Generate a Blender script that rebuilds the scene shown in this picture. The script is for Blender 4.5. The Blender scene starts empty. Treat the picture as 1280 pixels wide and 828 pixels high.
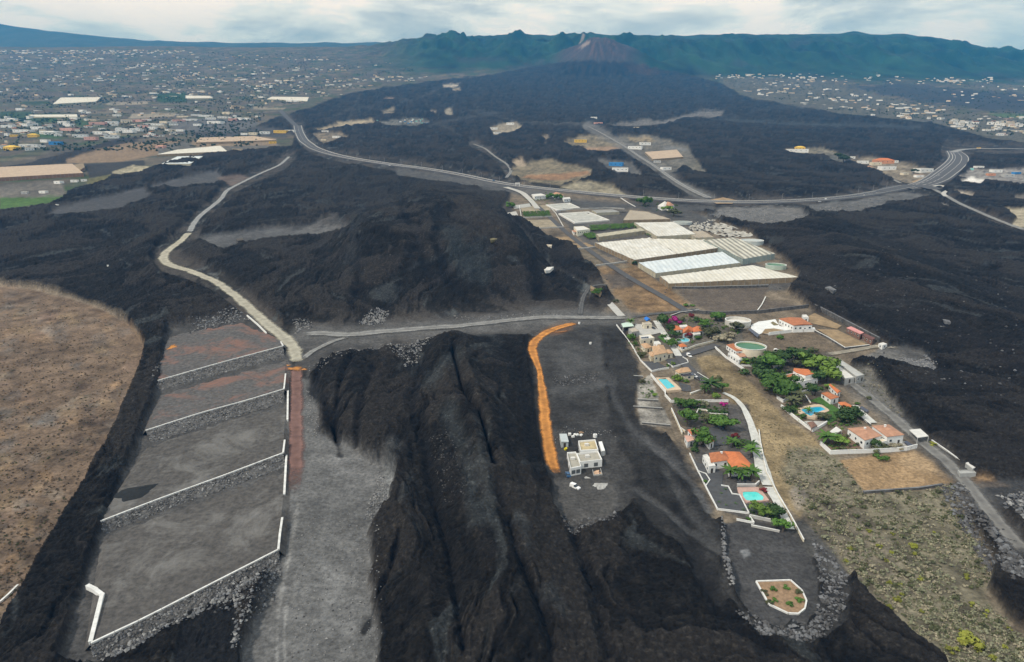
import bpy, bmesh, math, random
import numpy as np
from mathutils import Vector, Matrix
R = math.radians
random.seed(7)
rng = np.random.default_rng(7)
C = bpy.context.scene.collection
scene = bpy.context.scene

# ------------------------------------------------------------------ camera, sky, sun, exposure
CAMH, PITCH, F = 150.0, R(15.0), 853.0            # F in pixels of the 1280 x 828 photograph
cam_d = bpy.data.cameras.new('camera'); cam = bpy.data.objects.new('camera', cam_d); C.objects.link(cam)
cam.location = (0, 0, CAMH); cam.rotation_euler = (math.pi/2 - PITCH, 0, 0)
cam_d.sensor_width = 36; cam_d.lens = 36*F/1280; cam_d.clip_start = 1; cam_d.clip_end = 60000
scene.camera = cam

SUN_EL, SUN_AZ = 48.0, 238.0                       # degrees; azimuth clockwise from +Y
world = bpy.data.worlds.new('World'); scene.world = world; world.use_nodes = True
wt = world.node_tree; wt.nodes.clear()
def wn(t, **k):
    n = wt.nodes.new(t)
    for a, b in k.items(): setattr(n, a, b)
    return n
wl = wt.links.new
w_out = wn('ShaderNodeOutputWorld'); w_bg = wn('ShaderNodeBackground'); w_bg2 = wn('ShaderNodeBackground'); w_mix = wn('ShaderNodeMixShader')
w_sky = wn('ShaderNodeTexSky', sky_type='NISHITA'); w_sky.sun_disc = False
w_sky.sun_elevation = R(SUN_EL); w_sky.sun_rotation = R(SUN_AZ)
wl(w_sky.outputs[0], w_bg.inputs[0]); w_bg.inputs[1].default_value = 0.06
w_tc = wn('ShaderNodeTexCoord'); w_sep = wn('ShaderNodeSeparateXYZ'); wl(w_tc.outputs['Generated'], w_sep.inputs[0])
def wmath(op, a, b=None, c=None):
    n = wn('ShaderNodeMath', operation=op)
    for i, v in enumerate((a, b, c)):
        if v is None: continue
        if isinstance(v, (int, float)): n.inputs[i].default_value = v
        else: wl(v, n.inputs[i])
    return n.outputs[0]
w_zc = wmath('MAXIMUM', w_sep.outputs[2], 0.0)
w_den = wmath('ADD', w_zc, 0.10)
w_com = wn('ShaderNodeCombineXYZ')
wl(wmath('DIVIDE', w_sep.outputs[0], w_den), w_com.inputs[0]); wl(wmath('DIVIDE', w_sep.outputs[1], w_den), w_com.inputs[1])
w_n1 = wn('ShaderNodeTexNoise'); w_n1.inputs['Scale'].default_value = 1.0; w_n1.inputs['Detail'].default_value = 9; w_n1.inputs['Roughness'].default_value = 0.60; w_n1.inputs['Distortion'].default_value = 0.35
w_map = wn('ShaderNodeMapping'); w_map.inputs['Location'].default_value = (3.1, 0.4, 0.0); w_map.inputs['Scale'].default_value = (4.2, 4.2, 15.0)
wl(w_tc.outputs['Generated'], w_map.inputs[0]); wl(w_map.outputs[0], w_n1.inputs['Vector'])
w_r = wn('ShaderNodeValToRGB'); wl(w_n1.outputs[0], w_r.inputs[0])
e = w_r.color_ramp.elements
e[0].position = 0.34; e[0].color = (0.42, 0.50, 0.55, 1)
e[1].position = 0.57; e[1].color = (1.0, 1.0, 1.0, 1)
m = w_r.color_ramp.elements.new(0.45); m.color = (0.64, 0.72, 0.76, 1)
m = w_r.color_ramp.elements.new(0.52); m.color = (0.84, 0.92, 0.94, 1)
w_gr = wn('ShaderNodeValToRGB'); g_ = w_gr.color_ramp.elements
g_[0].position = 0.095; g_[0].color = (0.56, 0.68, 0.74, 1); g_[1].position = 0.185; g_[1].color = (1.12, 1.10, 1.08, 1)
w_wob = wmath('MULTIPLY_ADD', w_n1.outputs[0], 0.10, w_zc); w_wb2 = wmath('SUBTRACT', w_wob, 0.05); wl(w_wb2, w_gr.inputs[0])
w_mul = wn('ShaderNodeMix', data_type='RGBA', blend_type='MULTIPLY'); w_mul.inputs[0].default_value = 1.0
wl(w_r.outputs[0], w_mul.inputs[6]); wl(w_gr.outputs[0], w_mul.inputs[7])
wl(w_mul.outputs[2], w_bg2.inputs[0]); w_bg2.inputs[1].default_value = 1.06
w_mix.inputs[0].default_value = 0.94
wl(w_bg.outputs[0], w_mix.inputs[1]); wl(w_bg2.outputs[0], w_mix.inputs[2]); wl(w_mix.outputs[0], w_out.inputs[0])

sun_d = bpy.data.lights.new('sun', 'SUN'); sun_d.energy = 3.0; sun_d.angle = R(6); sun_d.color = (1.0, 0.95, 0.88)
sun = bpy.data.objects.new('sun', sun_d); C.objects.link(sun)
sdir = Vector((math.sin(R(SUN_AZ))*math.cos(R(SUN_EL)), math.cos(R(SUN_AZ))*math.cos(R(SUN_EL)), math.sin(R(SUN_EL))))
sun.rotation_euler = sdir.to_track_quat('Z', 'Y').to_euler(); sun.location = (0, -200, 900)
scene.view_settings.view_transform = 'Standard'; scene.view_settings.look = 'None'
scene.view_settings.exposure = -0.04; scene.view_settings.gamma = 1.0; scene.view_settings.use_curve_mapping = False
scene.cycles.use_denoising = True; scene.cycles.volume_step_rate = 20; scene.cycles.volume_max_steps = 64
scene.cycles.max_bounces = 5; scene.cycles.diffuse_bounces = 3; scene.cycles.volume_bounces = 0; scene.cycles.transparent_max_bounces = 8

# ------------------------------------------------------------------ numpy noise
_perm = rng.permutation(512)
_gx = np.cos(np.arange(512)*2.39996); _gy = np.sin(np.arange(512)*2.39996)
def gnoise(x, y):
    xi = np.floor(x).astype(np.int64); yi = np.floor(y).astype(np.int64)
    xf = x-xi; yf = y-yi
    u = xf*xf*xf*(xf*(xf*6-15)+10); v = yf*yf*yf*(yf*(yf*6-15)+10)
    def g(ix, iy, dx, dy):
        h = _perm[(_perm[ix & 511]+iy) & 511]
        return _gx[h]*dx+_gy[h]*dy
    a = g(xi, yi, xf, yf); b = g(xi+1, yi, xf-1, yf); c = g(xi, yi+1, xf, yf-1); d = g(xi+1, yi+1, xf-1, yf-1)
    return ((a+(b-a)*u)*(1-v)+(c+(d-c)*u)*v)*1.5
def fbm(x, y, o=4, gain=0.5):
    s = 0; a = 1.0; t = 0
    for i in range(o):
        s = s+a*gnoise(x*2**i+17.3*i, y*2**i-9.1*i); t += a; a *= gain
    return s/t
def ridge(x, y, o=3, gain=0.5):
    s = 0; a = 1.0; t = 0
    for i in range(o):
        s = s+a*(1-2*np.abs(gnoise(x*2**i+31.7*i, y*2**i+5.3*i))); t += a; a *= gain
    return s/t
def sstep(a, b, x):
    t = np.clip((x-a)/(b-a), 0, 1); return t*t*(3-2*t)

# ------------------------------------------------------------------ terrain base surface z0(x, y)
tp, cp, sp = math.tan(PITCH), math.cos(PITCH), math.sin(PITCH)
def dz_of_row(row):                                  # dz / y for a row of the photograph
    k = (414-row)/F
    return (k-tp)/(1+k*tp)
CRX = np.array([-260, 100, 300, 430, 470, 500, 525, 545, 562, 580, 610, 640, 690, 735, 760, 800, 860, 920, 1000, 1045, 1063, 1085, 1130, 1160, 1200, 1240, 1280, 1360, 1560])
CRY = np.array([  64,  64,  66,  68,  66,  57,  52,  47,  41,  47,  46,  44,  45,  42,  44,  46,  45,  43,   44,   43,   40,   43,   43,   46,   54,   62,   68,   82,  110])
CRU = (CRX-640)/F/ (cp+ 0.0)*1.0
_MOUNT_Y0, _MOUNT_Y1 = 5200.0, 8000.0
def z0(x, y):
    x = np.asarray(x, float); y = np.asarray(y, float)
    u = x/np.maximum(y, 50.0)
    b = 1.40e-5-0.30e-5*sstep(-0.30, 0.55, u)
    yy = np.minimum(y, 6900.0)
    z = 0.059*y+b*yy*yy+np.where(y > 6900, 2*b*6900*0.2*(y-6900), 0)
    z = z+2.0*np.sin(x/90+1.3)*np.sin(y/130+0.7)*sstep(150, 600, y)+6*np.sin(x/310)*np.sin(y/370+1.0)*sstep(500, 1500, y)
    # mountain rise: elevation reaches the crest line at _MOUNT_Y1
    far = y > 4800
    if np.any(far):
        uu = u/(cp-0.13*sp)
        crest = np.interp(uu*1.0, (CRX-640)/F, CRY)
        zc = CAMH+_MOUNT_Y1*dz_of_row(crest)
        zb = 0.059*_MOUNT_Y1+b*6900*6900+2*b*6900*0.2*(_MOUNT_Y1-6900)
        t = np.clip((y-_MOUNT_Y0)/(_MOUNT_Y1-_MOUNT_Y0), 0, 1)
        rise = (zc-zb)*(lambda w: w*t**1.5+(1-w)*sstep(0.55, 1, t))(sstep(-0.30, -0.10, u))
        after = np.clip((y-_MOUNT_Y1)/1500, 0, 1)
        z = z+np.where(y > _MOUNT_Y0, rise, 0)-after*350
        # volcano cone
        cx, cy = 655.0, 5650.0
        d = np.hypot((x-cx)/1.0, (y-cy)/1.15)
        ang = np.arctan2(y-cy, x-cx)
        rad = 440*(1+0.10*np.sin(3*ang+1))
        c = np.clip(1-d/rad, 0, 1)
        z = z+225*c**1.1-np.clip(1-d/70, 0, 1)*45+np.clip(1-np.hypot((x-1000)/520, (y-5750)/400), 0, 1)*70
    return z
def proj(x, y, z):
    dz = z-CAMH; dep = y*cp-dz*sp; v = y*sp+dz*cp
    return 640+F*x/dep, 414-F*v/dep
_T = np.concatenate([np.geomspace(120, 9000, 240)])
def P(px, py, dz=0.0):
    """the point of the ground (raised by dz) seen at a pixel of the photograph"""
    k = (px-640)/F; l = (414-py)/F
    d = np.array([k, cp+l*sp, -sp+l*cp])
    def f(t):
        return CAMH+d[2]*t-(z0(d[0]*t, d[1]*t)+dz)
    v = f(_T)
    i = int(np.argmax(v < 0))
    if v[i] >= 0: i = len(_T)-1
    a, b = _T[max(i-1, 0)], _T[i]
    for _ in range(3):
        s = np.linspace(a, b, 12); w = f(s); j = int(np.argmax(w < 0))
        if w[j] >= 0: j = 11
        a, b = s[max(j-1, 0)], s[j]
    t = (a+b)/2
    return Vector((d[0]*t, d[1]*t, CAMH+d[2]*t))
def Pz(px, py, z):
    """the point of the horizontal plane at height z seen at a pixel"""
    k = (px-640)/F; l = (414-py)/F; dz = -sp+l*cp; t = (z-CAMH)/dz
    return Vector((k*t, (cp+l*sp)*t, z))
def mpp(p):                                          # metres per photograph pixel at a point
    return (p.y*cp-(p.z-CAMH)*sp)/F

# ------------------------------------------------------------------ materials
_M = {}
def mat(name, col, rough=0.85, var=0.18, scale=0.6, bump=0.0, metal=0.0, col2=None, stripes=None, spec=0.3):
    if name in _M: return _M[name]
    m = bpy.data.materials.new(name); m.use_nodes = True; _M[name] = m
    nt = m.node_tree; b = nt.nodes['Principled BSDF']
    b.inputs['Roughness'].default_value = rough; b.inputs['Metallic'].default_value = metal
    b.inputs['Specular IOR Level'].default_value = spec
    tc = nt.nodes.new('ShaderNodeTexCoord')
    n = nt.nodes.new('ShaderNodeTexNoise'); n.inputs['Scale'].default_value = scale; n.inputs['Detail'].default_value = 6; n.inputs['Roughness'].default_value = 0.65
    nt.links.new(tc.outputs['Object'], n.inputs['Vector'])
    r = nt.nodes.new('ShaderNodeValToRGB'); nt.links.new(n.outputs[0], r.inputs[0])
    c2 = col2 or tuple(min(1, c*(1+var)) for c in col); c1 = col if col2 else tuple(c*(1-var) for c in col)
    r.color_ramp.elements[0].position = 0.32; r.color_ramp.elements[0].color = (*c1, 1)
    r.color_ramp.elements[1].position = 0.68; r.color_ramp.elements[1].color = (*c2, 1)
    out = r.outputs[0]
    if stripes:
        wv = nt.nodes.new('ShaderNodeTexWave'); wv.inputs['Scale'].default_value = stripes[0]; wv.inputs['Distortion'].default_value = 0.6
        wv.bands_direction = stripes[2] if len(stripes) > 2 else 'X'
        nt.links.new(tc.outputs['Object'], wv.inputs['Vector'])
        mp = nt.nodes.new('ShaderNodeMapRange'); mp.inputs['To Min'].default_value = 1-stripes[1]; mp.inputs['To Max'].default_value = 1
        nt.links.new(wv.outputs[0], mp.inputs[0])
        mx = nt.nodes.new('ShaderNodeMix'); mx.data_type = 'RGBA'; mx.blend_type = 'MULTIPLY'; mx.inputs[0].default_value = 1
        nt.links.new(out, mx.inputs[6]); nt.links.new(mp.outputs[0], mx.inputs[7]); out = mx.outputs[2]
    nt.links.new(out, b.inputs['Base Color'])
    if bump:
        bp = nt.nodes.new('ShaderNodeBump'); bp.inputs['Strength'].default_value = bump; bp.inputs['Distance'].default_value = 0.3
        nt.links.new(n.outputs[0], bp.inputs['Height']); nt.links.new(bp.outputs[0], b.inputs['Normal'])
    return m

# ------------------------------------------------------------------ object helpers
def tag(o, label=None, cat=None, group=None, kind=None):
    if label: o['label'] = label
    if cat: o['category'] = cat
    if group: o['group'] = group
    if kind: o['kind'] = kind
    return o
def empty(name, loc, label=None, cat=None, group=None, rz=0):
    o = bpy.data.objects.new(name, None); C.objects.link(o); o.location = loc; o.rotation_euler = (0, 0, rz)
    o.empty_display_size = 0.5
    return tag(o, label, cat, group)
def children(o): return [c for c in bpy.data.objects if c.parent == o]
class MB:
    def __init__(s): s.v = []; s.f = []; s.m = []
    def add(s, vs, fs, m=0):
        n = len(s.v); s.v.extend([tuple(p) for p in vs])
        for f in fs: s.f.append(tuple(i+n for i in f)); s.m.append(m)
    def prism(s, pts, z0_, z1_, m=0, bottom=False):
        """pts: list of (x,y,z); base offset z0_, top offset z1_ added to each point's z"""
        n = len(pts)
        vs = [(p[0], p[1], p[2]+z0_) for p in pts]+[(p[0], p[1], p[2]+z1_) for p in pts]
        a = sum(pts[i][0]*pts[(i+1) % n][1]-pts[(i+1) % n][0]*pts[i][1] for i in range(n))
        fs = []
        for i in range(n):
            j = (i+1) % n
            fs.append((i, j, n+j, n+i) if a > 0 else (j, i, n+i, n+j))
        fs.append(tuple(range(n, 2*n)) if a > 0 else tuple(range(2*n-1, n-1, -1)))
        if bottom: fs.append(tuple(range(n-1, -1, -1)) if a > 0 else tuple(range(n)))
        s.add(vs, fs, m)
    def box(s, c, size, rz=0, m=0):
        x, y, z = size[0]/2, size[1]/2, size[2]
        ca, sa = math.cos(rz), math.sin(rz)
        pts = [(c[0]+a*ca-b*sa, c[1]+a*sa+b*ca, c[2]) for a, b in ((-x, -y), (x, -y), (x, y), (-x, y))]
        s.prism(pts, 0, z, m, True)
    def tube(s, a, b, r0, r1=None, n=8, m=0, cap=True):
        r1 = r0 if r1 is None else r1
        a = Vector(a); b = Vector(b); d = (b-a).normalized()
        u = d.orthogonal().normalized(); w = d.cross(u)
        vs = []
        for p, r in ((a, r0), (b, r1)):
            for i in range(n):
                t = 2*math.pi*i/n; vs.append(p+u*(r*math.cos(t))+w*(r*math.sin(t)))
        fs = [(i, (i+1) % n, n+(i+1) % n, n+i) for i in range(n)]
        if cap: fs += [tuple(range(n, 2*n)), tuple(range(n-1, -1, -1))]
        s.add(vs, fs, m)
    def build(s, name, mats, parent=None, origin=None, smooth=False):
        if not isinstance(mats, (list, tuple)): mats = [mats]
        off = Vector((0, 0, 0))
        if parent is not None: off = wloc(parent)
        elif origin is not None: off = Vector(origin)
        me = bpy.data.meshes.new(name)
        me.from_pydata([(v[0]-off.x, v[1]-off.y, v[2]-off.z) for v in s.v], [], s.f)
        for m in mats: me.materials.append(m)
        if len(mats) > 1: me.polygons.foreach_set('material_index', s.m)
        if smooth: me.polygons.foreach_set('use_smooth', [True]*len(me.polygons))
        me.update()
        o = bpy.data.objects.new(name, me); C.objects.link(o)
        if parent is not None: o.parent = parent
        elif origin is not None: o.location = off
        return o
def wloc(o):
    v = Vector(o.location)
    while o.parent is not None: o = o.parent; v = v+Vector(o.location)
    return v
def copy_tree(o, parent=None):
    c = o.copy(); C.objects.link(c)
    if parent is not None: c.parent = parent
    for ch in children(o): copy_tree(ch, c)
    return c
def centroid(pts):
    s = Vector((0, 0, 0))
    for p in pts: s += Vector(p)
    return s/len(pts)

# ------------------------------------------------------------------ terrain grid (fan shaped so that near ground is finer)
_yy = np.geomspace(60, 5300, 4000); _bz = 0.059*_yy+1.25e-5*_yy**2-CAMH
_rows = 414-F*(_yy*sp+_bz*cp)/(_yy*cp-_bz*sp)
STEP = 1.25
_want = np.arange(940, 92, -STEP)
YR = np.interp(-_want, -_rows, _yy)
YR = np.concatenate([YR, np.linspace(YR[-1], 10200, 130)[1:]])
NC = 1000
SC = np.linspace(-1, 1, NC)
WY = 0.88*(YR*cp+45)
Y = np.repeat(YR[:, None], NC, 1); X = SC[None, :]*WY[:, None]
Z0 = z0(X, Y)
PX, PY = proj(X, Y, Z0)
SH = X.shape
COL = np.zeros(SH+(3,)); LAVA = np.ones(SH); EXTRA = np.zeros(SH)
ND = Y/300.0                                         # noise grain grows with distance
WN = 0.55*fbm(X/4.5, Y/6, 3)*np.clip(600/Y, 0, 1)+0.7*fbm(X/14, Y/18, 3)+0.6*fbm(X/70, Y/90, 3)*np.clip(Y/400, .3, 3)

def sdpoly(poly, x, y):
    p = np.array(poly, float); n = len(p); d = np.full(x.shape, 1e9); ins = np.zeros(x.shape, bool)
    for i in range(n):
        a = p[i]; b = p[(i+1) % n]; e = b-a
        w0 = x-a[0]; w1 = y-a[1]
        t = np.clip((w0*e[0]+w1*e[1])/max(e@e, 1e-9), 0, 1)
        d = np.minimum(d, (w0-t*e[0])**2+(w1-t*e[1])**2)
        c = (a[1] > y) != (b[1] > y)
        if abs(e[1]) > 1e-9: ins ^= c & (x < a[0]+(y-a[1])*e[0]/e[1])
    return np.where(ins, -1, 1)*np.sqrt(d)
def sdline(pts, x, y):
    p = np.array(pts, float); d = np.full(x.shape, 1e9)
    for i in range(len(p)-1):
        a = p[i]; b = p[i+1]; e = b-a
        w0 = x-a[0]; w1 = y-a[1]; t = np.clip((w0*e[0]+w1*e[1])/max(e@e, 1e-9), 0, 1)
        d = np.minimum(d, (w0-t*e[0])**2+(w1-t*e[1])**2)
    return np.sqrt(d)
def _apply(sdf, sel, col, soft, warp, lava, alpha, var, raise_):
    sd = sdf(PX[sel], PY[sel])+warp*WN[sel]*2
    a = np.clip(0.5-sd/max(soft, .2), 0, 1)*alpha
    c = np.array(col)[None, :]
    if var:
        v = 1+var*(1.4*fbm(X[sel]/9, Y[sel]/9, 3)+0.9*fbm(X[sel]/45, Y[sel]/60, 2))
        c = c*np.clip(v, .3, 2)[:, None]
    COL[sel] = COL[sel]*(1-a[:, None])+c*a[:, None]
    if lava is not None: LAVA[sel] = LAVA[sel]*(1-a)+lava*a
    if raise_: EXTRA[sel] += raise_*np.clip(-sd/8, 0, 1)
def paint(poly, col, soft=2.5, warp=1.5, lava=0.0, alpha=1.0, var=0.3, raise_=0):
    """ground cover inside an outline"""
    p = np.array(poly); mg = soft+abs(warp)*2+2
    sel = (PX > p[:, 0].min()-mg) & (PX < p[:, 0].max()+mg) & (PY > p[:, 1].min()-mg) & (PY < p[:, 1].max()+mg)
    _apply(lambda x, y: sdpoly(poly, x, y), sel, col, soft, warp, lava, alpha, var, raise_)
def streak(pts, w, col, soft=3, warp=1.5, lava=None, alpha=1.0, var=0.3):
    p = np.array(pts); mg = soft+abs(warp)*2+2+w
    sel = (PX > p[:, 0].min()-mg) & (PX < p[:, 0].max()+mg) & (PY > p[:, 1].min()-mg) & (PY < p[:, 1].max()+mg)
    _apply(lambda x, y: sdline(pts, x, y)-w, sel, col, soft, warp, lava, alpha, var, 0)

# -- lava (default cover)
WXN = X+38*gnoise(X/95, Y/95)+9*gnoise(X/26+9, Y/26)+2.5*gnoise(X/9, Y/9+5); WYN = Y+38*gnoise(X/95+40, Y/95)+9*gnoise(X/26, Y/26+7)
big = fbm(WXN/75, WYN/110, 3)
rid = ridge(WXN/26, WYN/60, 3)
mid = ridge(WXN/10, WYN/20, 3)
rope = ridge(WXN/6.5, WYN/30, 3); fine = fbm(X/4.0, Y/4.5, 3); vfine = fbm(X/1.7, Y/1.8, 2); grit = gnoise(X/0.9, Y/0.9)
fl = np.clip(700/Y, 0, 1)
hole = sstep(0.12, 0.55, ridge(X/7.3+3, Y/8.1, 4))  # dark of small pits, painted into the lava colour without relief
# the flows stretch down the slope; on the right they run obliquely
TH = -0.75*sstep(0.12, 0.42, X/np.maximum(Y, 100))*(1-sstep(900, 2500, Y))+0.35*gnoise(X/160+2, Y/220)
def flowed(noise, a, b, ox=0.0, o=3):
    """noise stretched along the flow (length b, width a)"""
    u1 = noise(WXN/a+ox, WYN/b, o); x2 = WXN*0.78+WYN*0.62; y2 = -WXN*0.62+WYN*0.78
    u2 = noise(x2/a+ox, y2/b, o); w = sstep(0.10, 0.34, X/np.maximum(Y, 100)+0.1*gnoise(X/120, Y/120))*(1-sstep(1200, 2600, Y))
    return u1*(1-w)+u2*w
streaks = flowed(ridge, 5.0, 60); cords = flowed(ridge, 11.0, 85, 3.0); tongues = flowed(fbm, 34, 120, 7.0)
slab_ = flowed(fbm, 48, 110, 19.0, 4)+0.16*streaks
sl = sstep(0.05, 0.13, slab_)
far_ = np.clip(900/Y, 0.3, 1)
L = 0.0230*(1+0.55*tongues+0.34*cords+0.40*streaks*far_+0.55*fine*far_+0.9*vfine*fl+0.35*grit*np.clip(420/Y, 0, 1))*(1-0.5*hole*np.clip(1200/Y, 0.15, 1))
L = np.clip(L, 0.004, 1)
COL[:] = L[..., None]*np.array([1.05, 0.94, 0.80])
SB = 0.044*(1+0.30*fine*far_+0.35*vfine*fl+0.22*streaks+0.2*big)
COL[:] = COL*(1-sl[..., None])+sl[..., None]*np.clip(SB, .008, 1)[..., None]*np.array([1.11, 0.97, 0.84])
gm = (sstep(0.24, 0.40, flowed(fbm, 15, 60, 31.0, 4)+0.10*streaks)*(1-sl)*0.75)[..., None]
COL[:] = COL*(1-gm)+gm*np.array([0.082, 0.089, 0.090])*(1+0.5*streaks+0.3*vfine)[..., None]  # blue-grey sheen patches painted into the lava colour
dm = sstep(0.16, 0.30, flowed(fbm, 20, 110, 51.0, 4)-0.12*streaks)[..., None]
COL[:] = COL*(1-dm*0.50)
RELIEF = 4.8*big+2.6*tongues+1.3*cords+0.75*streaks*far_+1.3*sl+0.8*rid+1.5*fine+1.0*vfine*np.clip(600/Y, 0, 1)+0.40*grit*np.clip(400/Y, 0, 1)-1.6*dm[..., 0]

# -- farmland and towns beyond the lava
FARM = (0.100, 0.086, 0.066)
lava_main = [(-500, 1000), (-500, 266), (-60, 266), (0, 265), (60, 257), (84, 243), (130, 222), (200, 207), (270, 190), (330, 187), (366, 184), (368, 170),
             (345, 165), (318, 158), (345, 147), (385, 137), (440, 117), (520, 104), (600, 96), (640, 89), (664, 84), (695, 79), (735, 76), (790, 79), (850, 92),
             (900, 103), (925, 119), (970, 126), (1000, 132), (1050, 143), (1110, 147), (1170, 155), (1215, 167), (1300, 182), (1600, 215), (1600, 1000)]
sdm = sdpoly(lava_main, PX, PY)+1.2*WN
am = np.clip(0.5-sdm/1.6, 0, 1)
farmv = 1+0.5*fbm(X/60, Y/60, 3)+0.3*fbm(X/240, Y/240, 2)
fc = np.array(FARM)[None, None, :]*farmv[..., None]
veg = sstep(0.02, 0.30, fbm(X/110+3, Y/130, 4))[..., None]*0.8
fc = fc*(1-veg)+veg*np.array([0.032, 0.066, 0.018])*(1+0.5*fbm(X/30, Y/30, 2))[..., None]
tan = sstep(0.22, 0.36, fbm(X/90+31, Y/150+7, 3))[..., None]*0.6
fc = fc*(1-tan)+tan*np.array([0.16, 0.135, 0.10])
xr = X*0.94+Y*0.34+14*gnoise(X/120, Y/120); yr = -X*0.34+Y*0.94+14*gnoise(X/120+5, Y/120)
rowi = np.floor(yr/46); coli = np.floor((xr+37*(rowi % 5))/78)
hsh = (np.sin(rowi*12.9898+coli*78.233)*43758.5453) % 1.0
pc = np.array([[.060, .056, .052], [.085, .075, .062], [.105, .092, .075], [.045, .060, .030], [.070, .066, .060], [.055, .050, .046], [.038, .055, .026], [.15, .125, .09]])[np.floor(hsh*7.99).astype(int)]
fc = fc*0.45+0.55*pc*(1+0.5*fbm(X/18, Y/18, 3))[..., None]
# mountain forest
mt = sstep(4900, 5600, Y+500*fbm(X/500, Y/500, 3))*sstep(400, 560, PX+30*fbm(X/400, Y/400, 2))
mt = np.maximum(mt, sstep(6950, 7300, Y))
mcol = np.array([0.013, 0.034, 0.018])[None, None, :]*(1+1.1*fbm(X/130, Y/200, 4)+0.7*fbm(X/500, Y/700, 2))[..., None]
rock = sstep(0.15, 0.5, fbm(X/420+11, Y/500, 3))[..., None]*0.6
mcol = mcol*(1-rock)+rock*np.array([0.032, 0.034, 0.034])
fc = fc*(1-mt[..., None])+mcol*mt[..., None]
COL[:] = COL*am[..., None]+fc*(1-am[..., None]); LAVA[:] *= am
EXTRA += sstep(5500, 6500, Y)*sstep(400, 560, PX)*(1-am)*(120*ridge(X/420, Y/1300, 4)+60*fbm(X/130, Y/260, 3))*(0.15+0.85*np.clip((7900-Y)/1300, 0, 1))*np.clip((9000-Y)/1500, 0, 1)
EXTRA += (1-am)*(Y < 5500)*np.clip((Y-900)/3000, 0, 1)*14*fbm(X/260, Y/420, 3)

# -- volcano cone
cone = np.clip(1-np.hypot(X-655, (Y-5650)/1.15)/440, 0, 1)
ck = sstep(0.05, 0.5, cone)
cang = np.arctan2(Y-5650, X-655)
cc = np.array([0.050, 0.044, 0.046])[None, None, :]*(1+0.5*fbm(cang*9, cone*3, 3))[..., None]
red = (sstep(0.05, 0.5, fbm(cang*6+4, cone*2.0+2, 3)+0.1)*sstep(0.25, 0.7, cone))[..., None]
cc = cc*(1-red)+red*np.array([0.10, 0.068, 0.060])
COL[:] = COL*(1-ck[..., None])+cc*ck[..., None]
EXTRA += ck*14*fbm(cang*10, cone*2, 3)
paint([(724, 61), (732, 54), (737, 52), (737, 54), (729, 61)], (0.30, 0.25, 0.22), 1, .3, None, .6)
paint([(784, 84), (800, 80), (822, 92), (800, 96)], (0.13, 0.085, 0.06), 6, 2, None, .7)
streak([(680, 82), (640, 87), (625, 92)], 3, (0.045, 0.045, 0.047), 4, 2, None, .7)

# -- left farmland details
def field(poly, col, var=.25, soft=1.2, warp=.4): paint(poly, col, soft, warp, 0, 1, var)
field([(0, 245), (78, 242), (79, 248), (60, 254), (0, 262)], (0.06, 0.115, 0.03))
field([(0, 236), (32, 233), (30, 240), (0, 243)], (0.04, 0.07, 0.025))
field([(-60, 236), (0, 232), (60, 226), (80, 232), (82, 244), (0, 246), (-60, 250)], (0.12, 0.11, 0.095), .4, 2, 1.5)
paint([(-200, 214), (-20, 212), (30, 205), (70, 194), (110, 184), (150, 172), (178, 172), (160, 181), (120, 192), (85, 203), (40, 210), (0, 215), (-200, 222)], (0.038, 0.036, 0.035), 2, 1, .5)
field([(82, 200), (120, 188), (160, 179), (225, 176), (222, 188), (180, 197), (150, 203), (84, 204)], (0.20, 0.145, 0.095))
field([(105, 205), (180, 200), (182, 208), (150, 222), (112, 222)], (0.034, 0.034, 0.034), .3)
field([(104, 226), (138, 218), (142, 222), (110, 232)], (0.11, 0.105, 0.05), .4)
field([(140, 215), (166, 206), (190, 209), (176, 218), (146, 221)], (0.30, 0.27, 0.19), .6)
field([(196, 187), (215, 180), (345, 176), (350, 184), (280, 192), (200, 195)], (0.10, 0.095, 0.085))
field([(240, 176), (320, 168), (346, 174), (345, 182), (240, 184)], (0.19, 0.145, 0.10))
field([(240, 160), (325, 157), (370, 168), (352, 172), (245, 172)], (0.055, 0.053, 0.052), .4, 2, 1)
paint([(215, 150), (300, 148), (330, 156), (290, 165), (215, 166)], (0.10, 0.10, 0.10), 2, 1, 0)
field([(30, 127), (62, 127), (64, 131), (10, 131)], (0.03, 0.05, 0.022))
field([(196, 118), (232, 116), (232, 128), (196, 128)], (0.025, 0.055, 0.022))
field([(44, 146), (76, 145), (74, 153), (48, 153)], (0.045, 0.085, 0.03))
field([(0, 138), (36, 141), (60, 152), (40, 158), (0, 150)], (0.03, 0.055, 0.025), .6, 2, 1)
field([(92, 150), (130, 152), (128, 160), (96, 158)], (0.04, 0.07, 0.03), .5)
field([(44, 167), (74, 168), (76, 173), (46, 173)], (0.04, 0.085, 0.028), .3)
for q in ([(132, 129), (185, 126), (185, 131), (135, 132)], [(165, 143), (220, 142), (218, 147), (160, 148)], [(318, 133), (357, 135), (355, 137), (316, 136)]):
    field(q, (0.24, 0.21, 0.165))
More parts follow.
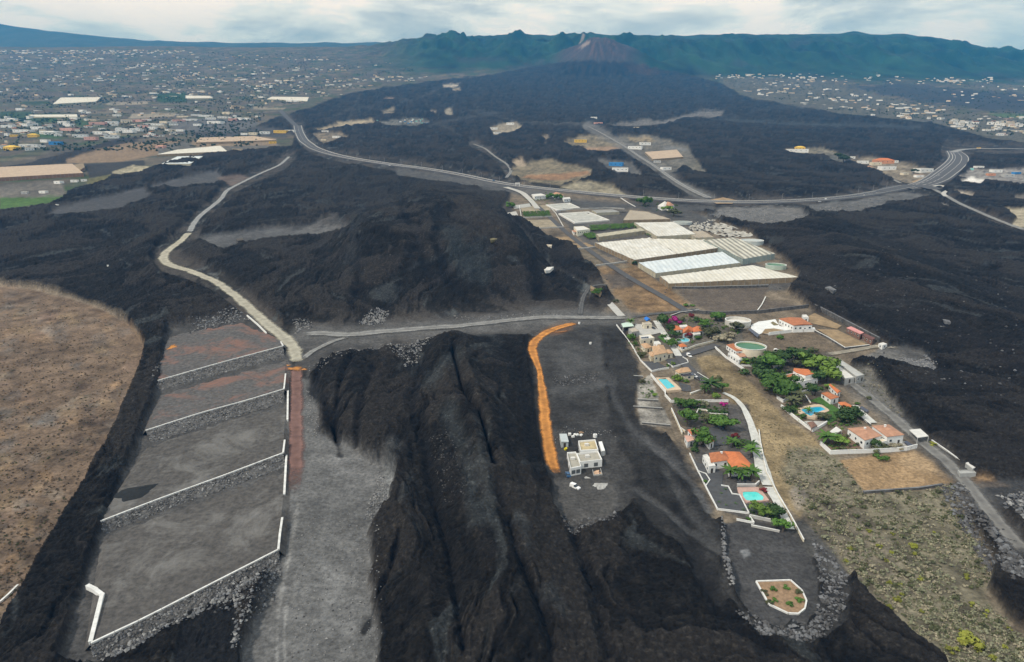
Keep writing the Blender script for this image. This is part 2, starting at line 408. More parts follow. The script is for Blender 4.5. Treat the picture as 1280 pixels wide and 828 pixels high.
# gravel flat and tracks left of the pale road
paint([(66, 263), (120, 246), (178, 238), (190, 244), (150, 262), (100, 268), (60, 268)], (0.060, 0.060, 0.062), 4, 1.5, 0.05, 1, .2)
paint([(190, 234), (215, 226), (270, 215), (280, 222), (268, 232), (228, 236)], (0.070, 0.070, 0.072), 2, 1, 0.05, 1, .2)
paint([(270, 222), (300, 218), (315, 222), (290, 232)], (0.13, 0.10, 0.085), 2, 1, .1, .8)
paint([(244, 297), (300, 290), (340, 285), (400, 283), (432, 282), (436, 290), (380, 298), (310, 304), (275, 312), (262, 306)], (0.085, 0.085, 0.086), 5, 1.5, 0.1, 1, .3)
paint([(375, 290), (400, 275), (420, 274), (428, 288), (400, 296)], (0.15, 0.145, 0.14), 5, 2, .3, .5, .7)

# -- kipukas and cleared ground inside the upper lava
SOIL = (0.150, 0.122, 0.090)
strip_ = [(628, 262), (638, 240), (652, 228), (672, 233), (700, 240), (780, 250), (850, 262), (880, 268), (905, 280), (940, 292), (962, 312), (985, 328),
          (999, 348), (985, 365), (1010, 384), (1050, 398), (1090, 418), (1112, 432), (1100, 442), (1064, 456), (1080, 474), (1100, 500), (1130, 528), (1170, 560),
          (1210, 596), (1222, 618), (1208, 650), (1230, 680), (1246, 706), (1234, 738), (1262, 776), (1300, 800), (1350, 1000), (1210, 1000), (1190, 845), (1150, 806), (1115, 775),
          (1085, 750), (1062, 722), (1042, 692), (1012, 664), (990, 672), (960, 668), (888, 652), (862, 608), (848, 566), (832, 545), (795, 536), (788, 505),
          (794, 480), (782, 455), (770, 420), (760, 402), (752, 392), (770, 376), (758, 360), (746, 340), (722, 312), (692, 302), (664, 282), (642, 274)]
paint(strip_, SOIL, 3, 2, 0.0, 1, .45)
paint([(735, 268), (770, 262), (838, 276), (900, 300), (930, 322), (995, 352), (980, 364), (840, 362), (800, 340), (730, 305), (690, 262)], (0.085, 0.08, 0.075), 3, 1, 0, 1, .4)
paint([(690, 250), (735, 254), (850, 262), (900, 274), (880, 290), (800, 262), (720, 258)], (0.075, 0.073, 0.07), 3, 2, .2, 1, .4)
paint([(745, 335), (790, 330), (815, 345), (860, 378), (855, 390), (790, 392), (772, 372)], (0.17, 0.115, 0.065), 3, 2.5, 0, 1, .6)
paint([(752, 343), (775, 338), (800, 352), (790, 362), (765, 362)], (0.070, 0.062, 0.056), 5, 3, 0, .9, .4)
paint([(800, 365), (830, 352), (850, 372), (858, 388), (800, 390)], (0.20, 0.13, 0.07), 4, 2, 0, .8, .5)
paint([(846, 363), (960, 360), (955, 374), (1005, 384), (940, 388), (900, 390), (868, 384)], (0.100, 0.082, 0.066), 2, 1, 0, 1, .2)
paint([(720, 312), (745, 312), (760, 330), (790, 333), (770, 338), (735, 325)], (0.15, 0.125, 0.09), 2, 1, 0, 1, .4)
# lower right: dry grass, scrub, bare soil
paint([(866, 448), (895, 440), (915, 460), (940, 480), (985, 525), (1020, 545), (1035, 575), (1010, 610), (1000, 650), (975, 620), (955, 580), (935, 530), (900, 485)], (0.215, 0.165, 0.095), 4, 2, 0, 1, .4)
scrub = [(985, 560), (1030, 560), (1055, 580), (1080, 616), (1190, 608), (1208, 650), (1230, 690), (1240, 720), (1232, 745), (1265, 785), (1300, 805), (1340, 990), (1200, 990), (1185, 840), (1110, 772), (1062, 718), (1015, 660), (998, 625), (975, 590)]
paint(scrub, (0.128, 0.114, 0.080), 10, 3, 0, 1, .7)
paint([(1012, 590), (1060, 620), (1110, 680), (1140, 740), (1110, 770), (1060, 715), (1010, 650)], (0.13, 0.112, 0.085), 14, 4, 0, .7, .7)
paint([(985, 615), (1000, 600), (1010, 620), (998, 640)], (0.25, 0.22, 0.19), 6, 3, 0, .6, .4)
paint([(1050, 576), (1100, 568), (1150, 564), (1176, 588), (1196, 604), (1150, 612), (1082, 616)], (0.265, 0.180, 0.100), 3, 1, 0, 1, .25)
paint([(1140, 564), (1168, 575), (1180, 595), (1150, 590), (1120, 578)], (0.33, 0.235, 0.14), 5, 2, 0, .8, .2)
paint([(1190, 598), (1230, 596), (1262, 610), (1215, 610)], (0.29, 0.19, 0.105), 3, 1.5, 0, .85, .5)
paint([(1210, 605), (1270, 600), (1400, 620), (1400, 700), (1290, 660), (1250, 635)], (0.065, 0.066, 0.068), 5, 3, .3, .8, .3)
paint([(930, 455), (960, 440), (1000, 428), (1040, 442), (1010, 458), (1060, 520), (1030, 530), (960, 480)], (0.095, 0.082, 0.064), 4, 2, 0, .8, .5)
paint([(740, 480), (800, 520), (850, 560), (880, 620), (905, 690), (905, 760), (880, 740), (850, 690), (800, 650), (770, 620)], (0.033, 0.032, 0.031), 10, 6, .45, .9, .55)
streak([(762, 475), (775, 510), (800, 545), (835, 575), (868, 608), (885, 640)], 4, (0.085, 0.085, 0.086), 5, 1.5, .1, .8, .3)
streak([(775, 600), (820, 632), (870, 668), (905, 700)], 2.5, (0.085, 0.085, 0.085), 4, 1.5, .2, .7, .3)
paint([(795, 480), (812, 470), (826, 505), (842, 535), (800, 532), (796, 512)], (0.24, 0.225, 0.20), 2, 2, 0, 1, .6)
paint([(850, 505), (935, 505), (948, 560), (930, 640), (985, 660), (950, 655), (905, 640), (868, 575)], (0.075, 0.072, 0.07), 3, 1, 0, .9, .3)
paint([(790, 408), (845, 400), (930, 400), (930, 440), (900, 445), (870, 445), (880, 480), (850, 470)], (0.10, 0.095, 0.082), 4, 2, 0, .7, .5)
paint([(935, 415), (1000, 410), (1020, 415), (1050, 440), (1000, 442), (950, 436)], (0.125, 0.098, 0.07), 2, 1, 0, 1, .3)
paint([(1050, 455), (1090, 460), (1108, 490), (1130, 520), (1100, 515), (1070, 490)], (0.115, 0.108, 0.095), 5, 4, .1, 1, .7)
# upper islands of spared ground
def isl(poly, col=(0.17, 0.145, 0.10), var=.6, soft=1.5, warp=.8, lv=.1): paint(poly, col, soft, warp, lv, 1, var)
isl([(640, 210), (660, 203), (690, 200), (705, 206), (740, 212), (738, 222), (700, 232), (650, 226), (638, 218)])
isl([(645, 222), (690, 217), (735, 214), (738, 218), (700, 226)], (0.25, 0.15, 0.085), .4)
isl([(700, 234), (735, 226), (765, 234), (785, 244), (735, 242)], (0.22, 0.195, 0.14), .6)
isl([(705, 178), (725, 170), (760, 168), (780, 178), (790, 186), (740, 188), (715, 184)])
isl([(720, 186), (760, 183), (778, 184), (770, 188), (735, 190)], (0.26, 0.18, 0.12), .3)
isl([(765, 158), (800, 150), (830, 152), (880, 138), (905, 140), (900, 147), (860, 147), (820, 158)], (0.13, 0.125, 0.12), .5, 2, 1)
isl([(772, 172), (810, 168), (860, 184), (870, 200), (845, 214), (826, 218), (808, 196)], (0.12, 0.112, 0.095))
isl([(785, 172), (812, 170), (818, 176), (790, 178)], (0.22, 0.18, 0.12))
isl([(820, 180), (858, 186), (866, 190), (836, 188)], (0.16, 0.16, 0.155), .4)
isl([(750, 200), (790, 203), (800, 220), (775, 218), (745, 206)], (0.10, 0.098, 0.094), .4, 2.5, 1.5)
isl([(853, 205), (870, 200), (882, 216), (866, 215)], (0.12, 0.112, 0.09))
isl([(612, 160), (640, 152), (655, 158), (640, 166), (618, 170)], (0.24, 0.21, 0.16))
isl([(640, 203), (652, 199), (658, 207), (645, 208)], (0.32, 0.26, 0.19), .4)
isl([(678, 172), (684, 168), (688, 174), (682, 178)], (0.2, 0.17, 0.13))
isl([(395, 162), (430, 153), (465, 149), (468, 154), (430, 158), (400, 164)], (0.30, 0.255, 0.18), .5)
isl([(392, 168), (425, 165), (435, 172), (405, 180), (396, 176)], (0.16, 0.135, 0.10))
isl([(470, 153), (500, 150), (525, 148), (536, 154), (520, 158), (490, 158)], (0.12, 0.12, 0.11), .9)
isl([(476, 140), (492, 134), (494, 140), (480, 144)], (0.19, 0.165, 0.12))
isl([(478, 125), (490, 121), (492, 125)], (0.28, 0.22, 0.18))
isl([(553, 106), (575, 105), (570, 109), (555, 109)], (0.36, 0.33, 0.28)); isl([(566, 110), (575, 109), (576, 114), (566, 115)], (0.22, 0.19, 0.14))
isl([(555, 138), (562, 134), (566, 143), (558, 145)], (0.22, 0.2, 0.16)); isl([(536, 139), (546, 138), (545, 143)], (0.16, 0.14, 0.11))
isl([(980, 187), (1030, 186), (1048, 192), (1040, 195), (990, 192)], (0.17, 0.155, 0.12))
isl([(1060, 200), (1080, 198), (1125, 202), (1165, 214), (1168, 222), (1140, 230), (1110, 222), (1085, 210)], (0.17, 0.145, 0.11), .7)
isl([(1030, 194), (1060, 198), (1052, 206), (1040, 200)], (0.10, 0.10, 0.09))
isl([(1198, 222), (1216, 212), (1260, 212), (1290, 212), (1300, 232), (1260, 230), (1230, 228)], (0.20, 0.19, 0.18), .7)
isl([(1200, 228), (1214, 221), (1238, 226), (1225, 230)], (0.6, 0.58, 0.55), .3)
isl([(1192, 240), (1218, 244), (1214, 249)], (0.45, 0.40, 0.33), .3); isl([(1175, 257), (1186, 259), (1182, 262)], (0.5, 0.48, 0.45), .3)
isl([(1256, 262), (1290, 262), (1300, 285), (1264, 284), (1270, 274)], (0.34, 0.30, 0.22), .4)
isl([(1268, 246), (1290, 240), (1290, 252), (1268, 252)], (0.14, 0.125, 0.105))
# right-hand town lands
paint([(900, 101), (930, 97), (1000, 99), (1060, 104), (1100, 120), (1200, 142), (1330, 160), (1330, 184), (1240, 175), (1170, 154), (1050, 142), (940, 124)], (0.080, 0.078, 0.062), 3, 1, 0, 1, .5)
paint([(1062, 108), (1120, 104), (1200, 112), (1300, 118), (1300, 142), (1220, 138), (1130, 124)], (0.036, 0.038, 0.042), 5, 2, .2, .9, .3)
paint([(1235, 142), (1290, 143), (1290, 149), (1250, 147)], (0.06, 0.11, 0.035), 2, .5, 0, .8)
# brown field on the left
knoll = [(-400, 352), (-60, 354), (0, 357), (40, 360), (90, 372), (130, 386), (165, 408), (181, 432), (174, 465), (160, 500), (140, 545), (115, 590), (90, 632), (60, 682), (30, 735), (0, 795), (-80, 900), (-400, 1000)]
paint(knoll, (0.140, 0.100, 0.070), 1.2, .8, 0.0, 1, .45)
EXTRA += 0*X
for k in range(560):
    a = rng.uniform(-60, 180); b = rng.uniform(362, 800); w = rng.uniform(3, 15); h = w*rng.uniform(.25, .6); r_ = rng.uniform(-.5, .2)
    if sdpoly(knoll, np.array([a]), np.array([b]))[0] > -6: continue
    q = [(a+w*math.cos(t)*math.cos(r_)-h*math.sin(t)*math.sin(r_), b+w*math.cos(t)*math.sin(r_)+h*math.sin(t)*math.cos(r_)) for t in np.linspace(0, 6.28, 9)[:-1]]
    paint(q, random.choice([(0.22, 0.14, 0.075), (0.20, 0.145, 0.085), (0.070, 0.064, 0.058), (0.080, 0.066, 0.055), (0.085, 0.082, 0.078), (0.14, 0.095, 0.075), (0.165, 0.145, 0.12)]), 5, 5, None, rng.uniform(.2, .5), .9)
streak([(-20, 355), (40, 360), (90, 372), (130, 386), (160, 403)], 2, (0.22, 0.185, 0.14), 3, 1, None, .7)
streak([(165, 408), (181, 432), (174, 465), (160, 500), (140, 545), (115, 590), (90, 632), (60, 682), (30, 735)], 1.5, (0.20, 0.14, 0.085), 3, 1, None, .5)
# lower-left gravel, terraces' ground and quarry floor
paint([(386, 478), (400, 500), (398, 540), (440, 560), (480, 580), (495, 610), (482, 640), (465, 660), (460, 700), (470, 760), (470, 830), (480, 1000), (230, 1000), (300, 820), (350, 700), (360, 600), (370, 470)], (0.112, 0.111, 0.109), 9, 4.5, 0.06, 1, .30)
paint([(130, 660), (200, 480), (210, 410), (300, 395), (365, 440), (362, 640), (352, 710), (250, 775), (120, 830), (70, 828), (100, 740)], (0.068, 0.066, 0.064), 7, 3, .12, 1, .35)
paint([(230, 790), (296, 770), (302, 830), (300, 900), (200, 900)], (0.024, 0.024, 0.025), 4, 2, .9, 1, .3)
for q in ([(400, 560), (470, 585), (470, 640), (400, 620)], [(390, 700), (440, 690), (455, 800), (400, 800)]):
    paint(q, (0.150, 0.149, 0.147), 30, 5, None, .6, .4)
for q in ([(346, 828), (347, 780), (352, 740), (360, 700)], [(356, 828), (355, 790), (358, 760)], [(362, 700), (368, 660), (372, 630)]): streak(q, 1.8, (0.21, 0.207, 0.2), 3, 1.6, None, .7, .5)
# ground along the central road cut and the building yard
paint([(366, 420), (400, 408), (480, 402), (560, 396), (680, 384), (700, 392), (740, 392), (780, 400), (720, 412), (640, 418), (560, 424), (520, 440), (470, 440), (420, 450), (385, 468), (372, 455)], (0.070, 0.067, 0.064), 9, 4, .25, 1, .4)
paint([(668, 420), (720, 404), (752, 402), (756, 440), (758, 470), (764, 520), (774, 560), (790, 590), (795, 625), (785, 640), (770, 650), (740, 665), (715, 670), (695, 640), (690, 610), (680, 520), (668, 460)], (0.047, 0.0455, 0.044), 7, 4, .15, 1, .45)
paint([(750, 402), (780, 402), (790, 440), (800, 470), (795, 520), (810, 560), (790, 580), (764, 540), (756, 480)], (0.031, 0.030, 0.029), 6, 4, .35, 1, .5)
paint([(690, 600), (760, 590), (775, 620), (760, 650), (740, 665), (715, 668), (700, 650), (690, 630)], (0.075, 0.072, 0.068), 8, 3, .1, .8, .3)
paint([(676, 415), (700, 400), (722, 402), (715, 412), (690, 420)], (0.13, 0.07, 0.035), 5, 1.5, None, .6, .3)
paint([(690, 485), (740, 478), (770, 476), (772, 484), (740, 488), (692, 498)], (0.080, 0.080, 0.080), 6, 2, None, .7, .3)
paint([(700, 430), (730, 440), (740, 465), (700, 470)], (0.070, 0.070, 0.070), 12, 3, None, .6, .3)
# turning head in the lower right
head = [(905, 655), (935, 648), (990, 664), (1012, 690), (1022, 720), (1024, 760), (1008, 784), (975, 788), (940, 775), (918, 745), (908, 700)]
paint(head, (0.049, 0.048, 0.048), 3, 1, 0.0, 1, .25)
paint([(924, 688), (934, 686), (938, 692), (930, 698)], (0.17, 0.175, 0.18), 3, 1.5, None, .8, .3)
paint([(1012, 664), (1040, 692), (1062, 724), (1060, 790), (1010, 815), (950, 800), (900, 740), (900, 690), (915, 745), (940, 778), (985, 790), (1015, 780), (1024, 740)], (0.058, 0.058, 0.058), 6, 3, .3, .7, .4)
paint([(978, 655), (1004, 648), (1042, 690), (1064, 724), (1040, 724), (1012, 695)], (0.066, 0.064, 0.060), 6, .5, .0, 1, .4)
# embankment rubble and spoil below the highway
paint([(900, 262), (960, 258), (1000, 262), (1010, 275), (990, 287), (950, 280), (880, 272)], (0.135, 0.132, 0.128), 3, 1.5, .1, 1, .4)
paint([(1000, 255), (1060, 252), (1130, 240), (1165, 244), (1110, 256), (1080, 266), (1020, 270)], (0.105, 0.104, 0.102), 3, 1.5, .1, 1, .4)
paint([(1104, 434), (1132, 433), (1152, 440), (1172, 460), (1166, 468), (1130, 458), (1100, 452), (1072, 450)], (0.15, 0.145, 0.137), 4, 1.5, .1, 1, .3)
# sheen painted in as paler colour, ash and scrape marks on the lava
for q, w, c, al in (([(505, 235), (500, 260), (505, 300), (520, 340), (540, 370)], 5, (0.012, 0.012, 0.013), .7), ([(560, 220), (590, 235), (630, 262), (655, 300), (668, 340), (672, 370)], 7, (0.011, 0.011, 0.012), .75), ([(520, 250), (545, 270), (552, 300), (545, 340), (560, 370), (590, 385)], 4, (0.012, 0.012, 0.013), .7),
                    ([(475, 395), (500, 370), (520, 345), (530, 310)], 5, (0.013, 0.013, 0.014), .6), ([(430, 330), (450, 360), (440, 390)], 5, (0.013, 0.013, 0.014), .5), ([(565, 330), (580, 350), (610, 372), (640, 380)], 4, (0.010, 0.010, 0.011), .7), ([(690, 300), (700, 330), (725, 350)], 9, (0.014, 0.014, 0.015), .6),
                    ([(400, 470), (392, 490), (410, 520), (420, 550)], 5, (0.012, 0.012, 0.013), .7), ([(440, 460), (425, 500), (418, 540), (425, 570)], 3, (0.010, 0.010, 0.011), .7), ([(470, 470), (452, 520), (446, 560)], 4, (0.012, 0.012, 0.013), .6), ([(525, 470), (515, 520), (530, 560), (540, 620)], 6, (0.013, 0.013, 0.014), .55), ([(600, 430), (640, 450), (660, 500), (668, 560), (680, 620)], 9, (0.012, 0.012, 0.012), .6),
                    ([(500, 690), (490, 730), (470, 760), (455, 790)], 3, (0.011, 0.011, 0.012), .7), ([(540, 640), (560, 700), (570, 760), (580, 830)], 5, (0.014, 0.013, 0.013), .5), ([(620, 640), (640, 700), (660, 760), (690, 830)], 6, (0.012, 0.012, 0.013), .5), ([(720, 680), (740, 740), (760, 830)], 8, (0.014, 0.014, 0.015), .5), ([(850, 640), (870, 700), (900, 770), (960, 828)], 10, (0.013, 0.013, 0.014), .5),
                    ([(500, 420), (480, 460), (470, 500)], 10, (0.045, 0.039, 0.034), .6), ([(490, 560), (500, 620), (520, 700), (530, 760)], 12, (0.042, 0.037, 0.033), .5), ([(590, 500), (600, 540), (612, 560)], 5, (0.058, 0.050, 0.042), .6), ([(560, 600), (590, 680), (610, 740)], 9, (0.040, 0.036, 0.033), .5), ([(980, 300), (1060, 360), (1180, 420), (1280, 470)], 14, (0.040, 0.034, 0.030), .5), ([(1020, 390), (1120, 430), (1220, 500)], 10, (0.013, 0.013, 0.014), .5), ([(1040, 290), (1150, 330), (1280, 390)], 8, (0.013, 0.014, 0.015), .5)):
    streak(q, w, c, w*1.5, 5, None, min(.95, al*1.25), .6)
    p_ = np.array(q); mg_ = w*3; sel_ = (PX > p_[:, 0].min()-mg_) & (PX < p_[:, 0].max()+mg_) & (PY > p_[:, 1].min()-mg_) & (PY < p_[:, 1].max()+mg_)
    EXTRA[sel_] += LAVA[sel_]*(-2.6 if c[0] < .02 else 1.8)*np.clip(1-(sdline(q, PX[sel_], PY[sel_])+3*WN[sel_])/(w*1.8), 0, 1)*np.clip(PY[sel_]/500, .4, 1)
for q, w, c, al in (([(478, 640), (486, 600), (492, 575)], 7, (0.16, 0.165, 0.165), .75), ([(505, 655), (512, 620)], 4, (0.13, 0.135, 0.135), .6), ([(596, 690), (590, 640), (580, 590), (560, 540)], 8, (0.095, 0.105, 0.107), .65),
                    ([(612, 690), (608, 640), (600, 600)], 7, (0.105, 0.115, 0.118), .65), ([(660, 720), (655, 690), (648, 680)], 6, (0.115, 0.122, 0.124), .65), ([(540, 500), (560, 480), (575, 470)], 9, (0.088, 0.098, 0.10), .65),
                    ([(640, 790), (650, 770)], 5, (0.085, 0.088, 0.09), .5), ([(680, 780), (690, 765), (700, 790)], 8, (0.105, 0.11, 0.112), .6), ([(585, 360), (600, 345), (612, 335)], 6, (0.075, 0.085, 0.09), .65),
                    ([(575, 352), (560, 330), (575, 345), (605, 365)], 7, (0.066, 0.077, 0.08), .65), ([(440, 350), (445, 300), (450, 270)], 4, (0.07, 0.074, 0.076), .4), ([(500, 300), (490, 280)], 4, (0.07, 0.072, 0.073), .5),
                    ([(590, 290), (600, 300)], 8, (0.11, 0.10, 0.09), .6)):
    streak(q, w, c, w*1.6, 4, None, al, .5)  # sheen streaks, laid on as paler ground colour
paint([(560, 275), (590, 270), (615, 285), (635, 310), (640, 340), (625, 350), (600, 330), (580, 310)], (0.066, 0.056, 0.047), 9, 4, None, .85, .5)
paint([(590, 225), (640, 240), (640, 262), (600, 262), (575, 240)], (0.066, 0.058, 0.049), 12, 4, None, .8, .3)
paint([(360, 220), (480, 215), (560, 240), (500, 260), (400, 255)], (0.042, 0.038, 0.034), 25, 5, None, .6, .3)
streak([(566, 460), (572, 490), (580, 520), (600, 545), (612, 590), (618, 615)], 1.2, (0.010, 0.010, 0.011), 3.5, 2.5, None, .9, .1)
_sdc = sdline([(566, 460), (572, 490), (580, 520), (600, 545), (612, 590), (618, 615)], PX, PY)
_cw = 0.5+0.5*fbm(X/9, Y/9, 2); EXTRA -= 4*np.clip(1-_sdc/(2+3*_cw), 0, 1); EXTRA += 3.0*np.clip(1-np.abs(_sdc-14)/14, 0, 1)*LAVA
for q, w, c in (([(436, 150), (445, 130), (450, 120)], 1, (0.1, 0.1, 0.1)), ([(408, 152), (440, 137), (470, 134)], .8, (0.13, 0.125, 0.12)), ([(500, 128), (520, 126), (548, 113)], 1, (0.12, 0.12, 0.12)),
                ([(540, 158), (570, 152), (600, 146), (622, 143)], 1.1, (0.11, 0.11, 0.11)), ([(555, 160), (575, 170)], 1, (0.1, 0.1, 0.1)), ([(650, 155), (700, 157), (770, 158)], 1.1, (0.15, 0.15, 0.15)),
                ([(590, 140), (610, 143), (640, 152)], 1.2, (0.1, 0.1, 0.1)), ([(940, 140), (980, 136), (1030, 134)], .8, (0.09, 0.09, 0.09)), ([(870, 128), (885, 127)], 1.5, (0.06, 0.065, 0.07)), ([(900, 150), (1000, 156), (1150, 160)], 2, (0.045, 0.052, 0.057)),
                ([(1150, 150), (1200, 152), (1215, 160)], .7, (0.09, 0.09, 0.09)), ([(1015, 246), (1030, 262)], .1, (0.1, 0.1, 0.1)),
                ([(632, 272), (660, 300), (670, 320), (690, 335), (715, 345), (730, 356)], 1.6, (0.062, 0.061, 0.06)), ([(640, 268), (662, 290)], 1, (0.055, 0.055, 0.055)),
                ([(758, 470), (768, 500), (790, 540), (830, 570), (900, 610)], 4, (0.062, 0.062, 0.063)), ([(745, 420), (748, 450), (752, 470)], 4, (0.058, 0.058, 0.058)), ([(830, 590), (860, 640), (900, 690)], 5, (0.062, 0.062, 0.062)),
                ([(785, 610), (830, 640), (880, 680), (905, 700)], 3, (0.060, 0.060, 0.060)), ([(700, 490), (740, 486)], 3, (0.07, 0.07, 0.07))):
    streak(q, w, c, 2+w, 1, .2 if w > 1.5 else None, .8, .3)

# -- roads flatten the lava under them (meshes laid further down)
ROADS = {}
def road_line(key, pts, hw, verge=6, lava=0.0): ROADS[key] = (pts, hw); flatten(pts, hw, verge)
def flatten(pts, hw, verge):
    p = np.array(pts); mg = hw+verge+4
    sel = (PX > p[:, 0].min()-mg) & (PX < p[:, 0].max()+mg) & (PY > p[:, 1].min()-mg) & (PY < p[:, 1].max()+mg)
    sd = sdline(pts, PX[sel], PY[sel])
    LAVA[sel] *= sstep(hw+0.5, hw+verge, sd); EXTRA[sel] *= sstep(hw+0.5, hw+verge, sd)
HWY = [(372, 158), (374, 166), (380, 177), (392, 186), (412, 193), (445, 200), (490, 207), (540, 213), (585, 221), (615, 228), (650, 234), (700, 239), (760, 245), (830, 250.5), (900, 254), (970, 253.5), (1040, 250), (1085, 244), (1112, 238.5), (1135, 234)]
flatten(HWY, 5, 5)
PALE = [(362, 196), (350, 207), (322, 219), (294, 233), (281, 240), (280, 246), (268, 257), (250, 270), (240, 283), (237, 292)]
CREAM = [(237, 291), (225, 303), (208, 315), (203, 324), (210, 332), (240, 340), (272, 354), (300, 375), (325, 398), (348, 418), (362, 428), (370, 440), (372, 456)]
REDR = [(371, 458), (370, 500), (370, 560), (369, 600), (368, 634)]
CENT = [(372, 420), (400, 416), (430, 421), (470, 416), (520, 412), (580, 408), (640, 401), (680, 397), (730, 398), (790, 398)]
CENT2 = [(376, 452), (390, 440), (415, 428), (440, 421)]
ORAN1 = [(722, 404), (700, 409), (680, 417), (667, 428), (665, 438), (670, 452), (676, 468)]
ORAN2 = [(674, 460), (679, 500), (683, 540), (688, 570), (694, 588), (698, 597)]
CROSS = [(734, 158), (760, 172), (785, 186), (815, 206), (845, 228), (870, 242), (890, 250)]
RIGHT = [(1290, 700), (1262, 672), (1240, 645), (1215, 612), (1185, 580), (1150, 552), (1120, 525), (1090, 500), (1062, 478), (1036, 455)]
EAST = [(1160, 234), (1178, 243), (1200, 256), (1225, 267), (1255, 280), (1290, 292)]
for q, w, v in ((PALE, 5, 6), (CREAM, 9, 8), (REDR, 12, 6), (CENT, 6, 26), (CENT2, 3, 6), (ORAN1, 6, 6), (ORAN2, 9, 6), (CROSS, 4, 4), (RIGHT, 8, 8), (EAST, 3, 3), ([(725, 398), (728, 375), (736, 358), (752, 356)], 4, 5), ([(1105, 236), (1135, 233), (1165, 236)], 6, 5), ([(1135, 234), (1160, 232), (1185, 212), (1198, 195), (1190, 188)], 12, 5), ([(1185, 194), (1192, 191), (1205, 187.5), (1240, 187), (1340, 189)], 4, 5), ([(352, 140), (362, 150), (372, 160)], 3, 3), ([(590, 180), (612, 190), (632, 210), (640, 228)], 3, 4)):
    flatten(q, w, v)
streak([(500, 216), (560, 224), (620, 234), (690, 244)], 5, (0.088, 0.087, 0.086), 4, 1, .1, .9, .3)
streak([(690, 250), (740, 255), (820, 259), (890, 262)], 4, (0.070, 0.070, 0.070), 4, 1, .1, .9, .3)
streak(CENT, 9, (0.10, 0.098, 0.095), 9, 2, None, .7, .3)
streak(CROSS, 6, (0.12, 0.118, 0.113), 5, 2, None, .8, .3)
streak(RIGHT, 11, (0.085, 0.083, 0.08), 8, 3, None, .7, .3)
streak([(1180, 590), (1215, 625), (1240, 655), (1280, 700)], 12, (0.05, 0.05, 0.05), 10, 4, .5, .4, .4)

_md = sdpoly([(430, 262), (520, 225), (600, 230), (662, 275), (702, 330), (690, 374), (600, 388), (500, 392), (430, 380), (396, 320)], PX, PY)
_mm_ = sstep(0, 62, -_md)*LAVA; EXTRA += 24*_mm_+_mm_*(4.5*ridge(WXN/24, WYN/34, 3)+3.0*tongues)
_rl = sdline([(566, 458), (578, 505), (600, 580), (615, 680), (640, 800)], PX, PY); EXTRA += 8.5*np.exp(-(_rl/52)**2)*LAVA
_rl = sdline([(430, 470), (470, 560), (520, 700), (540, 820)], PX, PY); EXTRA += 5*np.exp(-(_rl/34)**2)*LAVA
_rl = sdline([(1000, 290), (1120, 350), (1290, 440)], PX, PY); EXTRA += 7*np.exp(-(_rl/30)**2)*LAVA
lift = 3.0*LAVA*np.clip(Y/150, 0, 1)
Z = Z0+EXTRA+LAVA*(RELIEF*np.clip(0.55+Y/2500, 0, 1.5)+lift)
CLEAR = (1-LAVA)*np.clip(250/Y, 0, 1)
Z += CLEAR*0.10*fine
TER_DROP = np.zeros(SH)
NFAR = int(np.searchsorted(YR, 5150))

def terrain_mesh(name, i0, i1):
    n = i1-i0
    co = np.stack([X[i0:i1], Y[i0:i1], Z[i0:i1]], -1).reshape(-1, 3).astype(np.float32)
    me = bpy.data.meshes.new(name)
    me.vertices.add(len(co)); me.vertices.foreach_set('co', co.ravel())
    a = (np.arange(n-1)[:, None]*NC+np.arange(NC-1)[None, :]).ravel()
    q = np.stack([a, a+1, a+NC+1, a+NC], -1).astype(np.int32)
    me.loops.add(q.size); me.loops.foreach_set('vertex_index', q.ravel())
    me.polygons.add(len(q)); me.polygons.foreach_set('loop_start', np.arange(0, q.size, 4, dtype=np.int32))
    me.polygons.foreach_set('use_smooth', np.ones(len(q), bool))
    me.update(calc_edges=True)
    at = me.color_attributes.new('Col', 'FLOAT_COLOR', 'POINT')
    c = np.concatenate([np.clip(COL[i0:i1], 0.004, 1).reshape(-1, 3), LAVA[i0:i1].reshape(-1, 1)], -1).astype(np.float32)
    at.data.foreach_set('color', c.ravel())
    o = bpy.data.objects.new(name, me); C.objects.link(o); o['kind'] = 'structure'
    me.materials.append(ground_mat)
    return o
ground_mat = bpy.data.materials.new('ground_cover'); ground_mat.use_nodes = True
